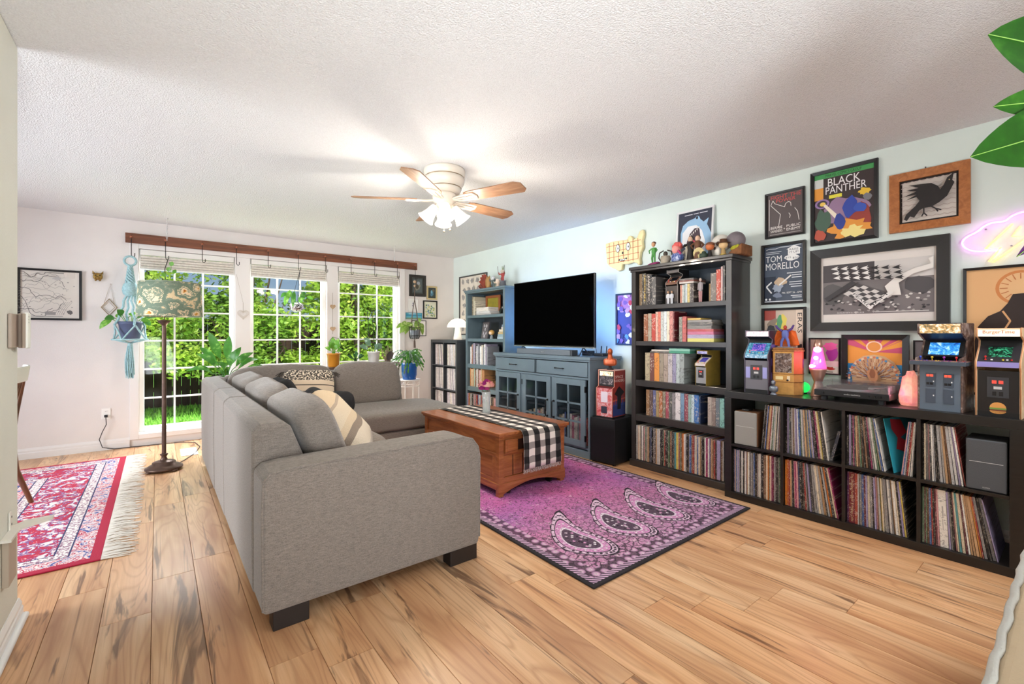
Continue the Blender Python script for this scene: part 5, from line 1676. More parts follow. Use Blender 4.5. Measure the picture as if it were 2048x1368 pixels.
# salt lamp
k_ = NT('salt_rock'); f_ = k_.noise(k_.coord('Object'), 14, 4, .6)
c_ = k_.ramp(f_, [(.3, (228, 120, 130)), (.55, (244, 164, 140)), (.75, (250, 190, 160))]); k_.col(c_); k_.set(Roughness=.5)
k_.l(c_, k_.b.inputs['Emission Color']); k_.b.inputs['Emission Strength'].default_value = .55; k_.bump(f_, .6, .02)
mb = MB()
prof = [(0, .002), (.046, .002), (.056, .02), (.058, .06), (.05, .11), (.036, .16), (.02, .195), (0, .205)]
mb.lathe((0, 0, 0), prof, 11, smooth=False)
rs = random.Random(4)
mb.v = [v * (1 + rs.uniform(-.07, .07)) if .01 < v.z < .2 else v for v in mb.v]
tag(mb.build('salt_lamp', k_.m, loc=(3.52, .655, TOPZ)), 'glowing pink salt rock lamp between the turntable and wide arcade', 'lamp')
add_light('salt_glow', 'POINT', (3.44, .70, TOPZ + .08), .35, (1, .35, .5), radius=.05)
# wide four player arcade
wide_prof = [(.1, 0), (.1, .52), (-.06, .56), (-.06, .60), (.28, .62), (.52, .80), (.1, .885), (.08, .99), (.12, 1.0), (1, 1), (1, 0)]
t, slab, th = arcade('arcade_machine', 'wide slate blue mini arcade machine with swirling blue screen', (3.4, .61, TOPZ), R(-96), .19, .485, .22, wide_prof, speckle('wide_arcade_side', (44, 34, 34), (110, 86, 76), (176, 158, 150), 14), None, None, None, None)
fm_ = M('wide_front_slate', (96, 108, 122), .45)
f, A, n_ = slab(wide_prof[0], wide_prof[1], 'front_panel', fm_)
for u in (.16, .6):
    plate(f, A, u, .52, u + .24, .82, M('coin_door_slate', (70, 80, 94), .4), 'coin_door', .003)
    plate(f, A, u, .16, u + .24, .47, M('coin_door_slate', (70, 80, 94)), 'coin_door', .003)
    for du in (.02, .11):
        plate(f, A, u + du, .74, u + du + .075, .79, flat((214, 70, 50), .4, emit=1.4), 'coin_slot', .0045)
        plate(f, A, u + du, .56, u + du + .07, .61, M('coin_return_black', (22, 22, 24)), 'coin_return', .0045)
    plate(f, A, u + .18, .62, u + .21, .65, flat((236, 236, 236), .3), 'lock', .0045)
    plate(f, A, u + .18, .31, u + .21, .34, flat((236, 236, 236), .3), 'lock', .0045)
MB().box((-.022, -.075 * .22 - .012, .52 * .485), (.212, .09, .565 * .485)).build('control_deck', M('deck_slate', (70, 80, 92), .45), t, bevel=.002)
dk = MB().box((-.02, -.075 * .22 - .01, .565 * .485), (.21, .088, .572 * .485)).build('deck_overlay', speckle('deck_art', (40, 40, 60), (120, 70, 110), (200, 170, 90), 40), t)
for i, c_ in enumerate([(60, 90, 200), (220, 190, 50), (150, 50, 160), (210, 50, 50)]):
    bxx = .015 + i * .05
    MB().tube([(bxx, .02, .277), (bxx, .018, .294)], .002, 6).ball((bxx, .018, .296), .006, 8, None, 6).build('joystick', flat(c_, .3), t)
    for q in range(2):
        MB().cyl((bxx + .016 + q * .012, .018, .277), .0042, .003, 8).build('button', flat(c_, .3), t)
sc_, A3, n3 = slab(wide_prof[4], wide_prof[5], 'screen_bezel', M('arcade_inner_black', (16, 16, 18)))
plate(sc_, A3, .14, .1, .88, .85, speckle('screen_swirl_blue', (20, 60, 150), (50, 140, 210), (190, 226, 240), 24, .9), 'screen', .002)
slab(wide_prof[5], wide_prof[6], 'speaker_panel', M('hood_navy', (34, 36, 52), .4))
mq, A4, n4 = slab(wide_prof[6], wide_prof[7], 'marquee', speckle('marquee_green_gold', (60, 70, 60), (190, 150, 90), (246, 240, 226), 34, .6))
bx('top_panel', (th, .12 * .22, .479), (.19 - th, .22, .485), M('hood_navy', (34, 36, 52)), t)
bx('rear_panel', (th, .214, 0), (.19 - th, .22, .48), M('hood_navy', (34, 36, 52)), t)
# burger arcade
t, A, f = build_standard('black mini arcade machine with cream marquee at the right shelf end', (3.375, .372, TOPZ), R(-93), .165, .455, .2, M('arcade_side_cream', (222, 190, 150), .45, var=(30, .15)), M('arcade_trim_orange', (206, 140, 96), .4), M('arcade_front_black', (28, 24, 24), .4), M('deck_lavender', (140, 130, 190), .4), speckle('screen_green_black', (8, 14, 12), (10, 26, 20), (70, 190, 140), 70, .5), M('marquee_cream', (240, 226, 200), .4, emit=((240, 224, 196), .7)), 'BurgerTime', (176, 70, 50), bezel_m=M('bezel_charcoal', (44, 42, 46), .4))
# plain burger print below the coin door
def ring(A, u, v, ru, rv, c, lift, n=16, half=0):
    def q(a, b):
        return A[0].lerp(A[1], a).lerp(A[3].lerp(A[2], a), b)
    n_ = (A[1] - A[0]).cross(A[3] - A[0]).normalized()
    pts = [q(u + ru * math.cos(2 * PI * i / n), v + rv * (max(0, math.sin(2 * PI * i / n)) if half > 0 else (min(0, math.sin(2 * PI * i / n)) if half < 0 else math.sin(2 * PI * i / n)))) + n_ * lift for i in range(n)]
    MB().add(pts, [list(range(n))]).build('burger_print', flat(c), f)
ring(A, .5, .2, .2, .12, (214, 150, 80), .0014, half=1)
plate(f, A, .3, .165, .7, .2, flat((110, 150, 70)), 'burger_print', .0016)
plate(f, A, .31, .13, .69, .165, flat((110, 60, 40)), 'burger_print', .0016)
ring(A, .5, .13, .2, .06, (214, 150, 80), .0014, half=-1)
# small arcades inside the espresso bookcase
build_standard('black mini arcade machine on the top bookcase shelf', local_to_world(bc, .335, .03, SHZ[4]), RZ - R(4), .125, .295, .16, M('arcade_side_black', (28, 26, 26), .4), M('arcade_trim_silver', (196, 186, 180), .4), M('arcade_front_brown', (64, 54, 50), .45), M('deck_bronze', (120, 84, 66), .45), M('screen_dark_glass', (26, 28, 34), .1), M('marquee_grey', (96, 88, 88), .4), None, None, door=False)
build_standard('grey and olive mini arcade machine on the third bookcase shelf', local_to_world(bc, .605, .04, SHZ[2]), RZ - R(12), .11, .285, .17, M('arcade_side_olive', (140, 116, 50), .45, var=(12, .2)), M('arcade_trim_gold', (176, 150, 80), .4), M('arcade_front_lightgrey', (150, 150, 154), .45), M('deck_pale', (206, 196, 190), .45), M('screen_violet', (70, 66, 140), .2, emit=((70, 66, 150), .4)), speckle('marquee_violet', (70, 70, 130), (150, 150, 200), (236, 226, 220), 60, .5), None, None)
for i, xx in enumerate((.37, .405)):
    fg = thing('action_figure', ('pale standing action figure left of its twin before the arcade', 'pale standing action figure right of its twin before the arcade')[i], 'figurine', local_to_world(bc, xx, .02, SHZ[4]), RZ, 'twin figures on the top bookcase shelf')
    wm = M('figure_white_cloth', (206, 206, 210), .6)
    for s_ in (-1, 1):
        MB().tube([(s_ * .006, 0, 0), (s_ * .006, 0, .045)], [.005, .006], 7).build('leg', wm, fg)
        MB().tube([(s_ * .013, 0, .08), (s_ * .017, -.003, .05)], [.004, .0035], 6).build('arm', wm, fg)
    MB().cushion((0, 0, .063), .013, .009, .024, 3, 6).build('torso', wm, fg)
    MB().ball((0, 0, .1), (.008, .009, .011), 10).build('head', M('figure_tan_head', (190, 150, 120), .6), fg)
fg = thing('action_figure', 'slim mauve action figure standing before the stone grey book', 'figurine', local_to_world(bc, .66, .03, SHZ[4]), RZ)
for s_ in (-1, 1):
    MB().tube([(s_ * .007, 0, 0), (s_ * .008, 0, .09)], [.006, .009], 7).build('leg', M('figure_mauve', (186, 140, 140), .6), fg)
    MB().tube([(s_ * .016, 0, .155), (s_ * .02, -.004, .1)], [.005, .004], 6).build('arm', M('figure_grey', (160, 150, 152), .6), fg)
MB().cushion((0, 0, .125), .016, .011, .04, 3, 6).build('torso', M('figure_grey', (160, 150, 152)), fg)
MB().ball((0, 0, .182), (.01, .011, .014), 10).build('head', M('figure_pale', (214, 190, 180), .6), fg)
# red cabinet on the subwoofer
rd_prof = [(.0, 0), (.0, .62), (.16, .655), (.16, 1.0), (1, 1), (1, 0)]
t, slab, th = arcade('arcade_machine', 'red mini arcade machine standing on the black subwoofer', (3.305, 2.915, .4375), R(-84), .185, .43, .22, rd_prof, M('red_arcade_side', (150, 50, 42), .45, var=(8, .1)), None, None, None, None, edge_m=M('red_arcade_trim', (222, 170, 150), .45))
f, A, n_ = slab(rd_prof[0], rd_prof[1], 'front_panel', speckle('red_arcade_front', (176, 60, 66), (206, 110, 110), (214, 190, 196), 26))
plate(f, A, .28, .5, .72, .88, flat((216, 206, 216)), 'front_panel_sticker', .0015)
plate(f, A, .3, .12, .68, .36, M('coin_door_dark', (50, 50, 66), .4), 'coin_door', .003)
slab(rd_prof[1], rd_prof[2], 'control_lip', M('deck_red_dark', (96, 34, 34), .4))
sc_, A3, n3 = slab(rd_prof[2], rd_prof[3], 'screen_bezel', M('arcade_inner_black', (16, 16, 18)))
plate(sc_, A3, .06, .12, .94, .62, speckle('screen_dim', (24, 22, 28), (70, 64, 70), (160, 150, 150), 30), 'screen', .002)
plate(sc_, A3, .06, .66, .94, .95, speckle('marquee_warm', (120, 90, 60), (226, 206, 170), (250, 246, 226), 30, .6), 'marquee', .002)
bx('top_panel', (0, .16 * .22, .43), (.185, .22, .436), M('red_arcade_trim', (222, 170, 150)), t)
bx('base_plinth', (.006, .006, -.012), (.179, .214, 0), M('arcade_inner_black', (16, 16, 18)), t)
bx('rear_panel', (th, .214, 0), (.185 - th, .22, .43), M('red_arcade_side', (150, 50, 42)), t)
# side print (on the right side): words, skyline band, dark figure shape
mb = MB()
def sidepoly(pts, c, k_i):
    mb.add([(.1855 + .0004 * k_i, p[0] * .22, p[1] * .43) for p in pts], [list(range(len(pts)))], flat(c))
sidepoly([(.02, .02), (.98, .02), (.98, .3), (.02, .26)], (46, 60, 116), 1)
for i in range(7):
    x_ = .05 + i * .13
    sidepoly([(x_, .24), (x_ + .1, .24), (x_ + .05, .36 + .05 * (i % 3))], (60, 76, 140), 2)
sidepoly([(.02, .34), (.98, .37), (.98, .4), (.02, .37)], (206, 96, 70), 2)
sidepoly([(.36, .16), (.62, .16), (.66, .44), (.9, .52), (.62, .62), (.5, .66), (.38, .62), (.14, .5), (.36, .44)], (24, 18, 22), 3)
o = mb.build('side_print', None, t)
vs, fs = text_geo('SPACE'); MB().add([(.187, (.2 + .6 * u) * .22, (.84 + .06 * v) * .43) for u, v in vs], fs).build('lettering', flat((236, 206, 196)), o)
vs, fs = text_geo('INVADERS'); MB().add([(.187, (.1 + .8 * u) * .22, (.755 + .06 * v) * .43) for u, v in vs], fs).build('lettering', flat((236, 206, 196)), o)
# copper bust on the red cabinet
bs = thing('bust_statue', 'copper coloured bust statue on top of the red arcade', 'statue', (3.40, 2.82, .874), R(-70))
cpm = M('bust_copper', (176, 84, 48), .35, .45, var=(26, .25))
MB().lathe((0, 0, 0), [(0, 0), (.032, 0), (.033, .01), (.014, .018), (.014, .04), (0, .04)], 16).build('pedestal', M('bust_pedestal', (40, 30, 30), .4), bs)
MB().cushion((0, 0, .074), .064, .03, .036, 4, 10).build('shoulders', cpm, bs)
MB().tube([(0, 0, .1), (0, -.003, .135), (0, -.004, .155)], [.034, .022, .02], 10).ball((0, -.006, .172), (.025, .029, .034), 14).ball((0, -.031, .174), (.005, .007, .007), 8).build('head', cpm, bs)
# ------------------------------------------------------------------ framed pictures
fr_black = M('frame_black_satin', (24, 22, 22), .35)
def framed(label, wall, a0, a1, z0, z1, fw, fd=.022, fm=fr_black, matw=0., matc=(226, 220, 212), cat='picture', group=None, tilt=0., off=0.):
    """picture between wall coordinates a0 (viewer's left) and a1; returns thing and Art of the print area"""
    if wall == 'R':
        w = a0 - a1; loc = (W - .001 - off, a0, z0); rz = RZ
    else:
        w = a1 - a0; loc = (a0, D - .001 - off, z0); rz = 0
    h = z1 - z0
    t = thing('framed_picture', label, cat, loc, rz, group)
    if tilt:
        t.rotation_euler = (R(-tilt), 0, rz)
    mb = MB()
    o_ = [(0, 0), (w, 0), (w, h), (0, h)]
    i_ = [(fw, fw), (w - fw, fw), (w - fw, h - fw), (fw, h - fw)]
    for q in range(4):
        n_ = (q + 1) % 4
        a, b, c, d = o_[q], o_[n_], i_[n_], i_[q]
        mb.add([(a[0], -fd, a[1]), (b[0], -fd, b[1]), (c[0], -fd * .8, c[1]), (d[0], -fd * .8, d[1]), (a[0], 0, a[1]), (b[0], 0, b[1]), (c[0], -.004, c[1]), (d[0], -.004, d[1])],
               [(0, 1, 2, 3), (0, 4, 5, 1), (3, 2, 6, 7), (7, 6, 5, 4)])
    mb.build('frame', fm, t)
    bx('backing', (fw * .5, -.006, fw * .5), (w - fw * .5, -.003, h - fw * .5), M('mat_%02x%02x%02x' % tuple(matc), matc, .8), t)
    m = fw + matw
    return t, Art(m, m, w - 2 * m, h - 2 * m, -.0066)

# fight the power
t, a = framed('small black concert poster with red FIGHT THE POWER heading', 'R', 1.574, 1.298, 1.958, 2.31, .014)
a.rect((0, 0), (1, 1), (84, 74, 74)).text('FIGHT THE', (.1, .88), (.95, .97), (206, 78, 74)).text('POWER', (.25, .79), (.8, .87), (206, 78, 74))
for pts in ([(.1, .75), (.38, .5), (.32, .2)], [(.1, .75), (.16, .86), (.22, .78), (.5, .66)], [(.5, .66), (.52, .73), (.6, .77), (.67, .74), (.68, .66)], [(.78, .6), (.86, .5), (.9, .3)], [(.62, .5), (.66, .44), (.64, .38)], [(.06, .15), (.06, .9)]):
    a.line(pts, .006, (226, 220, 216))
a.text('BERNIE', (.1, .17), (.44, .23), (236, 230, 226)).text('SANDERS', (.1, .09), (.44, .15), (236, 230, 226)).text('+', (.47, .13), (.52, .17), (236, 230, 226)).text('PUBLIC', (.56, .17), (.94, .23), (236, 230, 226)).text('ENEMY', (.56, .09), (.94, .15), (236, 230, 226))
a.line([(.08, .04), (.94, .04)], .006, (170, 164, 160))
a.done(t)
# big comic poster: lettering with plain colour shapes
t, a = framed('large comic poster with BLACK PANTHER lettering in black frame', 'R', 1.259, .865, 1.855, 2.385, .022)
a.rect((0, 0), (1, 1), (58, 46, 46)).rect((0, .93), (1, 1), (70, 150, 84)).text('MARVEL COMICS GROUP', (.2, .945), (.8, .985), (30, 60, 34)).rect((.0, .8), (.16, .93), (206, 206, 204)).rect((0, .62), (.16, .8), (226, 150, 56))
a.text('BLACK', (.24, .80), (.78, .915), (236, 232, 232)).text('PANTHER', (.2, .69), (.88, .795), (236, 232, 232)).rect((.26, .62), (.48, .67), (222, 214, 70)).blob(.85, .63, .12, .06, (232, 190, 60), 3, 18, .4)
a.blob(.55, .42, .5, .22, (150, 120, 150), 5, 20, .3).blob(.75, .3, .28, .2, (150, 60, 50), 6, 18, .4).blob(.6, .14, .4, .16, (226, 150, 60), 7, 22, .5).blob(.65, .1, .25, .1, (240, 220, 140), 8, 18, .5).blob(.15, .3, .18, .2, (70, 96, 80), 9, 14, .4)
a.ell(.14, .56, .13, .07, (150, 120, 170)).ell(.14, .56, .09, .05, (60, 50, 70)).ell(.15, .555, .05, .03, (236, 200, 90)).poly([(.16, .53), (.2, .55), (.46, .32), (.4, .28)], (240, 226, 206))
a.blob(.62, .45, .14, .18, (48, 70, 160), 10, 14, .3).blob(.78, .42, .12, .08, (56, 84, 176), 11, 12, .3).blob(.45, .25, .12, .14, (44, 62, 144), 12, 12, .4).blob(.9, .55, .08, .06, (120, 120, 126), 13).blob(.1, .1, .12, .1, (180, 80, 60), 14)
a.done(t)
# raven in an oak frame
frame_oak = wood('frame_golden_oak', [(.3, (150, 88, 42)), (.6, (178, 110, 58)), (.85, (200, 136, 80))], (30, 30, 30), .4)
t, a = framed('black raven print in a wide golden oak frame', 'R', .805, .431, 1.868, 2.243, .05, .03, frame_oak, .012, (44, 36, 34))
a.rect((0, 0), (1, 1), (206, 196, 188))
for i in range(9):
    pts = [(q / 14, .06 + i * .11 + (.03 if q % 2 else 0)) for q in range(15)]
    a.line(pts, .008, (180, 164, 156))
a.poly([(.06, .04), (.1, .16), (.28, .34), (.36, .46), (.3, .56), (.1, .52), (.3, .62), (.06, .62), (.3, .7), (.1, .76), (.34, .78), (.16, .88), (.42, .86), (.58, .84), (.7, .74), (.74, .64), (.8, .74), (.86, .9), (.98, 1.0), (.95, .82), (.99, .76), (.93, .62), (.86, .46), (.72, .34), (.58, .26), (.44, .26), (.36, .22), (.26, .06), (.18, .1), (.12, .0)], (34, 28, 28))
for pts in ([(.44, .27), (.44, .14), (.4, .06)], [(.44, .14), (.5, .06)], [(.58, .27), (.66, .2), (.7, .12)], [(.66, .2), (.76, .15)]):
    a.line(pts, .014, (34, 28, 28))
a.ell(.9, .84, .012, .014, (210, 180, 130))
a.done(t)
MB().box((.17, -.006, .373), (.176, .0, .392)).build('hanging_nail', M('nail_steel', (90, 84, 80), .4, .8), t)
# morello
t, a = framed('navy concert poster with white TOM MORELLO lettering', 'R', 1.6, 1.291, 1.444, 1.911, .018, .025)
a.rect((0, 0), (1, 1), (66, 76, 92)).rect((0, 0), (.3, .46), (30, 40, 58)).rect((0, .0), (1, .02), (216, 216, 220))
a.line([(.05, .95), (.12, .965), (.3, .955), (.42, .975), (.62, .97), (.95, .985)], .006, (206, 210, 214)).line([(.04, .9), (.45, .9)], .006, (190, 194, 200)).line([(.04, .87), (.4, .87)], .006, (190, 194, 200))
a.text('TOM', (.04, .72), (.46, .83), (232, 232, 230)).text('MORELLO', (.04, .58), (.9, .7), (232, 232, 230))
a.poly([(.62, .82), (.62, .92), (.58, .92), (.77, .985), (.96, .92), (.92, .92), (.92, .82)], (232, 232, 230)).text('RAISE', (.66, .895), (.88, .93), (50, 58, 74)).text('IT UP!', (.66, .845), (.88, .88), (50, 58, 74)).blob(.72, .77, .2, .06, (232, 232, 230), 3, 12, .2).text('$15', (.56, .755), (.7, .79), (50, 58, 74)).text('$50', (.74, .74), (.9, .775), (50, 58, 74))
a.blob(.42, .36, .2, .09, (196, 170, 140), 21, 14, .4).blob(.36, .24, .18, .09, (150, 160, 176), 22, 14, .5).line([(.4, .3), (.7, .46)], .012, (226, 222, 216)).line([(.2, .36), (.06, .28), (.2, .16)], .012, (226, 226, 226)).blob(.36, .12, .14, .05, (120, 130, 150), 23)
for i, (y_, x_) in enumerate([(.5, .6), (.46, .72), (.42, .72), (.34, .66), (.3, .66), (.26, .7), (.1, .7), (.07, .74)]):
    a.line([(x_, y_), (.97, y_)], .007, (214, 218, 222))
a.text('FRI. SEPT 26 - 6PM', (.48, .14), (.97, .17), (232, 232, 230)).ell(.06, .05, .03, .02, (226, 226, 226)).ell(.16, .05, .03, .02, (226, 226, 226))
a.done(t)
# escher-like black and white concert print: rows of darts over a checkered field
wide_frame = M('frame_black_wide', (30, 26, 26), .4, coat=.2)
t, a = framed('wide black and white PEARL JAM print in a deep black frame', 'R', 1.256, .517, 1.235, 1.82, .062, .035, wide_frame, .012, (226, 218, 210))
a.h *= 1; 
a.rect((0, 0), (1, 1), (222, 214, 208)).rect((.0, .1), (1, .9), (120, 112, 112)).rect((0, .62), (.5, .9), (74, 68, 70)).rect((.5, .62), (1, .9), (206, 200, 196))
a.blob(.1, .42, .14, .18, (90, 86, 86), 31, 16, .2).blob(.88, .5, .14, .14, (80, 76, 78), 32, 16, .2)
rs = random.Random(6)
for i in range(70):
    x_ = rs.uniform(.02, .98); y_ = rs.uniform(.12, .4)
    a.blob(x_, y_, .02, .02, rs.choice([(70, 66, 68), (170, 164, 160), (40, 38, 40), (206, 200, 196)]), i, 7, .5)
a.poly([(.64, .36), (.6, .5), (.7, .64), (.86, .74), (.98, .78), (.96, .86), (1, .88), (1, .72), (.84, .66), (.72, .54), (.74, .36)], (226, 220, 214))
a.poly([(.3, .62), (.02, .36), (.06, .32), (.34, .58)], (60, 56, 58))
for i in range(6):
    for j in range(4):
        cx = .36 + (i - j) * .05 + j * .02 + i * .0; cy = .5 - (i + j) * .035 + .07
        c = (206, 200, 196) if (i + j) % 2 else (70, 66, 68)
        a.poly([(cx, cy), (cx + .055, cy - .045), (cx, cy - .09), (cx - .055, cy - .045)], c)
for r in range(3):
    for q in range(7):
        x_ = .14 + q * .095 + r * .012; y_ = .83 - r * .075 - .01 * q
        c = (226, 222, 218) if q < 4 else (40, 38, 40)
        s_ = 1
        a.poly([(x_ - .045, y_), (x_ - .01, y_ + .018), (x_ + .03, y_ + .035), (x_ + .015, y_ + .008), (x_ + .04, y_), (x_ + .015, y_ - .008), (x_ + .03, y_ - .035), (x_ - .01, y_ - .018)], c)
a.poly([(.29, .42), (.47, .16), (.5, .18), (.33, .44)], (226, 222, 218)).poly([(.47, .16), (.68, .4), (.65, .43), (.47, .2)], (226, 222, 218))
# lettering placed on the two slanted edges
vs, fs = text_geo('PEARL')
a.k += 1
def slant(txt, p0, p1, hgt, c):
    vs, fs = text_geo(txt)
    d = Vector((p1[0] - p0[0], p1[1] - p0[1])); n_ = Vector((-d.y, d.x)).normalized() * hgt
    a.tx.add([a.P((p0[0] + d.x * u + n_.x * v, p0[1] + d.y * u + n_.y * v)) for u, v in vs], fs, flat(c))
slant('PEARL', (.31, .405), (.455, .2), .03, (30, 28, 30)); slant('JAM', (.505, .2), (.64, .37), .04, (30, 28, 30))
a.text('AUGUST 8TH & 10TH 2018', (.16, .11), (.42, .13), (226, 222, 218)).line([(.52, .12), (.97, .12)], .006, (200, 196, 192))
a.done(t)
# tan poster with plain dark shape
t, a = framed('tall tan poster with a dark shape at the right edge of the wall', 'R', .463, -.05, .86, 1.602, .014)
a.rect((0, 0), (1, 1), (222, 172, 120)).ell(.44, .84, .2, .135, (206, 130, 72), 28).ell(.44, .84, .17, .115, (226, 180, 130), 28)
for i in range(16):
    an = 2 * PI * i / 16
    a.line([(.44 + .1 * math.cos(an), .84 + .068 * math.sin(an)), (.44 + .165 * math.cos(an), .84 + .112 * math.sin(an))], .003, (190, 116, 66))
a.poly([(.08, .05), (.07, .42), (.1, .54), (.18, .62), (.28, .66), (.34, .72), (.38, .79), (.56, .8), (.66, .7), (.85, .6), (.95, .4), (.95, .05)], (46, 30, 26)).line([(.3, .66), (.36, .58), (.32, .52), (.38, .44)], .006, (214, 160, 110)).line([(.44, .3), (.45, .46), (.52, .56), (.58, .5)], .008, (214, 160, 110))
a.done(t)
# poster with vertical lettering
t, a = framed('colourful poster with vertical black lettering behind the gold cabinet', 'R', 1.6, 1.291, 1.031, 1.416, .018, .02)
a.rect((0, 0), (1, 1), (206, 186, 166)).rect((0, .78), (.3, 1), (170, 70, 56)).blob(.3, .6, .3, .3, (150, 130, 110), 41, 16, .4).blob(.45, .7, .16, .25, (226, 206, 90), 42, 14, .4).blob(.4, .74, .08, .2, (90, 160, 110), 43).blob(.6, .3, .4, .26, (196, 110, 70), 44, 16, .4).blob(.18, .56, .12, .12, (40, 36, 38), 45).blob(.82, .3, .12, .1, (206, 220, 236), 46)
a.rect((.82, 0), (1, 1), (226, 206, 186)).text('ERAS', (.86, .5), (.97, .93), (30, 26, 26), 1).rect((.86, .02), (.97, .26), (40, 34, 34))
a.done(t)
t, a = framed('small black framed pink print behind the lava lamp', 'R', 1.272, 1.077, .925, 1.187, .01, .018)
a.rect((0, 0), (1, 1), (176, 150, 136)).rect((0, .2), (1, .36), (246, 206, 206)).blob(.75, .6, .24, .3, (176, 50, 150), 51, 14, .3).blob(.7, .8, .3, .14, (236, 90, 160), 52).rect((0, 0), (1, .2), (226, 214, 200)).blob(.7, .14, .22, .06, (196, 50, 40), 8, 12, .5).line([(.5, .04), (.8, .04)], .012, (90, 80, 76))
a.done(t)
# square album print: rays and plain ornament
t, a = framed('square sunray album print in a thick black frame above the turntable', 'R', 1.068, .708, .852, 1.21, .034, .025)
a.rect((0, 0), (1, 1), (238, 160, 66))
for i in range(11):
    an0 = PI * (i * 2) / 22 - .02; an1 = PI * (i * 2 + 1) / 22 - .02
    p0 = (.5 + 1.0 * math.cos(an0), .72 + 1.0 * math.sin(an0)); p1 = (.5 + 1.0 * math.cos(an1), .72 + 1.0 * math.sin(an1))
    cl = lambda p: (min(1, max(0, p[0])), min(1, max(.3, p[1])))
    a.poly([(.5, .72), cl(p0), cl(p1)], (206, 84, 120))
a.rect((0, 0), (1, .44), (40, 136, 190)).ell(.5, .84, .15, .13, (246, 210, 190), 24).ell(.5, .84, .12, .105, (228, 150, 70), 24)
rs = random.Random(17)
a.poly([(.1, .0), (.04, .3), (.14, .5), (.3, .62), (.5, .66), (.7, .62), (.86, .5), (.96, .3), (.9, .0)], (222, 184, 138))
for ring_ in range(4):
    for i in range(22):
        an = PI * (i + .5 * (ring_ % 2)) / 22
        r0, r1 = .12 + .09 * ring_, .2 + .09 * ring_
        c0 = (.5 + r0 * 1.1 * math.cos(an), .1 + r0 * math.sin(an)); c1 = (.5 + r1 * 1.1 * math.cos(an), .1 + r1 * math.sin(an))
        a.line([c0, c1], .008, [(176, 106, 70), (240, 220, 186), (150, 96, 66), (120, 140, 176)][(i + ring_) % 4])
for i in range(26):
    an = PI * i / 25
    a.ell(.5 + .44 * math.cos(an), .1 + .5 * math.sin(an), .026, .026, [(206, 120, 84), (236, 210, 170), (90, 150, 190)][i % 3], 10)
a.blob(.5, .2, .12, .2, (196, 140, 96), 5, 14, .3).blob(.5, .22, .07, .12, (150, 96, 62), 6, 12, .3)
a.done(t)
t, a = framed('tiny black and white print behind the wide arcade', 'R', .689, .53, .975, 1.175, .008, .014)
a.rect((0, 0), (1, 1), (110, 104, 106)).blob(.5, .5, .4, .4, (206, 200, 198), 61, 14, .5).blob(.4, .55, .1, .1, (50, 46, 48), 62).blob(.62, .56, .1, .08, (50, 46, 48), 63).blob(.5, .3, .1, .06, (70, 64, 66), 64)
a.done(t)
# blue poster behind the bookcase
t, a = framed('blue and violet poster partly hidden behind the espresso bookcase', 'R', 3.049, 2.66, 1.1, 1.63, .016, .02, M('frame_navy', (26, 36, 70), .35))
a.rect((0, 0), (1, 1), (60, 66, 150)).rect((0, .72), (1, 1), (170, 120, 190))
rs = random.Random(21)
for i in range(46):
    a.blob(rs.random(), rs.random(), .1, .07, rs.choice([(226, 226, 246), (196, 60, 90), (36, 44, 120), (120, 90, 180), (90, 150, 220), (190, 150, 214)]), i, 8, .5)
a.done(t)
# shark poster on top of the bookcase
sh_frame = M('frame_white_black_edge', (224, 222, 222), .4)
t, a = framed('shark cartoon poster leaning on the wall above the bookcase', 'R', 2.335, 1.985, 1.832, 2.325, .016, .018, sh_frame, tilt=5, off=.05)
a.rect((0, 0), (1, 1), (52, 54, 70)).line([(.18, .945), (.42, .945)], .008, (206, 206, 214)).line([(.45, .945), (.6, .945)], .008, (206, 206, 214)).line([(.63, .945), (.86, .945)], .008, (206, 206, 214))
a.poly([(.1, .35), (.08, .6), (.14, .75), (.3, .83), (.5, .86), (.55, .9), (.62, .88), (.66, .82), (.76, .76), (.9, .82), (.86, .7), (.92, .62), (1.0, .5), (.98, .3), (.95, .0), (.3, .0), (.25, .3)], (150, 186, 216)).poly([(.14, .4), (.14, .6), (.3, .72), (.55, .72), (.72, .6), (.82, .4), (.86, .0), (.4, .0), (.3, .3)], (232, 230, 232)).poly([(.28, .4), (.36, .56), (.5, .66), (.64, .66), (.68, .5), (.62, .36), (.45, .32)], (70, 52, 62)).poly([(.3, .4), (.45, .48), (.58, .36), (.45, .32)], (206, 70, 90)).ell(.56, .86, .03, .03, (30, 28, 36))
for i in range(7):
    x_ = .31 + i * .05; y_ = .5 + i * .028
    a.poly([(x_, y_), (x_ + .035, y_ + .02), (x_ + .03, y_ - .04)], (246, 240, 226))
a.done(t)
# leaf print left of the blue bookcase
t, a = framed('tall grey leaf pattern print in the corner behind the mushroom lamp', 'R', 6.16, 5.4, 1.2, 2.115, .02, .02, M('frame_charcoal_thin', (70, 70, 68), .4))
a.rect((0, 0), (1, 1), (222, 212, 198))
for i in range(5):
    for j in range(7):
        cx, cy = .12 + i * .19 + (.05 if j % 2 else 0), .08 + j * .14
        a.blob(cx, cy, .075, .06, (140, 136, 134), i * 9 + j, 12, .55).line([(cx, cy - .05), (cx, cy + .05)], .004, (206, 198, 186))
a.done(t)

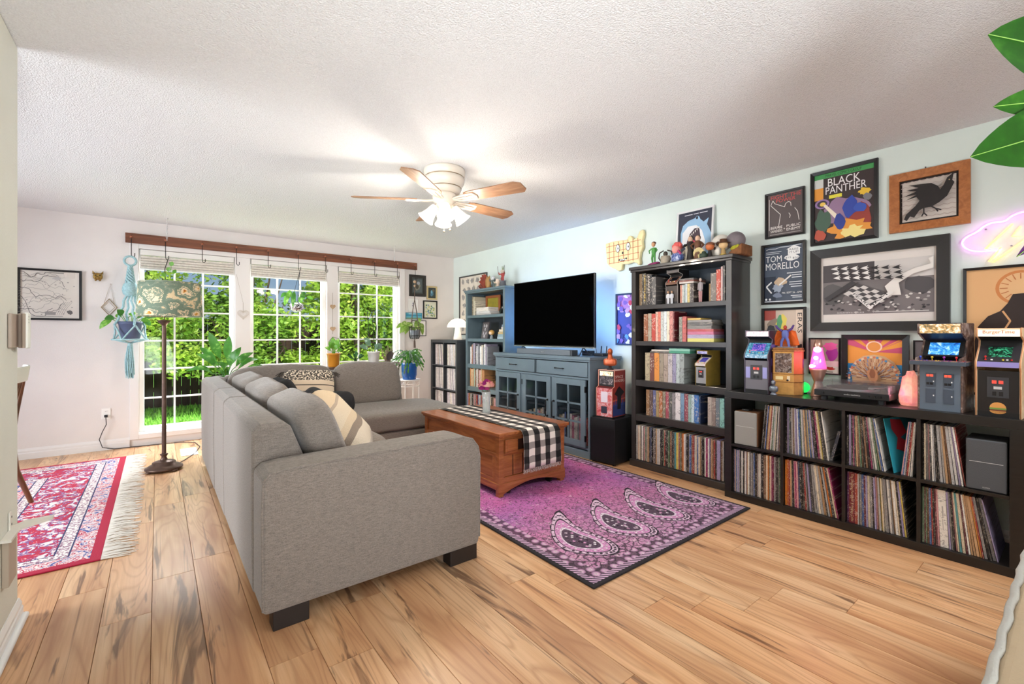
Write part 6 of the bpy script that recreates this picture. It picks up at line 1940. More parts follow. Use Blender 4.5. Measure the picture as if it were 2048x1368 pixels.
# back wall pictures
t, a = framed('framed engraved map of land and sea on the window wall', 'B', -1.06, -.608, 1.352, 1.856, .02, .02)
a.rect((0, 0), (1, 1), (214, 206, 196))
rs = random.Random(30)
for i in range(16):
    y_ = .97 - i * .06; x_ = 0.; pts = [(0, y_)]
    an = 0.
    for q in range(34):
        an = an * .7 + rs.uniform(-.9, .9)
        x_ += .03 * max(.25, math.cos(an)); y_ += .026 * math.sin(an)
        if x_ > 1:
            break
        pts.append((x_, max(.03, min(.97, y_))))
    a.line(pts, .0024 if i % 3 else .0045, (128, 122, 118) if i % 3 else (92, 88, 86))
for i in range(5):
    x0_ = .62 + i * .035
    a.line([(x0_, .06), (x0_ + .06, .2), (x0_ + .16, .34)], .0025, (130, 124, 120))
for i in range(30):
    a.blob(rs.random() * .94 + .03, rs.random() * .9 + .05, .02, .012, (130, 124, 120), i, 7, .6)
a.rect((.78, .84), (.97, .96), (198, 188, 178)).rect((.46, .06), (.64, .12), (140, 134, 130)).blob(.88, .12, .06, .06, (90, 86, 84), 5).blob(.66, .82, .1, .04, (170, 164, 160), 6)
a.done(t)
t, a = framed('dark wide framed small picture at the upper left of the cluster', 'B', 2.999, 3.274, 1.79, 2.118, .042, .022, M('frame_dark_olive', (46, 42, 38), .5), .02, (70, 74, 70))
a.rect((0, 0), (1, 1), (84, 92, 92)).blob(.5, .5, .4, .4, (130, 126, 110), 71, 14, .4).blob(.45, .45, .2, .3, (70, 66, 56), 72, 12, .4).blob(.6, .7, .2, .15, (150, 156, 160), 73)
a.done(t)
t, a = framed('small gold framed teal picture in the cluster', 'B', 3.292, 3.472, 1.752, 1.962, .024, .018, M('frame_pale_gold', (206, 186, 140), .4, .3))
a.rect((0, 0), (1, 1), (60, 66, 62)).blob(.5, .45, .3, .35, (80, 120, 140), 74, 12, .4).blob(.45, .6, .12, .2, (120, 170, 190), 75).blob(.7, .75, .2, .15, (100, 94, 80), 76)
a.done(t)
t, a = framed('black framed garden watercolour above the mushroom lamp', 'B', 3.232, 3.475, 1.453, 1.735, .018, .018, fr_black, .012, (222, 218, 200))
a.rect((0, 0), (1, 1), (214, 212, 190))
rs = random.Random(5)
for i in range(40):
    a.blob(.1 + .8 * rs.random(), .05 + .8 * rs.random() ** 1.3, .09, .07, rs.choice([(90, 130, 90), (150, 170, 90), (110, 150, 170), (190, 190, 130), (140, 150, 176), (206, 200, 150)]), i, 8, .5)
a.done(t)
t, a = framed('white framed small botanical sketch below the dark picture', 'B', 2.985, 3.14, 1.56, 1.748, .012, .014, M('frame_white_thin', (228, 224, 220), .5), .015, (232, 228, 222))
a.rect((0, 0), (1, 1), (228, 224, 220)).line([(.5, .1), (.48, .5), (.55, .85)], .012, (130, 126, 140)).blob(.5, .7, .14, .1, (150, 146, 166), 3, 9, .5).blob(.4, .45, .1, .07, (150, 146, 166), 4)
a.done(t)
t, a = framed('turquoise seascape canvas behind the hanging plant', 'B', 2.945, 3.208, 1.44, 1.538, .003, .018, M('canvas_edge_teal', (60, 140, 160), .6))
a.rect((0, 0), (1, 1), (96, 170, 190)).rect((0, .5), (1, .75), (56, 136, 166)).rect((0, 0), (1, .22), (130, 150, 120)).blob(.4, .85, .3, .1, (196, 220, 226), 3)
a.done(t)
t, a = framed('thin black framed lavender flower print behind the wire basket', 'B', 3.04, 3.283, 1.185, 1.424, .009, .014)
a.rect((0, 0), (1, 1), (232, 226, 222)).blob(.45, .5, .26, .24, (170, 160, 190), 5, 14, .5).blob(.6, .55, .12, .12, (196, 186, 210), 6).line([(.5, .35), (.48, .08)], .01, (130, 150, 120))
a.done(t)

# neon cloud sign
ns = thing('neon_sign', 'glowing pink neon cloud with yellow lightning bolt', 'neon sign', (W - .001, .47, 1.62), RZ)
pk = M('neon_pink_tube', (255, 190, 250), .3, emit=((246, 120, 255), 2.6)); yl = M('neon_yellow_tube', (255, 236, 150), .3, emit=((255, 214, 90), 2.2))
cl_pts = [(.16, .07), (.06, .072), (.015, .1), (.0, .135), (.018, .165), (.07, .19), (.09, .215), (.13, .235), (.175, .226), (.2, .255), (.245, .272), (.29, .255), (.31, .225), (.345, .225), (.375, .2), (.372, .18), (.4, .16), (.41, .125), (.39, .09), (.34, .075), (.26, .075)]
# close the outline smoothly
def smooth(pts, it=2, closed=False):
    for _ in range(it):
        o = []
        n_ = len(pts)
        for i in range(n_ if closed else n_ - 1):
            a_, b_ = Vector(pts[i]), Vector(pts[(i + 1) % n_])
            o += [tuple(a_ * .75 + b_ * .25), tuple(a_ * .25 + b_ * .75)]
        pts = o if closed else [pts[0]] + o + [pts[-1]]
    return pts
MB().tube([(x_, -.022, z_) for x_, z_ in smooth(cl_pts, 2)], .0058, 8).build('cloud_tube', pk, ns)
MB().tube([(x_, -.024, z_) for x_, z_ in [(.205, .21), (.1, .085), (.16, .085), (.115, .01), (.13, .005), (.265, .125), (.205, .14), (.235, .19)]], .0052, 8).build('bolt_tube', yl, ns)
ac = M('neon_acrylic', (246, 244, 246), .1, alpha=.12)
MB().prism([(x_ * 1.0, z_) for x_, z_ in smooth(cl_pts, 1)], -.012, -.008, 'y').build('backing_sheet', ac, ns)
for x_, z_ in ((.1, .2), (.31, .2), (.2, .09)):
    MB().cyl((x_, -.012, z_), .005, .012, 8, axis='y').build('standoff', M('standoff_chrome', (200, 200, 204), .2, .9), ns)
add_light('neon_glow', 'AREA', (W - .06, .27, 1.79), .06, (1, .45, 1), .35, .2, aim=(W, .27, 1.76))

# yellow plaque with red grid
yp = thing('wall_plaque', 'yellow country shaped plaque with red grid and simple face', 'plaque', (W - .002, 3.165, 1.86), RZ)
sh = [(.0, .31), (.02, .1), (.06, .06), (.1, .04), (.13, .03), (.17, .0), (.215, .01), (.22, .07), (.28, .06), (.36, .07), (.40, .055), (.42, .03), (.44, .05), (.43, .1), (.44, .16), (.47, .2), (.46, .27), (.48, .33), (.47, .38), (.43, .37), (.40, .31), (.36, .30), (.33, .34), (.30, .345), (.28, .31), (.2, .315), (.1, .32)]
MB().prism(sh, -.045, 0, 'y').build('plaque_body', M('plaque_yellow', (240, 222, 168), .55, var=(12, .06)), yp, bevel=.012, seg=3)
a = Art(0, 0, 1, 1, -.046)
red = (206, 120, 84)
for z_, x0_, x1_ in ((.09, .05, .42), (.15, .03, .43), (.21, .02, .46), (.27, .02, .45)):
    a.line([(x0_, z_), (x1_, z_ + .01)], .0028, red)
for x_ in (.06, .12, .18, .24, .30, .36, .42):
    a.line([(x_, .085 if x_ < .4 else .1), (x_ - .003, .305 if x_ < .38 else .3)], .0028, red)
for cx in (.17, .30):
    a.ell(cx, .235, .026, .042, (40, 36, 36), 18).ell(cx, .235, .021, .037, (246, 244, 236), 18).ell(cx + .004, .235, .006, .012, (40, 36, 36), 10)
a.ell(.235, .18, .011, .013, (60, 50, 40), 10).poly([(.18, .11), (.21, .098), (.25, .098), (.29, .115), (.285, .128), (.24, .118), (.19, .124)], (60, 50, 44))
for i in range(4):
    a.rect((.2 + i * .02, .105), (.215 + i * .02, .117), (246, 244, 236))
a.done(yp, 'painted_lines')

# ------------------------------------------------------------------ figurines on the bookcases
BT = 1.83
def fig_loc(t, x, y):
    return local_to_world(t, x, y, BT)
g = thing('figurine', 'slim green elf figurine on a purple base', 'figurine', fig_loc(bc, .17, .1), RZ)
gm = M('figurine_leaf_green', (70, 140, 60), .5); 
MB().cushion((0, 0, .018), .06, .045, .018, 2.5, 8, lump=.02).build('base', M('figurine_magenta_base', (130, 40, 90), .6, var=(30, .3)), g)
for s_ in (-1, 1):
    MB().tube([(s_ * .012, 0, .03), (s_ * .014, -.006, .075), (s_ * .008, 0, .115)], [.007, .009, .011], 8).build('leg', gm, g)
    MB().tube([(s_ * .02, 0, .165), (s_ * .042, -.01, .145), (s_ * .03, -.02, .12)], [.007, .006, .005], 7).build('arm', gm, g)
MB().cushion((0, 0, .14), .02, .013, .034, 3, 8).build('torso', gm, g)
MB().ball((0, -.004, .2), (.018, .019, .022), 12).build('head', M('figurine_tan', (200, 150, 110), .6), g)
MB().ball((0, .003, .214), (.02, .02, .014), 10).build('hair', M('figurine_brown_hair', (92, 56, 36), .7), g)
g = thing('figurine', 'stone cauldron ornament with curved handles on the bookcase top', 'figurine', fig_loc(bc, .285, .11), RZ)
MB().lathe((0, 0, 0), [(0, 0), (.04, 0), (.042, .012), (.038, .02), (.045, .06), (.038, .08), (0, .08)], 18).build('pot', M('ornament_stone', (170, 158, 140), .8, bump=(40, .7), var=(20, .2)), g)
for s_ in (-1, 1):
    MB().tube([(s_ * .04, 0, .03), (s_ * .068, 0, .07), (s_ * .06, 0, .115), (s_ * .02, 0, .13)], .006, 7).build('handle', M('ornament_dark', (70, 62, 56), .7), g)
MB().ball((0, 0, .1), (.02, .02, .024), 10).build('finial', M('ornament_dark', (70, 62, 56)), g)
g = thing('bust_figurine', 'pink haired bust figurine with blue clothes', 'figurine', fig_loc(bc, .42, .08), RZ - R(20))
MB().cushion((0, 0, .045), .058, .04, .045, 2.6, 10).build('shoulders', speckle('figurine_blue_pattern', (40, 60, 120), (90, 110, 170), (206, 210, 226), 40), g)
MB().ball((0, -.01, .115), (.036, .038, .04), 14).build('head', M('figurine_pink_skin', (230, 150, 140), .5), g)
hm = MB(); rs = random.Random(3)
for i in range(16):
    an = rs.random() * 2 * PI; e_ = rs.uniform(.1, 1.2)
    hm.ball((.03 * math.cos(an) * math.cos(e_), .006 + .03 * math.sin(an) * math.cos(e_), .135 + .03 * math.sin(e_)), .02, 8, None, 6)
hm.build('hair', M('figurine_coral_hair', (224, 96, 92), .6), g)
MB().tube([(.03, 0, .03), (.052, -.01, .08), (.045, -.03, .1)], .01, 8).build('arm', M('figurine_magenta_sleeve', (196, 70, 120), .5), g)
def robed(label, x, y, rz, hgt, rm, skin, arms, hairc):
    g = thing('figurine', label, 'figurine', fig_loc(bc, x, y), rz)
    MB().lathe((0, 0, 0), [(0, 0), (.036, 0), (.034, .01), (.024, hgt * .45), (.03, hgt * .7), (.02, hgt * .78), (0, hgt * .78)], 14).build('robe', rm, g)
    MB().ball((0, -.004, hgt * .87), (.02, .021, .026), 12).build('head', skin, g)
    MB().ball((0, .006, hgt * .91), (.023, .022, .024), 12).build('hair', M('figurine_hair_%d' % hairc[0], hairc, .7), g)
    for s_ in (-1, 1):
        MB().tube([(s_ * .026, 0, hgt * .7), (s_ * .05 * arms, -.02, hgt * .58), (s_ * .03, -.035, hgt * (.66 if arms > 1 else .45))], [.01, .009, .007], 7).build('arm', rm, g)
    return g
sk = M('figurine_skin_pale', (214, 176, 150), .6)
robed('dark cloaked figurine holding a shield above the bookcase', .545, .08, RZ, .21, M('figurine_black_cloak', (40, 32, 30), .6, var=(30, .4)), sk, 1.2, (60, 44, 34))
robed('bronze brown robed figurine beside the round shield', .62, .06, RZ + R(15), .2, M('figurine_bronze', (110, 74, 52), .5, .2, var=(30, .3)), sk, 1.0, (74, 50, 38))
robed('ivory striped column figurine between pink bust and cloaked figure', .49, .13, RZ, .15, M('figurine_ivory', (206, 196, 176), .7, var=(50, .2)), M('figurine_ivory', (206, 196, 176)), .6, (190, 180, 160))
sd = thing('toy_shield', 'round cream and brown toy shield leaning on figurines', 'toy shield', fig_loc(bc, .64, .025), RZ)
MB().cyl((0, .008, .05), .046, .006, 24, axis='y').build('shield_disc', M('shield_cream', (206, 186, 130), .6, var=(20, .2)), sd)
MB().cyl((0, .003, .05), .012, .006, 14, axis='y').build('shield_boss', M('shield_brown', (96, 66, 44), .6), sd)
sk_ = thing('toy_skull', 'large white toy skull behind the small figurines', 'skull', fig_loc(bc, .775, .15), RZ + R(-15))
bone = M('skull_bone', (226, 218, 206), .6, var=(12, .08))
MB().ball((0, 0, .125), (.07, .08, .068), 18, None, 12).build('cranium', bone, sk_)
MB().cushion((0, -.035, .05), .045, .04, .045, 3, 8).build('jaw', bone, sk_)
for s_ in (-1, 1):
    MB().ball((s_ * .03, -.072, .108), (.018, .012, .018), 10).build('eye_socket', M('skull_socket', (60, 50, 46), .9), sk_)
MB().ball((0, -.074, .075), (.009, .008, .013), 8).build('nose_socket', M('skull_socket', (60, 50, 46)), sk_)
g = thing('figurine', 'orange faced cap figurine on the bookcase top', 'figurine', fig_loc(bc, .73, .05), RZ)
MB().ball((0, 0, .09), (.034, .034, .032), 14).build('head', M('figurine_orange', (206, 116, 70), .5), g)
MB().ball((0, .004, .106), (.036, .036, .022), 12).build('cap', M('figurine_cap_brown', (120, 70, 44), .6), g)
MB().cyl((0, 0, .0), .022, .06, 12, r2=.012).build('body', M('figurine_black', (40, 36, 36), .5), g)
g = thing('figurine', 'big headed figurine with brown hat before the boulder', 'figurine', fig_loc(bc, .845, .04), RZ)
MB().ball((0, 0, .085), (.034, .034, .03), 14).build('head', M('figurine_cream_face', (226, 190, 140), .5), g)
MB().lathe((0, 0, .1), [(0, .034), (.026, .03), (.03, .006), (.05, .0), (.05, -.003), (0, -.003)], 18).build('hat', M('figurine_hat_brown', (96, 62, 40), .6), g)
MB().cyl((0, 0, .012), .02, .045, 12, r2=.014).build('body', M('figurine_khaki', (170, 140, 90), .6), g)
MB().cyl((0, 0, 0), .026, .012, 14).build('base', M('figurine_base_gold', (190, 160, 60), .5), g)
g = thing('boulder_ornament', 'round grey boulder ornament on a mossy stone ramp', 'ornament', fig_loc(bc, .9, .13), RZ)
MB().prism([(-.03, 0), (.075, 0), (.075, .085), (.045, .06), (.0, .045), (-.03, .015)], -.07, .12, 'y').build('ramp', M('ornament_ramp_brick', (130, 84, 50), .8, bump=(40, .9), var=(24, .35)), g, bevel=.008)
MB().cushion((.02, -.055, .06), .035, .02, .016, 2.5, 8, lump=.03).build('moss', M('ornament_moss', (176, 170, 50), .9, var=(40, .3)), g)
MB().ball((.0, .0, .122), .07, 20, None, 14).build('boulder', M('ornament_boulder', (128, 118, 122), .7, bump=(18, .8), var=(9, .2)), g)
g = thing('toy_ornament', 'small dark green toy tank between the shield and skull', 'toy', fig_loc(bc, .69, .03), RZ)
MB().cushion((0, 0, .02), .03, .03, .02, 4, 6).build('hull', M('toy_dark_green', (50, 66, 50), .6), g)
MB().ball((0, 0, .045), (.016, .018, .014), 10).build('turret', M('toy_dark_green', (50, 66, 50)), g)
# top of the blue bookcase
g = thing('shell_ornament', 'glossy red brown fanned shell ornament on the blue bookcase', 'ornament', fig_loc(lb, .32, .1), RZ)
mb = MB()
for i in range(9):
    a0 = PI * i / 9; a1 = PI * (i + .93) / 9
    mb.add([(0, 0, .012), (.125 * math.cos(a0), .01, .02 + .185 * math.sin(a0)), (.135 * math.cos((a0 + a1) / 2), -.012, .02 + .2 * math.sin((a0 + a1) / 2)), (.125 * math.cos(a1), .01, .02 + .185 * math.sin(a1)), (0, .03, .012), (.12 * math.cos(a0), .04, .02 + .175 * math.sin(a0)), (.12 * math.cos(a1), .04, .02 + .175 * math.sin(a1))],
           [(0, 1, 2), (0, 2, 3), (4, 6, 5), (1, 5, 6, 3, 2)], M('ornament_red_gloss', (138, 52, 34), .15, coat=1., var=(10, .3)))
mb.build('fan', None, g)
bx('base', (-.12, -.04, 0), (.1, .05, .014), M('ornament_base_grey', (150, 146, 140), .6), g, .004)
g = thing('mask_ornament', 'small carved tan animal mask ornament beside the shell', 'ornament', fig_loc(lb, .46, .07), RZ)
MB().cushion((0, 0, .08), .045, .03, .08, 2.6, 10).build('mask_body', M('ornament_tan_carved', (170, 128, 76), .5, bump=(50, .6)), g)
for s_ in (-1, 1):
    MB().ball((s_ * .03, 0, .155), (.012, .01, .02), 8, None, 6).build('ear', M('ornament_tan_carved', (170, 128, 76)), g)
def smallfig(label, x, mcol, hcol, hgt, extra=None):
    g = thing('figurine', label, 'figurine', fig_loc(lb, x, .07), RZ)
    m1 = M('figurine_c%02x%02x%02x' % mcol, mcol, .55, var=(30, .25)); m2 = M('figurine_c%02x%02x%02x' % hcol, hcol, .55)
    for s_ in (-1, 1):
        MB().tube([(s_ * .014, 0, 0), (s_ * .018, -.008, hgt * .2), (s_ * .01, 0, hgt * .42)], [.012, .011, .013], 8).build('leg', m1, g)
        MB().tube([(s_ * .024, 0, hgt * .68), (s_ * .055, -.014, hgt * .62), (s_ * .06, -.02, hgt * .8)], [.01, .009, .007], 8).build('arm', m1, g)
    MB().cushion((0, 0, hgt * .57), .026, .018, hgt * .17, 3, 8).build('torso', m1, g)
    MB().ball((0, -.004, hgt * .86), (.026, .027, .028), 12).build('head', m2, g)
    return g
smallfig('black and white small robot figurine on the blue bookcase', .58, (84, 92, 92), (206, 206, 206), .15)
smallfig('cream star shaped small figurine on the blue bookcase', .68, (214, 190, 170), (226, 206, 190), .1)
g = smallfig('red robed rabbit eared figurine on a grey stump', .79, (160, 60, 56), (206, 190, 170), .14)
for ch_ in g.children:
    ch_.location = (0, 0, .075)
MB().lathe((0, 0, 0), [(0, 0), (.045, 0), (.038, .07), (.05, .076), (0, .076)], 12).build('stump', M('figurine_stump_grey', (110, 108, 110), .7), g)
for s_ in (-1, 1):
    MB().tube([(s_ * .008, 0, .215), (s_ * .02, .004, .27)], [.007, .003], 6).build('ear', M('figurine_olive_ear', (110, 120, 80), .6), g)
    MB().tube([(s_ * .066, -.02, .15), (s_ * .075, -.03, .27)], .003, 5).build('staff', M('figurine_staff', (70, 60, 50), .6), g)

# mushroom lamp on the corner cube shelf
ml = thing('mushroom_lamp', 'white glass mushroom lamp glowing on the corner cube shelf', 'lamp', (3.56, 5.87, 1.13))
milk = M('lamp_milk_glass', (255, 248, 236), .25, emit=((255, 240, 216), 1.6))
MB().lathe((0, 0, 0), [(0, 0), (.062, 0), (.066, .006), (.058, .05), (.045, .12), (.04, .18), (.045, .19)], 24).build('lamp_base', M('lamp_base_glass', (240, 232, 222), .2, emit=((255, 236, 210), .35)), ml)
MB().lathe((0, 0, 0), [(.0, .318), (.05, .312), (.1, .288), (.14, .245), (.158, .2), (.155, .185), (.12, .19), (.04, .195)], 32).build('lamp_shade', milk, ml)
add_light('mushroom_lamp_bulb', 'POINT', (3.5, 5.78, 1.5), 1.0, (1, .86, .68), radius=.08)
MB().tube([(.05, -.02, .01), (.1, -.1, .006), (.14, -.22, .005)], .003, 6).build('lamp_cord', M('cord_black', (18, 18, 20)), ml)
# ------------------------------------------------------------------ ceiling fan
fan = thing('ceiling_fan', 'cream ceiling fan with five wood blades and four lit glass shades', 'ceiling fan', (1.69, 2.975, CH))
cream = M('fan_cream_enamel', (226, 214, 198), .35)
brs = M('fan_brass_line', (150, 126, 96), .35, .7)
MB().lathe((0, 0, 0), [(0, 0), (.152, 0), (.154, -.012), (.15, -.05), (.142, -.055), (.142, -.062), (.15, -.066), (.145, -.1), (.128, -.128), (.122, -.132), (.122, -.142), (.126, -.146), (.11, -.175), (0, -.178)], 40).build('motor_housing', cream, fan)
for z_, r_1 in ((-.058, .1435), (-.137, .1235)):
    MB().lathe((0, 0, 0), [(r_1, z_ - .003), (r_1 + .003, z_), (r_1, z_ + .003)], 40).build('trim_ring', brs, fan)
MB().lathe((0, 0, 0), [(0, -.176), (.085, -.18), (.09, -.2), (.085, -.235), (.06, -.25), (.05, -.285), (.058, -.3), (.03, -.335), (0, -.34)], 28).build('light_hub', cream, fan)
blade_wood = wood('fan_blade_oak', [(.3, (120, 86, 62)), (.55, (150, 112, 84)), (.8, (174, 138, 108))], (3, 26, 26), .45)
for i in range(5):
    an = R(5 + 72 * i)
    ca, sa = math.cos(an), math.sin(an)
    Rm = Matrix.Rotation(an, 3, 'Z') @ Matrix.Rotation(R(-12), 3, 'X')
    pts = [(.2, -.05), (.24, -.062), (.62, -.074), (.665, -.045), (.668, .035), (.64, .068), (.24, .062), (.2, .05)]
    vs = [Rm @ Vector((x_, y_, .0)) + Vector((0, 0, -.228)) for x_, y_ in pts] + [Rm @ Vector((x_, y_, .007)) + Vector((0, 0, -.228)) for x_, y_ in pts]
    n_ = len(pts)
    # blade authored along its own x axis so that the grain follows it
    b_ = MB().add([(x_, y_, 0) for x_, y_ in pts] + [(x_, y_, .007) for x_, y_ in pts], [list(range(n_ - 1, -1, -1)), list(range(n_, 2 * n_))] + [(q, (q + 1) % n_, (q + 1) % n_ + n_, q + n_) for q in range(n_)]).build('blade', blade_wood, fan)
    b_.rotation_euler = (Matrix.Rotation(an, 3, 'Z') @ Matrix.Rotation(R(-12), 3, 'X')).to_euler()
    b_.location = (0, 0, -.228)
    MB().tube([(.08, -.012, -.0), (.14, -.03, -.006), (.2, -.034, -.004), (.27, -.034, -.004)], .008, 6).tube([(.08, .012, -.0), (.14, .03, -.006), (.2, .034, -.004), (.27, .034, -.004)], .008, 6).tube([(.27, -.036, -.004), (.285, 0, -.004), (.27, .036, -.004)], .008, 6).tube([(.08, 0, -.002), (.2, 0, -.006), (.28, 0, -.004)], .009, 6).build('blade_bracket', cream, b_)
shade_m = M('fan_shade_glass', (255, 246, 232), .3, emit=((255, 240, 214), 1.0))
for i in range(4):
    an = R(52.5 + 12 + 90 * i)
    out = Vector((math.cos(an), math.sin(an), 0))
    axis = (out * .62 + Vector((0, 0, -.78))).normalized()
    q = Vector((0, 0, -1)).rotation_difference(axis).to_matrix()
    base = out * .052 + Vector((0, 0, -.262))
    MB().tube([tuple(Vector((0, 0, -.262))), tuple(base), tuple(base + axis * .03)], .014, 8).build('lamp_arm', cream, fan)
    sh_ = MB().lathe(tuple(base + axis * .02), [(.0, 0), (.03, -.002), (.034, -.02), (.04, -.06), (.052, -.1), (.066, -.122), (.063, -.122), (.048, -.1), (.036, -.06), (.028, -.02)], 22, rot=q).build('glass_shade', shade_m, fan)
    p_ = Vector(fan.location) + base + axis * .17
    add_light('fan_bulb', 'POINT', tuple(p_), 15.5, (1, .91, .79), radius=.05)
for x_, z_ in ((.02, -.44), (-.03, -.46)):
    MB().tube([(x_, -.04, -.32), (x_, -.045, z_)], .0012, 4).ball((x_, -.045, z_ - .008), (.006, .006, .01), 8, None, 6).build('pull_chain', brs, fan)

# ------------------------------------------------------------------ hook rail over the windows
rail_m = wood('rail_stained_pine', [(.25, (70, 36, 20)), (.5, (112, 62, 36)), (.7, (140, 82, 50)), (.9, (160, 100, 64))], (1.4, 20, 30), .5)
rail = thing('hook_rail', 'long stained wood rail with knobs above the three windows', 'rail', (-.27, D - .02, 2.19))
MB().box((0, -.024, 0), (3.385, 0, .105)).build('board', rail_m, rail, bevel=.003)
hook_m = M('hook_blackened_steel', (44, 38, 36), .4, .6)
knob_m = M('knob_copper', (150, 96, 74), .3, .8)
HX = [-.217, .069, .401, .736, 1.071, 1.415, 1.747, 2.083, 2.414, 2.752, 3.039]
hl = ['over the teal macrame planter', 'over the floor lamp', 'right of the floor lamp', 'at the first window post', 'left over the middle window', 'over the mirrored planter', 'right over the middle window', 'left over the right window', 'in the middle of the right window', 'under the right ceiling chain', 'over the wire basket planter']
for i, x_ in enumerate(HX):
    MB().cyl((x_ + .27, -.115, .05), .005, .092, 10, axis='y').ball((x_ + .27, -.12, .05), (.015, .012, .015), 12, None, 8).build('knob', knob_m, rail)
    h_ = thing('s_hook', 'dark steel S hook hanging from the rail ' + hl[i], 'hook', (x_, D - .13, 2.24), group='steel hooks on the window rail')
    lo = -.2
    pts = [(.0, .012, -.012), (0, .014, .006), (0, .002, .018), (0, -.008, .006), (0, -.008, -.03), (0, -.006, lo + .03), (.0, -.008, lo + .008), (.008, -.008, lo - .01), (.02, -.008, lo - .012), (.028, -.008, lo), (.028, -.008, lo + .03)]
    MB().tube(pts, .0035, 6).build('hook_rod', hook_m, h_)
# ceiling chains
def chain(label, loc, n, hgt):
    t = thing('ceiling_chain', label, 'chain', loc)
    MB().lathe((0, 0, 0), [(0, 0), (.012, 0), (.01, -.008), (0, -.01)], 10).build('ceiling_hook', M('chain_white_metal', (214, 212, 210), .3, .5), t)
    st = hgt / n
    for i in range(n):
        z = -.012 - st * (i + .5)
        pts = []
        for q in range(10):
            an = 2 * PI * q / 10
            p = (.007 * math.cos(an), 0, z + st * .62 * math.sin(an))
            pts.append(p if i % 2 else (p[1], p[0], p[2]))
        MB().tube(pts, .0025, 5, closed=True).build('link', MATS['chain_white_metal'], t)
chain('white chain from the ceiling above the floor lamp', (.079, 6.035, CH), 9, .22)
chain('white chain from the ceiling above the right window', (2.597, 5.967, CH), 9, .2)

# ------------------------------------------------------------------ leaves and plants
def add_leaf(mb, base, tip, width, up=(-.2, -.75, .55), droop=.0, m=None, n=7, fold=.18, shape=1.0):
    base, tip = Vector(base), Vector(tip)
    d = tip - base
    L = d.length
    dn = d.normalized()
    side = dn.cross(Vector(up))
    if side.length < .05:
        side = dn.cross(Vector((1, .3, 0)))
    side.normalize()
    nrm = side.cross(dn).normalized()
    vs = []
    for i in range(n + 1):
        t = i / n
        w = width * .5 * (math.sin(PI * min(1, t ** shape)) ** .8 if 0 < t < 1 else 0.0)
        if t == 0:
            w = width * .04
        p = base + d * t + nrm * (droop * L * math.sin(PI * t))
        vs += [p - side * w + nrm * fold * w, p, p + side * w + nrm * fold * w]
    fs = []
    for i in range(n):
        a = i * 3
        fs += [(a, a + 1, a + 4, a + 3), (a + 1, a + 2, a + 5, a + 4)]
    mb.add(vs, fs, m, True)
def plant_leaf_mat(name, c, edge=None, rough=.4):
    k = NT(name)
    f = k.noise(k.coord('Object'), 18, 3, .6)
    b = lin(c)
    hi = lin(edge) if edge else tuple(min(1, x * 1.5) for x in b[:3]) + (1,)
    cc = k.ramp(f, [(.35, tuple(x * .75 for x in b[:3]) + (1,)), (.55, b), (.68, hi)])
    k.col(cc); k.set(Roughness=rough)
    tr = k.n('ShaderNodeBsdfTranslucent'); k.l(cc, tr.inputs[0])
    mx = k.n('ShaderNodeMixShader'); mx.inputs[0].default_value = .25
    k.l(k.b.outputs[0], mx.inputs[1]); k.l(tr.outputs[0], mx.inputs[2]); k.l(mx.outputs[0], k.out.inputs[0])
    return k.m
lf_bright = plant_leaf_mat('leaf_bright_green', (108, 168, 58), (170, 208, 110))
lf_mid = plant_leaf_mat('leaf_mid_green', (74, 136, 52), (138, 186, 92))
lf_dark = plant_leaf_mat('leaf_deep_green', (42, 88, 40), (90, 140, 80))
lf_vari = plant_leaf_mat('leaf_variegated', (128, 160, 66), (216, 220, 150))
lf_grey = plant_leaf_mat('leaf_grey_green', (108, 138, 112), (190, 206, 190))
lf_rubber = plant_leaf_mat('leaf_rubber_plant', (34, 82, 20), (52, 104, 28), .3)
soil = M('potting_soil', (52, 40, 32), .95, bump=(60, .8))

# leafy plant behind the sofa
def strap_plant(label, loc, pot_m, leaves, lm, pot_r=.1, pot_h=.17, stand=None):
    t = thing('potted_plant', label, 'plant', loc)
    MB().lathe((0, 0, 0), [(0, 0), (pot_r * .72, 0), (pot_r * .78, .01), (pot_r, pot_h), (pot_r * 1.04, pot_h), (pot_r * 1.04, pot_h - .01), (pot_r * .9, pot_h - .015), (0, pot_h - .015)], 24).build('pot', pot_m, t)
    MB().cyl((0, 0, pot_h - .022), pot_r * .9, .006, 20).build('soil', soil, t)
    for (tx, ty, tz, w, dr) in leaves:
        mb = MB()
        b0 = Vector((tx * .08, ty * .08, pot_h - .01))
        st_ = Vector((tx * .35, ty * .35, pot_h + (tz - pot_h) * .4))
        mb.tube([tuple(b0), tuple((b0 + st_) / 2 + Vector((0, 0, .02))), tuple(st_)], .004, 5, lm)
        add_leaf(mb, st_, (tx, ty, tz), w, droop=dr, m=lm)
        mb.build('leaf', None, t)
    return t
pot_white = M('pot_white_ceramic', (232, 228, 222), .3)
ls = [(-.16, -.1, .66, .085, .08), (.02, -.05, .62, .08, .06), (.13, -.02, .5, .075, .14), (-.26, -.06, .44, .07, .3), (.24, -.05, .44, .075, .26), (-.34, -.03, .27, .055, .42), (.3, .05, .36, .065, .35), (.07, -.14, .47, .08, .18), (-.22, .1, .5, .07, .2), (.38, -.02, .26, .05, .4), (-.1, -.16, .36, .07, .3)]
st1 = thing('plant_pedestal', 'tall white pedestal hidden behind the sofa under the leafy plant', 'pedestal', (.56, 5.5, 0))
MB().lathe((0, 0, 0), [(0, 0), (.14, 0), (.14, .02), (.05, .05), (.045, .52), (.13, .56), (.13, .58), (0, .58)], 20).build('pedestal_body', pot_white, st1)
strap_plant('large leafy green plant rising behind the sofa corner', (.56, 5.5, .58), M('pot_grey_clay', (150, 146, 140), .6), ls, lf_mid, .11, .2)
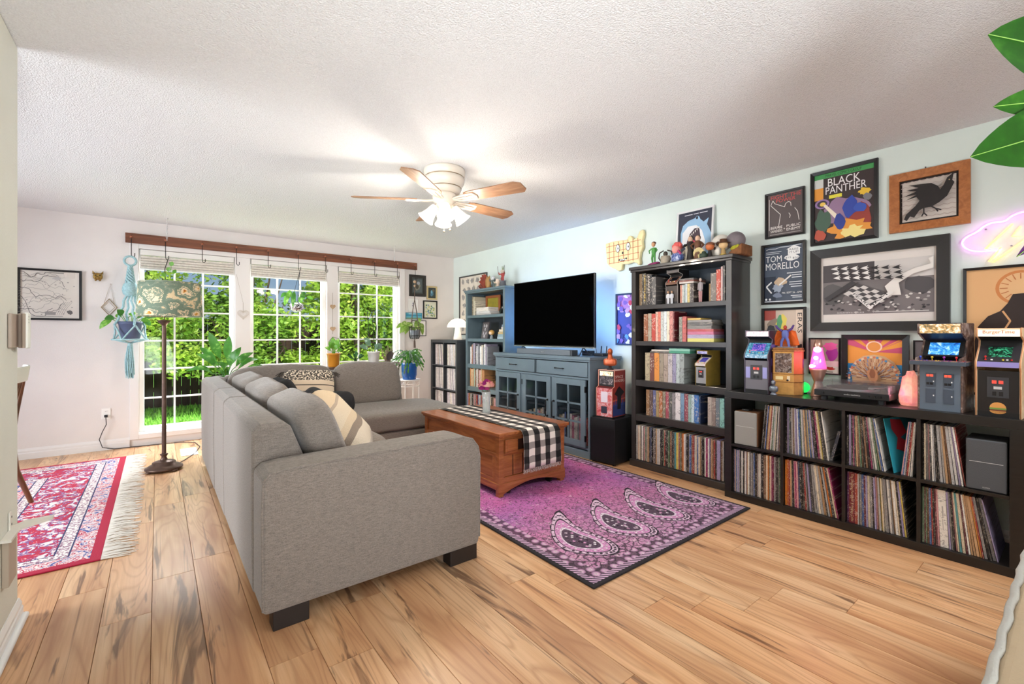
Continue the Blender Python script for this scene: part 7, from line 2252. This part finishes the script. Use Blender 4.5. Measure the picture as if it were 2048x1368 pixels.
# console behind the sofa carrying the small pots
cn = thing('plant_console', 'narrow dark plant console behind the sofa back', 'console table', (1.82, 5.45, 0))
cw = wood('console_dark_wood', [(.3, (60, 42, 32)), (.7, (92, 66, 50))], (2, 20, 20), .5)
bx('console_top', (-.5, -.12, .8), (.4, .12, .83), cw, cn, .003)
for sx in (-.48, .38):
    for sy in (-.1, .1):
        bx('leg', (sx - .015, sy - .015, 0), (sx + .015, sy + .015, .8), cw, cn, .002)
yl_p = strap_plant('small plant in an orange yellow pot on the console', (1.62, 5.45, .83), M('pot_ochre_glaze', (214, 140, 44), .35, coat=.4), [(-.06, -.02, .3, .06, .2), (.05, -.03, .33, .06, .15), (.0, .04, .35, .06, .1), (-.1, .0, .23, .05, .3), (.09, .02, .27, .05, .25), (.02, -.08, .26, .06, .2), (-.04, -.07, .29, .06, .1), (.1, -.03, .2, .05, .35), (-.02, .0, .34, .05, .1)], lf_bright, .076, .16)
MB().tube([(.05, 0, .15), (.09, 0, .24), (.06, 0, .33), (-.01, 0, .35), (-.05, 0, .3)], .003, 5).build('support_hoop', M('hoop_dark', (40, 46, 36), .6), yl_p)
wp = strap_plant('paddle leaved plant in a white pot on the console', (2.1, 5.45, .83), pot_white, [(-.13, -.03, .34, .085, .05), (-.18, .02, .24, .07, .15), (.09, -.05, .26, .08, .15), (.12, .04, .23, .07, .2), (.02, -.1, .25, .075, .15)], lf_grey, .075, .17)
for x_ in (.01, .05, -.05):
    MB().tube([(x_, 0, .15), (x_ - .01, .01, .45), (x_ - .03, .0, .66)], .0035, 5).build('flower_stake', M('stake_dark', (44, 52, 36), .6), wp)
strap_plant('low spiky aloe in a small pot between the two console pots', (1.87, 5.43, .83), M('pot_small_sand', (206, 196, 180), .6), [(-.1, 0, .13, .03, .1), (.1, -.02, .13, .03, .1), (-.05, -.06, .16, .03, .1), (.04, .05, .17, .03, .1), (.0, -.02, .19, .03, .05), (.07, -.05, .15, .03, .1), (-.08, .05, .14, .03, .1)], lf_dark, .05, .06)
# ornate iron stand right of the sofa
ir = thing('iron_plant_stand', 'ornate dark iron plant stand at the sofa end', 'plant stand', (2.36, 5.6, 0))
irm = M('iron_bronze', (92, 78, 70), .5, .5)
MB().box((-.11, -.1, .835), (.11, .1, .85)).build('stand_top', irm, ir, bevel=.003)
for sx in (-.1, .1):
    for sy in (-.09, .09):
        MB().tube([(sx, sy, 0), (sx, sy, .835)], .007, 6).build('leg', irm, ir)
mb = MB()
for i in range(5):
    cx = -.09 + i * .045
    mb.tube([(cx + .016 * math.cos(q * .7), -.1, .81 + .016 * math.sin(q * .7)) for q in range(9)], .003, 5)
mb.build('scroll_work', irm, ir)
tw = thing('twig_ornament', 'tangle of pale twigs with a metal leaf on the iron stand', 'ornament', (2.34, 5.6, .85))
rs = random.Random(14); mb = MB()
for i in range(34):
    an = rs.random() * 2 * PI; rr_ = rs.uniform(.02, .11)
    mb.tube([(rs.uniform(-.04, .04), rs.uniform(-.03, .03), .004), (rr_ * .6 * math.cos(an), rr_ * .5 * math.sin(an), rs.uniform(.04, .1)), (rr_ * math.cos(an), rr_ * math.sin(an) * .7, rs.uniform(.06, .24))], .0035, 4)
mb.build('twigs', M('twig_pale', (150, 128, 112), .8), tw)
mb = MB(); add_leaf(mb, (-.02, -.06, .03), (.03, -.07, .15), .09, up=(0, -1, 0)); mb.build('metal_leaf', M('leaf_pewter', (96, 88, 84), .4, .5), tw)
# blue pot with arching cactus on white wire stand
ws_ = thing('wire_plant_stand', 'round white wire plant stand near the back corner', 'plant stand', (2.74, 5.8, 0))
wh = M('wire_white', (236, 234, 232), .35)
for z_, r_1 in ((.585, .15), (.5, .14), (.12, .14)):
    MB().tube([(r_1 * math.cos(2 * PI * q / 28), r_1 * math.sin(2 * PI * q / 28), z_) for q in range(28)], .006, 6, closed=True).build('ring', wh, ws_)
for q in range(8):
    an = 2 * PI * q / 8
    MB().tube([(.14 * math.cos(an), .14 * math.sin(an), .0 if q % 2 == 0 else .12), (.14 * math.cos(an), .14 * math.sin(an), .5), (.15 * math.cos(an), .15 * math.sin(an), .585)], .0045, 6).build('upright' if q % 2 else 'leg', wh, ws_)
for q in range(6):
    an = 2 * PI * q / 6
    MB().tube([(.145 * math.cos(an + .1 * j) , .145 * math.sin(an + .1 * j), .52 + .02 * math.sin(j * 1.3)) for j in range(9)], .003, 5).build('scroll', wh, ws_)
MB().cyl((0, 0, .583), .15, .005, 28).build('plate', wh, ws_)
bp = thing('potted_plant', 'trailing cactus in a cobalt blue pot on the white stand', 'plant', (2.74, 5.8, .589))
MB().lathe((0, 0, 0), [(0, 0), (.088, 0), (.094, .012), (.088, .02), (.102, .06), (.108, .2), (.108, .225), (.1, .225), (.098, .2), (0, .2)], 28).build('pot', M('pot_cobalt', (20, 84, 160), .25, coat=.6), bp)
MB().cyl((0, 0, .198), .096, .006, 20).build('soil', soil, bp)
rs = random.Random(6)
for i in range(54):
    an = rs.random() * 2 * PI; rr_ = rs.uniform(.1, .27); top = rs.uniform(.3, .44)
    ez = top - rs.uniform(.05, .3) * (rr_ / .25)
    mb = MB(); pr = None
    for j in range(8):
        t = j / 7
        p = Vector((rr_ * t * math.cos(an), rr_ * t * math.sin(an), .21 + (top - .21) * math.sin(min(1, t * 1.6) * PI / 2) - (top - ez) * max(0, t - .45) * 1.8))
        if pr is not None:
            add_leaf(mb, pr, p + (p - pr) * .15, .024, n=3, fold=.1)
        pr = p
    mb.build('stem', lf_mid if i % 3 else lf_grey, bp)

# ------------------------------------------------------------------ hanging planters
teal_cord = M('macrame_teal', (158, 192, 196), .9, var=(60, .2), bump=(120, .6))
mc = thing('macrame_planter', 'teal macrame hanger with a long tassel left of the windows', 'plant hanger', (-.225, 6.2, .745))
H0 = 0
def rope(pts, r, name, m, t, n=6):
    return MB().tube(pts, r, n).build(name, m, t)
MB().tube([(.048 * math.cos(2 * PI * q / 20), 0, 1.235 + .048 * math.sin(2 * PI * q / 20)) for q in range(20)], .011, 8, closed=True).build('top_ring', teal_cord, mc)
for q in range(6):
    an = 2 * PI * q / 6
    rope([((.012 + .026 * (j / 12)) * math.cos(an + j * .5), (.012 + .026 * (j / 12)) * math.sin(an + j * .5), 1.185 - .185 * j / 12) for j in range(13)], .0095, 'twisted_cord', teal_cord, mc)
MB().lathe((0, 0, 0), [(.03, 1.02), (.058, .985), (.066, .95), (.066, .92), (.058, .885), (.03, .865)], 14).build('knot_ball', teal_cord, mc)
for q in range(4):
    an = 2 * PI * q / 4 + .35
    rope([((.035 + .09 * (j / 10) ** 1.2) * math.cos(an) + .007 * math.cos(j * 1.6), (.035 + .09 * (j / 10) ** 1.2) * math.sin(an) + .007 * math.sin(j * 1.6), .88 - .32 * j / 10) for j in range(11)], .011, 'hanging_cord', teal_cord, mc)
    for s_ in (-1, 1):
        rope([(.128 * math.cos(an), .128 * math.sin(an), .56), (.12 * math.cos(an + s_ * .4), .12 * math.sin(an + s_ * .4), .49), (.145 * math.cos(an + s_ * .75), .145 * math.sin(an + s_ * .75), .415)], .0085, 'net_cord', teal_cord, mc)
    rope([(.145 * math.cos(an + .75), .145 * math.sin(an + .75), .41), (.07 * math.cos(an + .75), .07 * math.sin(an + .75), .39), (0, 0, .375)], .008, 'base_cord', teal_cord, mc)
MB().tube([(.146 * math.cos(2 * PI * q / 28), .146 * math.sin(2 * PI * q / 28), .412) for q in range(28)], .008, 7, closed=True).build('hoop', teal_cord, mc)
MB().lathe((0, 0, 0), [(.012, .385), (.022, .37), (.02, .35), (.012, .34)], 10).build('gather_knot', teal_cord, mc)
rs = random.Random(2); mb = MB()
for i in range(46):
    an = rs.random() * 2 * PI; r0 = rs.random() * .02; r1 = r0 + rs.uniform(.005, .022)
    zb = rs.uniform(.0, .06)
    mb.tube([(r0 * math.cos(an), r0 * math.sin(an), .35), (r1 * math.cos(an), r1 * math.sin(an), .2), (r1 * math.cos(an + .4), r1 * math.sin(an + .4), zb)], .0045, 5)
mb.build('tassel', teal_cord, mc)['kind'] = 'stuff'
hp = thing('hanging_pot', 'ribbed slate blue pot with pothos in the teal macrame', 'plant', (-.225, 6.2, 1.165))
mb = MB(); prof = [(0, 0), (.075, 0), (.08, .01), (.094, .15), (.1, .152), (.1, .18), (.092, .18), (.088, .15), (0, .15)]
mb.lathe((0, 0, 0), prof, 32)
mb.v = [Vector((v.x * (1.02 if i % 2 else .985), v.y * (1.02 if i % 2 else .985), v.z)) for i, v in enumerate(mb.v)]
mb.build('pot', M('pot_slate_blue', (84, 94, 122), .5), hp)
rs = random.Random(8)
for i, (tx, ty, tz, w) in enumerate([(-.2, -.04, .2, .075), (-.24, .0, .1, .07), (-.1, -.1, .3, .07), (.05, -.1, .27, .065), (.1, -.06, .24, .065), (.15, -.02, .18, .06), (-.02, -.12, .22, .065), (.02, .08, .28, .06), (.17, .04, .14, .06), (-.12, .06, .25, .06), (.22, -.03, .23, .06)]):
    mb = MB()
    b0 = Vector((tx * .2, ty * .2, .15)); md = Vector((tx * .6, ty * .6, .2 + .3 * max(0, tz - .15)))
    mb.tube([tuple(b0), tuple(md)], .003, 5)
    add_leaf(mb, md, (tx, ty, tz), w, droop=.12, shape=.8)
    mb.build('leaf', lf_bright if i % 2 else lf_mid, hp)
# planter behind the lamp shade
bpn = thing('hanging_planter', 'black cord planter hanging behind the floor lamp shade', 'plant hanger', (.07, 6.18, 1.42))
blkc = M('cord_black_plant', (30, 28, 28), .8)
MB().tube([(.02, .042, .61), (-.008, 0, .5), (0, 0, .3), (.01, 0, .22)], .004, 5).build('hanging_cord', blkc, bpn)
for q in range(3):
    an = 2 * PI * q / 3
    MB().tube([(.01, 0, .22), (.08 * math.cos(an), .08 * math.sin(an), .09)], .003, 5).build('hanging_cord', blkc, bpn)
MB().lathe((0, 0, 0), [(0, 0), (.06, 0), (.08, .1), (.075, .1), (.06, .085), (0, .085)], 18).build('pot', M('pot_black_plastic', (40, 40, 40), .5), bpn)
for tx, ty, tz, w in ((.03, -.04, .52, .045), (.09, -.02, .5, .045), (-.02, -.04, .46, .05), (.06, -.05, .58, .05), (.1, -.03, .0, .06), (-.08, -.04, -.02, .06), (.14, 0, -.03, .06)):
    mb = MB()
    if tz > .3:
        mb.tube([(.0, 0, .09), (.03, -.02, .3), (tx * .8, ty * .8, tz - .05)], .0018, 4)
        add_leaf(mb, (tx * .7, ty * .8, tz - .05), (tx, ty, tz), w)
    else:
        mb.tube([(0, 0, .09), (tx * .6, ty, .1), (tx * .8, ty, .06)], .0018, 4)
        add_leaf(mb, (tx * .8, ty, .06), (tx, ty, tz), w)
    mb.build('leaf', lf_bright, bpn)
# mirrored planter in the middle window
dc = thing('mirror_planter', 'small mirrored bowl planter hanging in the middle window', 'plant hanger', (1.388, 6.2, 1.49))
k_ = NT('mirror_tiles'); vo = k_.n('ShaderNodeTexVoronoi'); vo.inputs['Scale'].default_value = 70; k_.l(k_.coord('Object'), vo.inputs['Vector'])
k_.col(k_.ramp(vo.outputs['Color'], [(.2, (70, 66, 76)), (.6, (226, 222, 226)), (.9, (150, 130, 160))])); k_.set(Roughness=.08, Metallic=.9); k_.bump(vo.outputs['Distance'], .6, .01)
MB().lathe((0, 0, 0), [(0, 0), (.045, .008), (.075, .035), (.085, .07), (.08, .1), (.062, .115), (.055, .11), (0, .1)], 26).build('mirror_bowl', k_.m, dc)
for q in range(3):
    an = 2 * PI * q / 3 + .5
    MB().tube([(.062 * math.cos(an), .062 * math.sin(an), .112), (.02 + .01 * math.cos(an), .01 * math.sin(an), .42), (.047, .022, .54)], .0022, 4).build('hanging_cord', blkc, dc)
rs = random.Random(10)
for i in range(14):
    an = rs.random() * 2 * PI; rr_ = rs.uniform(.1, .2)
    mb = MB()
    e = Vector((rr_ * math.cos(an), rr_ * .6 * math.sin(an), rs.uniform(.02, .26)))
    md = Vector((e.x * .6, e.y * .6, .2 + rs.random() * .08))
    mb.tube([(0, 0, .1), tuple(md)], .002, 4)
    add_leaf(mb, md, e, .055, droop=.1, shape=.8)
    mb.build('leaf', lf_mid if i % 2 else lf_bright, dc)
# wire basket planter by the picture cluster
wk = thing('wire_basket_planter', 'black wire basket planter hanging on brown cord by the pictures', 'plant hanger', (3.005, 6.18, 1.0))
brc = M('macrame_brown', (96, 80, 70), .9)
MB().tube([(.054, .042, 1.03), (.03, .02, .95), (.0, 0, .87), (0, 0, .72)], .007, 6).build('hanging_cord', brc, wk)
MB().ball((0, 0, .99), .022, 10).ball((0, 0, .93), .016, 10).build('wood_bead', M('bead_wood', (190, 160, 130), .5), wk)
for q in range(4):
    an = 2 * PI * q / 4 + .4
    MB().tube([(0, 0, .73), (.04 * math.cos(an), .04 * math.sin(an), .55), (.078 * math.cos(an), .078 * math.sin(an), .31)], .005, 5).build('hanging_cord', brc, wk)
wi = M('basket_wire_black', (30, 28, 30), .5, .5)
for q in range(12):
    an = 2 * PI * q / 12
    MB().tube([(.082 * math.cos(an), .082 * math.sin(an), .31), (.078 * math.cos(an), .078 * math.sin(an), .18), (.06 * math.cos(an), .06 * math.sin(an), .145), (.0, 0, .14)], .003, 5).build('basket_rib', wi, wk)
for z_, r_1 in ((.31, .083), (.19, .079)):
    MB().tube([(r_1 * math.cos(2 * PI * q / 24), r_1 * math.sin(2 * PI * q / 24), z_) for q in range(24)], .0035, 5, closed=True).build('basket_ring', wi, wk)
mb = MB()
for q in range(10):
    an = 2 * PI * q / 10
    mb.tube([(0, 0, .14), (.01 * math.cos(an), .01 * math.sin(an), .1), (.014 * math.cos(an), .014 * math.sin(an), .01)], .003, 4)
mb.build('tassel', brc, wk)
MB().lathe((0, 0, 0), [(0, .15), (.055, .15), (.068, .27), (.062, .27), (0, .26)], 18).build('inner_pot', M('pot_nursery_grey', (120, 124, 130), .5), wk)
rs = random.Random(12)
for i in range(20):
    an = rs.random() * 2 * PI; rr_ = rs.uniform(.08, .24)
    e = Vector((rr_ * math.cos(an) - .05, rr_ * .5 * math.sin(an), .4 - rs.random() * .2 * (rr_ / .15) + rs.uniform(-.03, .05)))
    mb = MB(); md = Vector((e.x * .55, e.y * .55, .36 + rs.random() * .05))
    mb.tube([(0, 0, .26), tuple(md)], .003, 4)
    add_leaf(mb, md, e, .07, droop=.12, shape=.8)
    mb.build('leaf', lf_vari, wk)

# ------------------------------------------------------------------ wall ornaments
mk = thing('brass_mask', 'small brass animal mask on the wall beside the map', 'mask', (-.487, D - .001, 1.815))
bm_ = M('mask_antique_brass', (150, 118, 58), .4, .6, var=(50, .3))
MB().cushion((0, -.018, -.004), .038, .018, .036, 2.6, 10).ball((0, -.036, -.018), (.016, .012, .014), 10).build('mask_face', bm_, mk)
for s_ in (-1, 1):
    MB().add([(s_ * .016, -.012, .026), (s_ * .042, -.012, .02), (s_ * .042, -.014, .056), (s_ * .028, -.024, .03)], [(0, 1, 2), (0, 3, 1), (0, 2, 3), (1, 3, 2)]).build('ear', bm_, mk)
    MB().ball((s_ * .016, -.034, .006), (.008, .004, .006), 8, None, 6).build('eye', M('mask_eye_dark', (50, 38, 26), .5), mk)
    MB().ball((s_ * .016, -.022, -.04), (.01, .012, .012), 8, None, 6).build('foot', bm_, mk)
dm = thing('diamond_frame', 'thin gold diamond wire ornament hanging on the wall', 'wall ornament', (-.4, D - .006, 1.41))
gw = M('wire_gold', (150, 124, 84), .35, .7)
MB().tube([(0, 0, .175), (-.062, 0, .085), (0, 0, .0), (.062, 0, .085)], .004, 5, closed=True).build('outer_diamond', gw, dm)
MB().tube([(0, -.004, .145), (-.045, -.004, .085), (0, -.004, .03), (.045, -.004, .085)], .0025, 5, closed=True).build('inner_diamond', gw, dm)
MB().tube([(-.04, 0, .125), (0.01, 0, .33), (.04, 0, .125)], .0015, 4).build('hanging_string', gw, dm)
MB().cyl((.01, -.004, .33), .003, .008, 6, axis='y').build('nail', gw, dm)
def heart_pts(r):
    return [(r * .062 * 16 * math.sin(t) ** 3, r * .062 * (13 * math.cos(t) - 5 * math.cos(2 * t) - 2 * math.cos(3 * t) - math.cos(4 * t))) for t in [2 * PI * i / 32 for i in range(32)]]
wh_ = thing('wire_heart', 'woven wire heart hanging on the post between windows', 'ornament', (.818, D - .02, 1.455))
MB().tube([(x_, -.006, z_) for x_, z_ in heart_pts(.06)], .003, 5, closed=True).build('outer_heart', M('wire_cream', (206, 194, 182), .6), wh_)
MB().tube([(x_, -.009, z_) for x_, z_ in heart_pts(.048)], .002, 5, closed=True).tube([(x_, -.009, z_) for x_, z_ in heart_pts(.036)], .002, 5, closed=True).build('inner_heart', M('wire_cream', (206, 194, 182)), wh_)
MB().tube([(0, -.006, .03), (0, -.006, .14)], .0018, 4).tube([(0, -.006, .14), (-.07, 0, .48)], .001, 4).build('hanging_string', M('string_tan', (150, 130, 110), .8), wh_)
hs = thing('heart_garland', 'string of two wooden hearts on the post beside the right window', 'ornament', (1.872, D - .02, 1.215))
MB().tube([(0, -.006, .0), (0, -.006, .56)], .0018, 4).build('hanging_string', MATS['string_tan'], hs)
for z_ in (.36, .06):
    P_ = heart_pts(.036)
    MB().prism([(x_, z_ + .01 + y_) for x_, y_ in P_], -.018, -.006, 'y').build('wood_heart', M('heart_tan_wood', (190, 160, 126), .7, var=(30, .15)), hs, bevel=.003)
ot = outlet('wall_outlet', (-.424, D - .001, .38), 0, 'white outlet with a black plug on the window wall')
bx('plug', (-.014, -.03, -.036), (.014, -.006, -.01), M('plug_black', (26, 26, 28), .5), ot, .004)
cd = M('cord_dark', (50, 44, 42), .5)
tag(MB().tube([tuple(p) for p in [(-.424, D - .03, .345), (-.42, D - .035, .27), (-.45, D - .03, .2), (-.475, D - .03, .12), (-.45, D - .035, .035), (-.36, D - .04, .008), (-.1, D - .05, .006), (.2, D - .1, .006), (.33, 6.15, .006), (.36, 5.9, .006), (.3, 5.6, .006), (.2, 5.35, .006), (.12, 5.16, .012)]], .004, 6).build('lamp_cord', cd), 'dark lamp cord running along the baseboard to the lamp', 'cord')
vt = thing('floor_vent', 'white metal floor vent near the sofa corner', 'floor vent', (.255, 5.72, 0))
bx('vent_frame', (-.07, -.17, .0), (.07, .17, .006), M('vent_white', (240, 238, 234), .4), vt, .002)
for i in range(12):
    bx('louver', (-.055, -.15 + i * .025, .006), (.055, -.138 + i * .025, .009), M('vent_white', (240, 238, 234)), vt)

# ------------------------------------------------------------------ floor lamp
fl = thing('floor_lamp', 'bronze floor lamp with patterned green drum shade', 'lamp', (.046, 5.1, 0))
brz = M('lamp_bronze', (92, 72, 62), .38, .6, var=(20, .2))
MB().lathe((0, 0, 0), [(0, .012), (.13, .012), (.14, .02), (.138, .032), (.118, .04), (.112, .048), (.088, .056), (.085, .075), (.06, .086), (.03, .09), (.026, .1), (.018, .12), (.03, .14), (.03, .145), (.017, .15)], 32).build('base', brz, fl)
for q in range(4):
    an = 2 * PI * q / 4 + .6
    MB().ball((.128 * math.cos(an), .128 * math.sin(an), .012), (.024, .024, .012), 10, None, 6).build('foot', brz, fl)
MB().cyl((0, 0, .15), .0165, 1.16, 16).build('pole', brz, fl)
MB().lathe((0, 0, 0), [(.0165, 1.29), (.022, 1.3), (.05, 1.33), (.052, 1.336), (.02, 1.34), (.0, 1.345)], 20).build('pole_cup', brz, fl)
MB().ball((0, 0, 1.42), (.03, .03, .045), 14).build('bulb', M('bulb_warm', (255, 240, 210), .3, emit=((255, 232, 190), 3.)), fl)
def ikat():
    k = NT('shade_ikat_print')
    v = k.coord('Object', (1.0, 1.0, 1.35))
    wob = k.n('ShaderNodeTexNoise'); wob.inputs['Scale'].default_value = 14; wob.inputs['Detail'].default_value = 3
    k.l(v, wob.inputs['Vector'])
    add = k.n('ShaderNodeVectorMath', operation='MULTIPLY_ADD'); add.inputs[1].default_value = (.11, .11, .09)
    k.l(wob.outputs['Color'], add.inputs[0]); k.l(v, add.inputs[2])
    vo = k.n('ShaderNodeTexVoronoi'); vo.inputs['Scale'].default_value = 8.5; vo.inputs['Randomness'].default_value = .9
    k.l(add.outputs[0], vo.inputs['Vector'])
    fz = k.noise(k.coord('Object', (60, 60, 140)), 1, 2)
    d = k.math('ADD', vo.outputs['Distance'], k.math('MULTIPLY', k.math('SUBTRACT', fz, .5), .22))
    k.col(k.ramp(d, [(0, (170, 96, 50)), (.09, (206, 150, 60)), (.16, (232, 206, 170)), (.33, (128, 140, 118)), (.42, (226, 204, 168)), (.47, (112, 128, 108)), (.7, (128, 140, 120)), (.8, (214, 190, 150))], 'CONSTANT'))
    k.set(Roughness=.9)
    k.bump(fz, .2, .002)
    return k.m
shd = MB().lathe((.045, 0, 0), [(.238, 1.372), (.242, 1.374), (.228, 1.672), (.224, 1.672), (.238, 1.372)], 48).build('lamp_shade', ikat(), fl)
MB().tube([(.045 + .24 * math.cos(2 * PI * q / 40), .24 * math.sin(2 * PI * q / 40), 1.374) for q in range(40)], .003, 5, closed=True).tube([(.045 + .227 * math.cos(2 * PI * q / 40), .227 * math.sin(2 * PI * q / 40), 1.672) for q in range(40)], .003, 5, closed=True).build('shade_hoop', M('shade_hoop_sage', (150, 156, 136), .7), shd)
for q in range(3):
    an = 2 * PI * q / 3
    MB().tube([(.045, 0, 1.62), (.045 + .226 * math.cos(an), .226 * math.sin(an), 1.66)], .0025, 5).build('shade_spoke', brz, shd)
MB().tube([(0, 0, 1.34), (.02, 0, 1.5), (.045, 0, 1.62), (.045, 0, 1.68)], .004, 6).build('harp', brz, fl)
add_light('floor_lamp_bulb', 'POINT', (.06, 5.1, 1.3), 1.2, (1, .82, .6), radius=.05)

# ------------------------------------------------------------------ dining chair (mostly behind the near wall)
dcn = thing('dining_chair', 'wooden dining chair with white crest rail and brown spindles', 'chair', (-.8, 4.435, .009), R(90))
cw_ = M('chair_cream_paint', (222, 222, 212), .45); cb = wood('chair_walnut', [(.3, (84, 48, 28)), (.7, (126, 76, 46))], (10, 10, 2), .4)
MB().cushion((0, .2, .445), .22, .21, .02, 5, 10).build('seat', cw_, dcn)
for sx in (-1, 1):
    MB().tube([(sx * .2, .0, .44), (sx * .205, -.02, .25), (sx * .235, -.09, 0)], [.02, .018, .014], 8).build('leg', cb, dcn)
    MB().tube([(sx * .18, .36, .44), (sx * .2, .39, .2), (sx * .21, .4, 0)], [.018, .017, .013], 8).build('leg', cb, dcn)
    MB().tube([(sx * .2, .0, .44), (sx * .215, -.02, .65), (sx * .222, -.06, .93)], [.015, .013, .012], 8).build('back_post', cb, dcn)
for i in range(6):
    x_ = -.155 + i * .062
    MB().tube([(x_ * .85, .0, .455), (x_, -.015, .68), (x_ * 1.08, -.06, .92)], .008, 6).build('spindle', cb, dcn)
pts = [(-.255 + .51 * i / 12, -.09 + .05 * (abs(i - 6) / 6) ** 2) for i in range(13)]
mb = MB(); vs = []
for x_, y_ in pts:
    vs += [(x_, y_ - .01, .885), (x_, y_ + .012, .885), (x_, y_ - .004, .99), (x_, y_ - .024, .99)]
fs = []
for i in range(12):
    a_ = i * 4
    for q in range(4):
        fs.append((a_ + q, a_ + (q + 1) % 4, a_ + 4 + (q + 1) % 4, a_ + 4 + q))
fs += [(3, 2, 1, 0), (48, 49, 50, 51)]
mb.add(vs, fs, None, True).build('crest_rail', cw_, dcn, bevel=.006)

# ------------------------------------------------------------------ fittings on the near left wall
hd = thing('wall_holder', 'white wall mounted handset holder at the near wall end', 'wall holder', (-.469, 2.72, 1.156))
hb = M('holder_taupe', (168, 152, 138), .5); hwm = M('holder_white', (232, 234, 226), .4)
bx('wall_plate', (0, -.07, .004), (.012, .075, .142), hb, hd, .004)
MB().prism([(.012, .03), (.022, .02), (.03, .0), (.034, .03), (.034, .085), (.012, .085)], .0, .145, 'z').build('cradle', hb, hd, bevel=.003)
MB().prism([(.028, .03), (.04, .034), (.043, .06), (.04, .088), (.028, .09)], -.002, .15, 'z').build('handset', hwm, hd, bevel=.006, seg=3)
for z_ in (.132, .12, .108):
    MB().cyl((.0385, .045, z_), .004, .003, 8, axis='x').build('button', M('holder_button', (110, 112, 112), .5), hd)
br = thing('wall_bracket', 'white metal gate bracket on the near left wall', 'bracket', (-.469, 2.66, .4))
wm_ = M('bracket_white', (226, 222, 212), .4)
bx('mount_plate', (0, .0, -.02), (.006, .03, .1), wm_, br, .002)
MB().add([(0, -.12, .03), (.0, .06, .03), (.03, .12, .028), (.115, .12, .03), (.115, .08, .03), (.03, .02, .028), (.03, -.12, .028)], [list(range(6, -1, -1))]).build('latch_plate', wm_, br).modifiers.new('thick', 'SOLIDIFY').thickness = .01
bx('catch_box', (0, -.1, -.16), (.02, .02, .018), M('bracket_taupe', (178, 164, 146), .5), br, .003)
for z_ in (.05, .08):
    MB().cyl((.006, .015, z_), .004, .003, 8, axis='x').build('screw', M('screw_steel', (150, 146, 140), .4, .7), br)

# ------------------------------------------------------------------ rubber plant on the half wall (foreground right)
rp = thing('rubber_plant', 'rubber plant with big glossy dark leaves at the right edge', 'plant', (1.70, -.16, .75))
MB().lathe((0, 0, 0), [(0, 0), (.085, 0), (.09, .012), (.115, .18), (.12, .18), (.12, .2), (.108, .2), (.105, .18), (0, .175)], 24).build('pot', M('pot_terracotta', (170, 96, 66), .7), rp)
MB().cyl((0, 0, .172), .104, .006, 18).build('soil', soil, rp)
o3 = Vector((1.70, -.16, .75))
MB().tube([(0, 0, .17), (.01, .03, .5), (-.01, .06, .85), (.0, .09, 1.2), (.0, .1, 1.32)], [.011, .01, .009, .007, .004], 8).build('stem', M('stem_brown_green', (92, 84, 52), .7), rp)
fwd = Vector((.617, .787, 0))
rib_m = M('leaf_midrib', (120, 160, 70), .5)
def rubber(base, tip, w, m=lf_rubber, dr=.02, upv=None, sh_=.95):
    mb = MB()
    b, t_ = Vector(base), Vector(tip)
    stem_at = Vector((1.70, -.07, b.z - .02))
    mb.tube([tuple(stem_at - o3), tuple(b - o3)], .004, 6, M('stem_brown_green', (92, 84, 52)))
    nd = (t_ - b).normalized()
    # blade faces the room
    add_leaf(mb, b - o3, t_ - o3, w, up=upv or tuple(-fwd), droop=dr, m=m, n=14, fold=.06, shape=sh_)
    mb.tube([tuple((b + (t_ - b) * q - o3 + Vector((0, 0, 0)) - fwd * (.002 + dr * (t_ - b).length * math.sin(PI * q)))) for q in [i / 8 for i in range(9)]], [.0028 * (1 - .7 * i / 8) for i in range(9)], 5, rib_m)
    mb.build('leaf', None, rp)
rubber((1.66, -.035, 1.80), (1.444, .139, 1.876), .165)
rubber((1.63, -.01, 1.735), (1.453, .132, 1.717), .075)
rubber((1.665, -.04, 1.70), (1.413, .163, 1.606), .14)
rubber((1.70, -.02, 1.56), (1.49, .10, 1.385), .05, M('leaf_neon_tinted', (74, 34, 82), .4))  # purple light of the neon sign put into this leaf's colour
rubber((1.75, -.2, 1.75), (1.9, -.36, 1.85), .14)
rubber((1.74, -.02, 1.62), (1.93, -.02, 1.7), .13)
rubber((1.70, -.2, 1.5), (1.66, -.42, 1.56), .13)

# repeated sleeves and books: count alike ones from the left so that each label names one
byl = {}
for o in ORD:
    if o.get('label'):
        byl.setdefault(o['label'], []).append(o)
for lab, obs in byl.items():
    if len(obs) > 1:
        obs.sort(key=lambda q: -q.location[1])
        for i, q in enumerate(obs):
            q['label'] = ('first ' if i == 0 else (NTH[i] if i < len(NTH) else '%dth' % (i + 1)) + ' ') + lab.replace(' record sleeve ', ' record sleeve from left ', 1).replace(' book ', ' book from left ', 1)
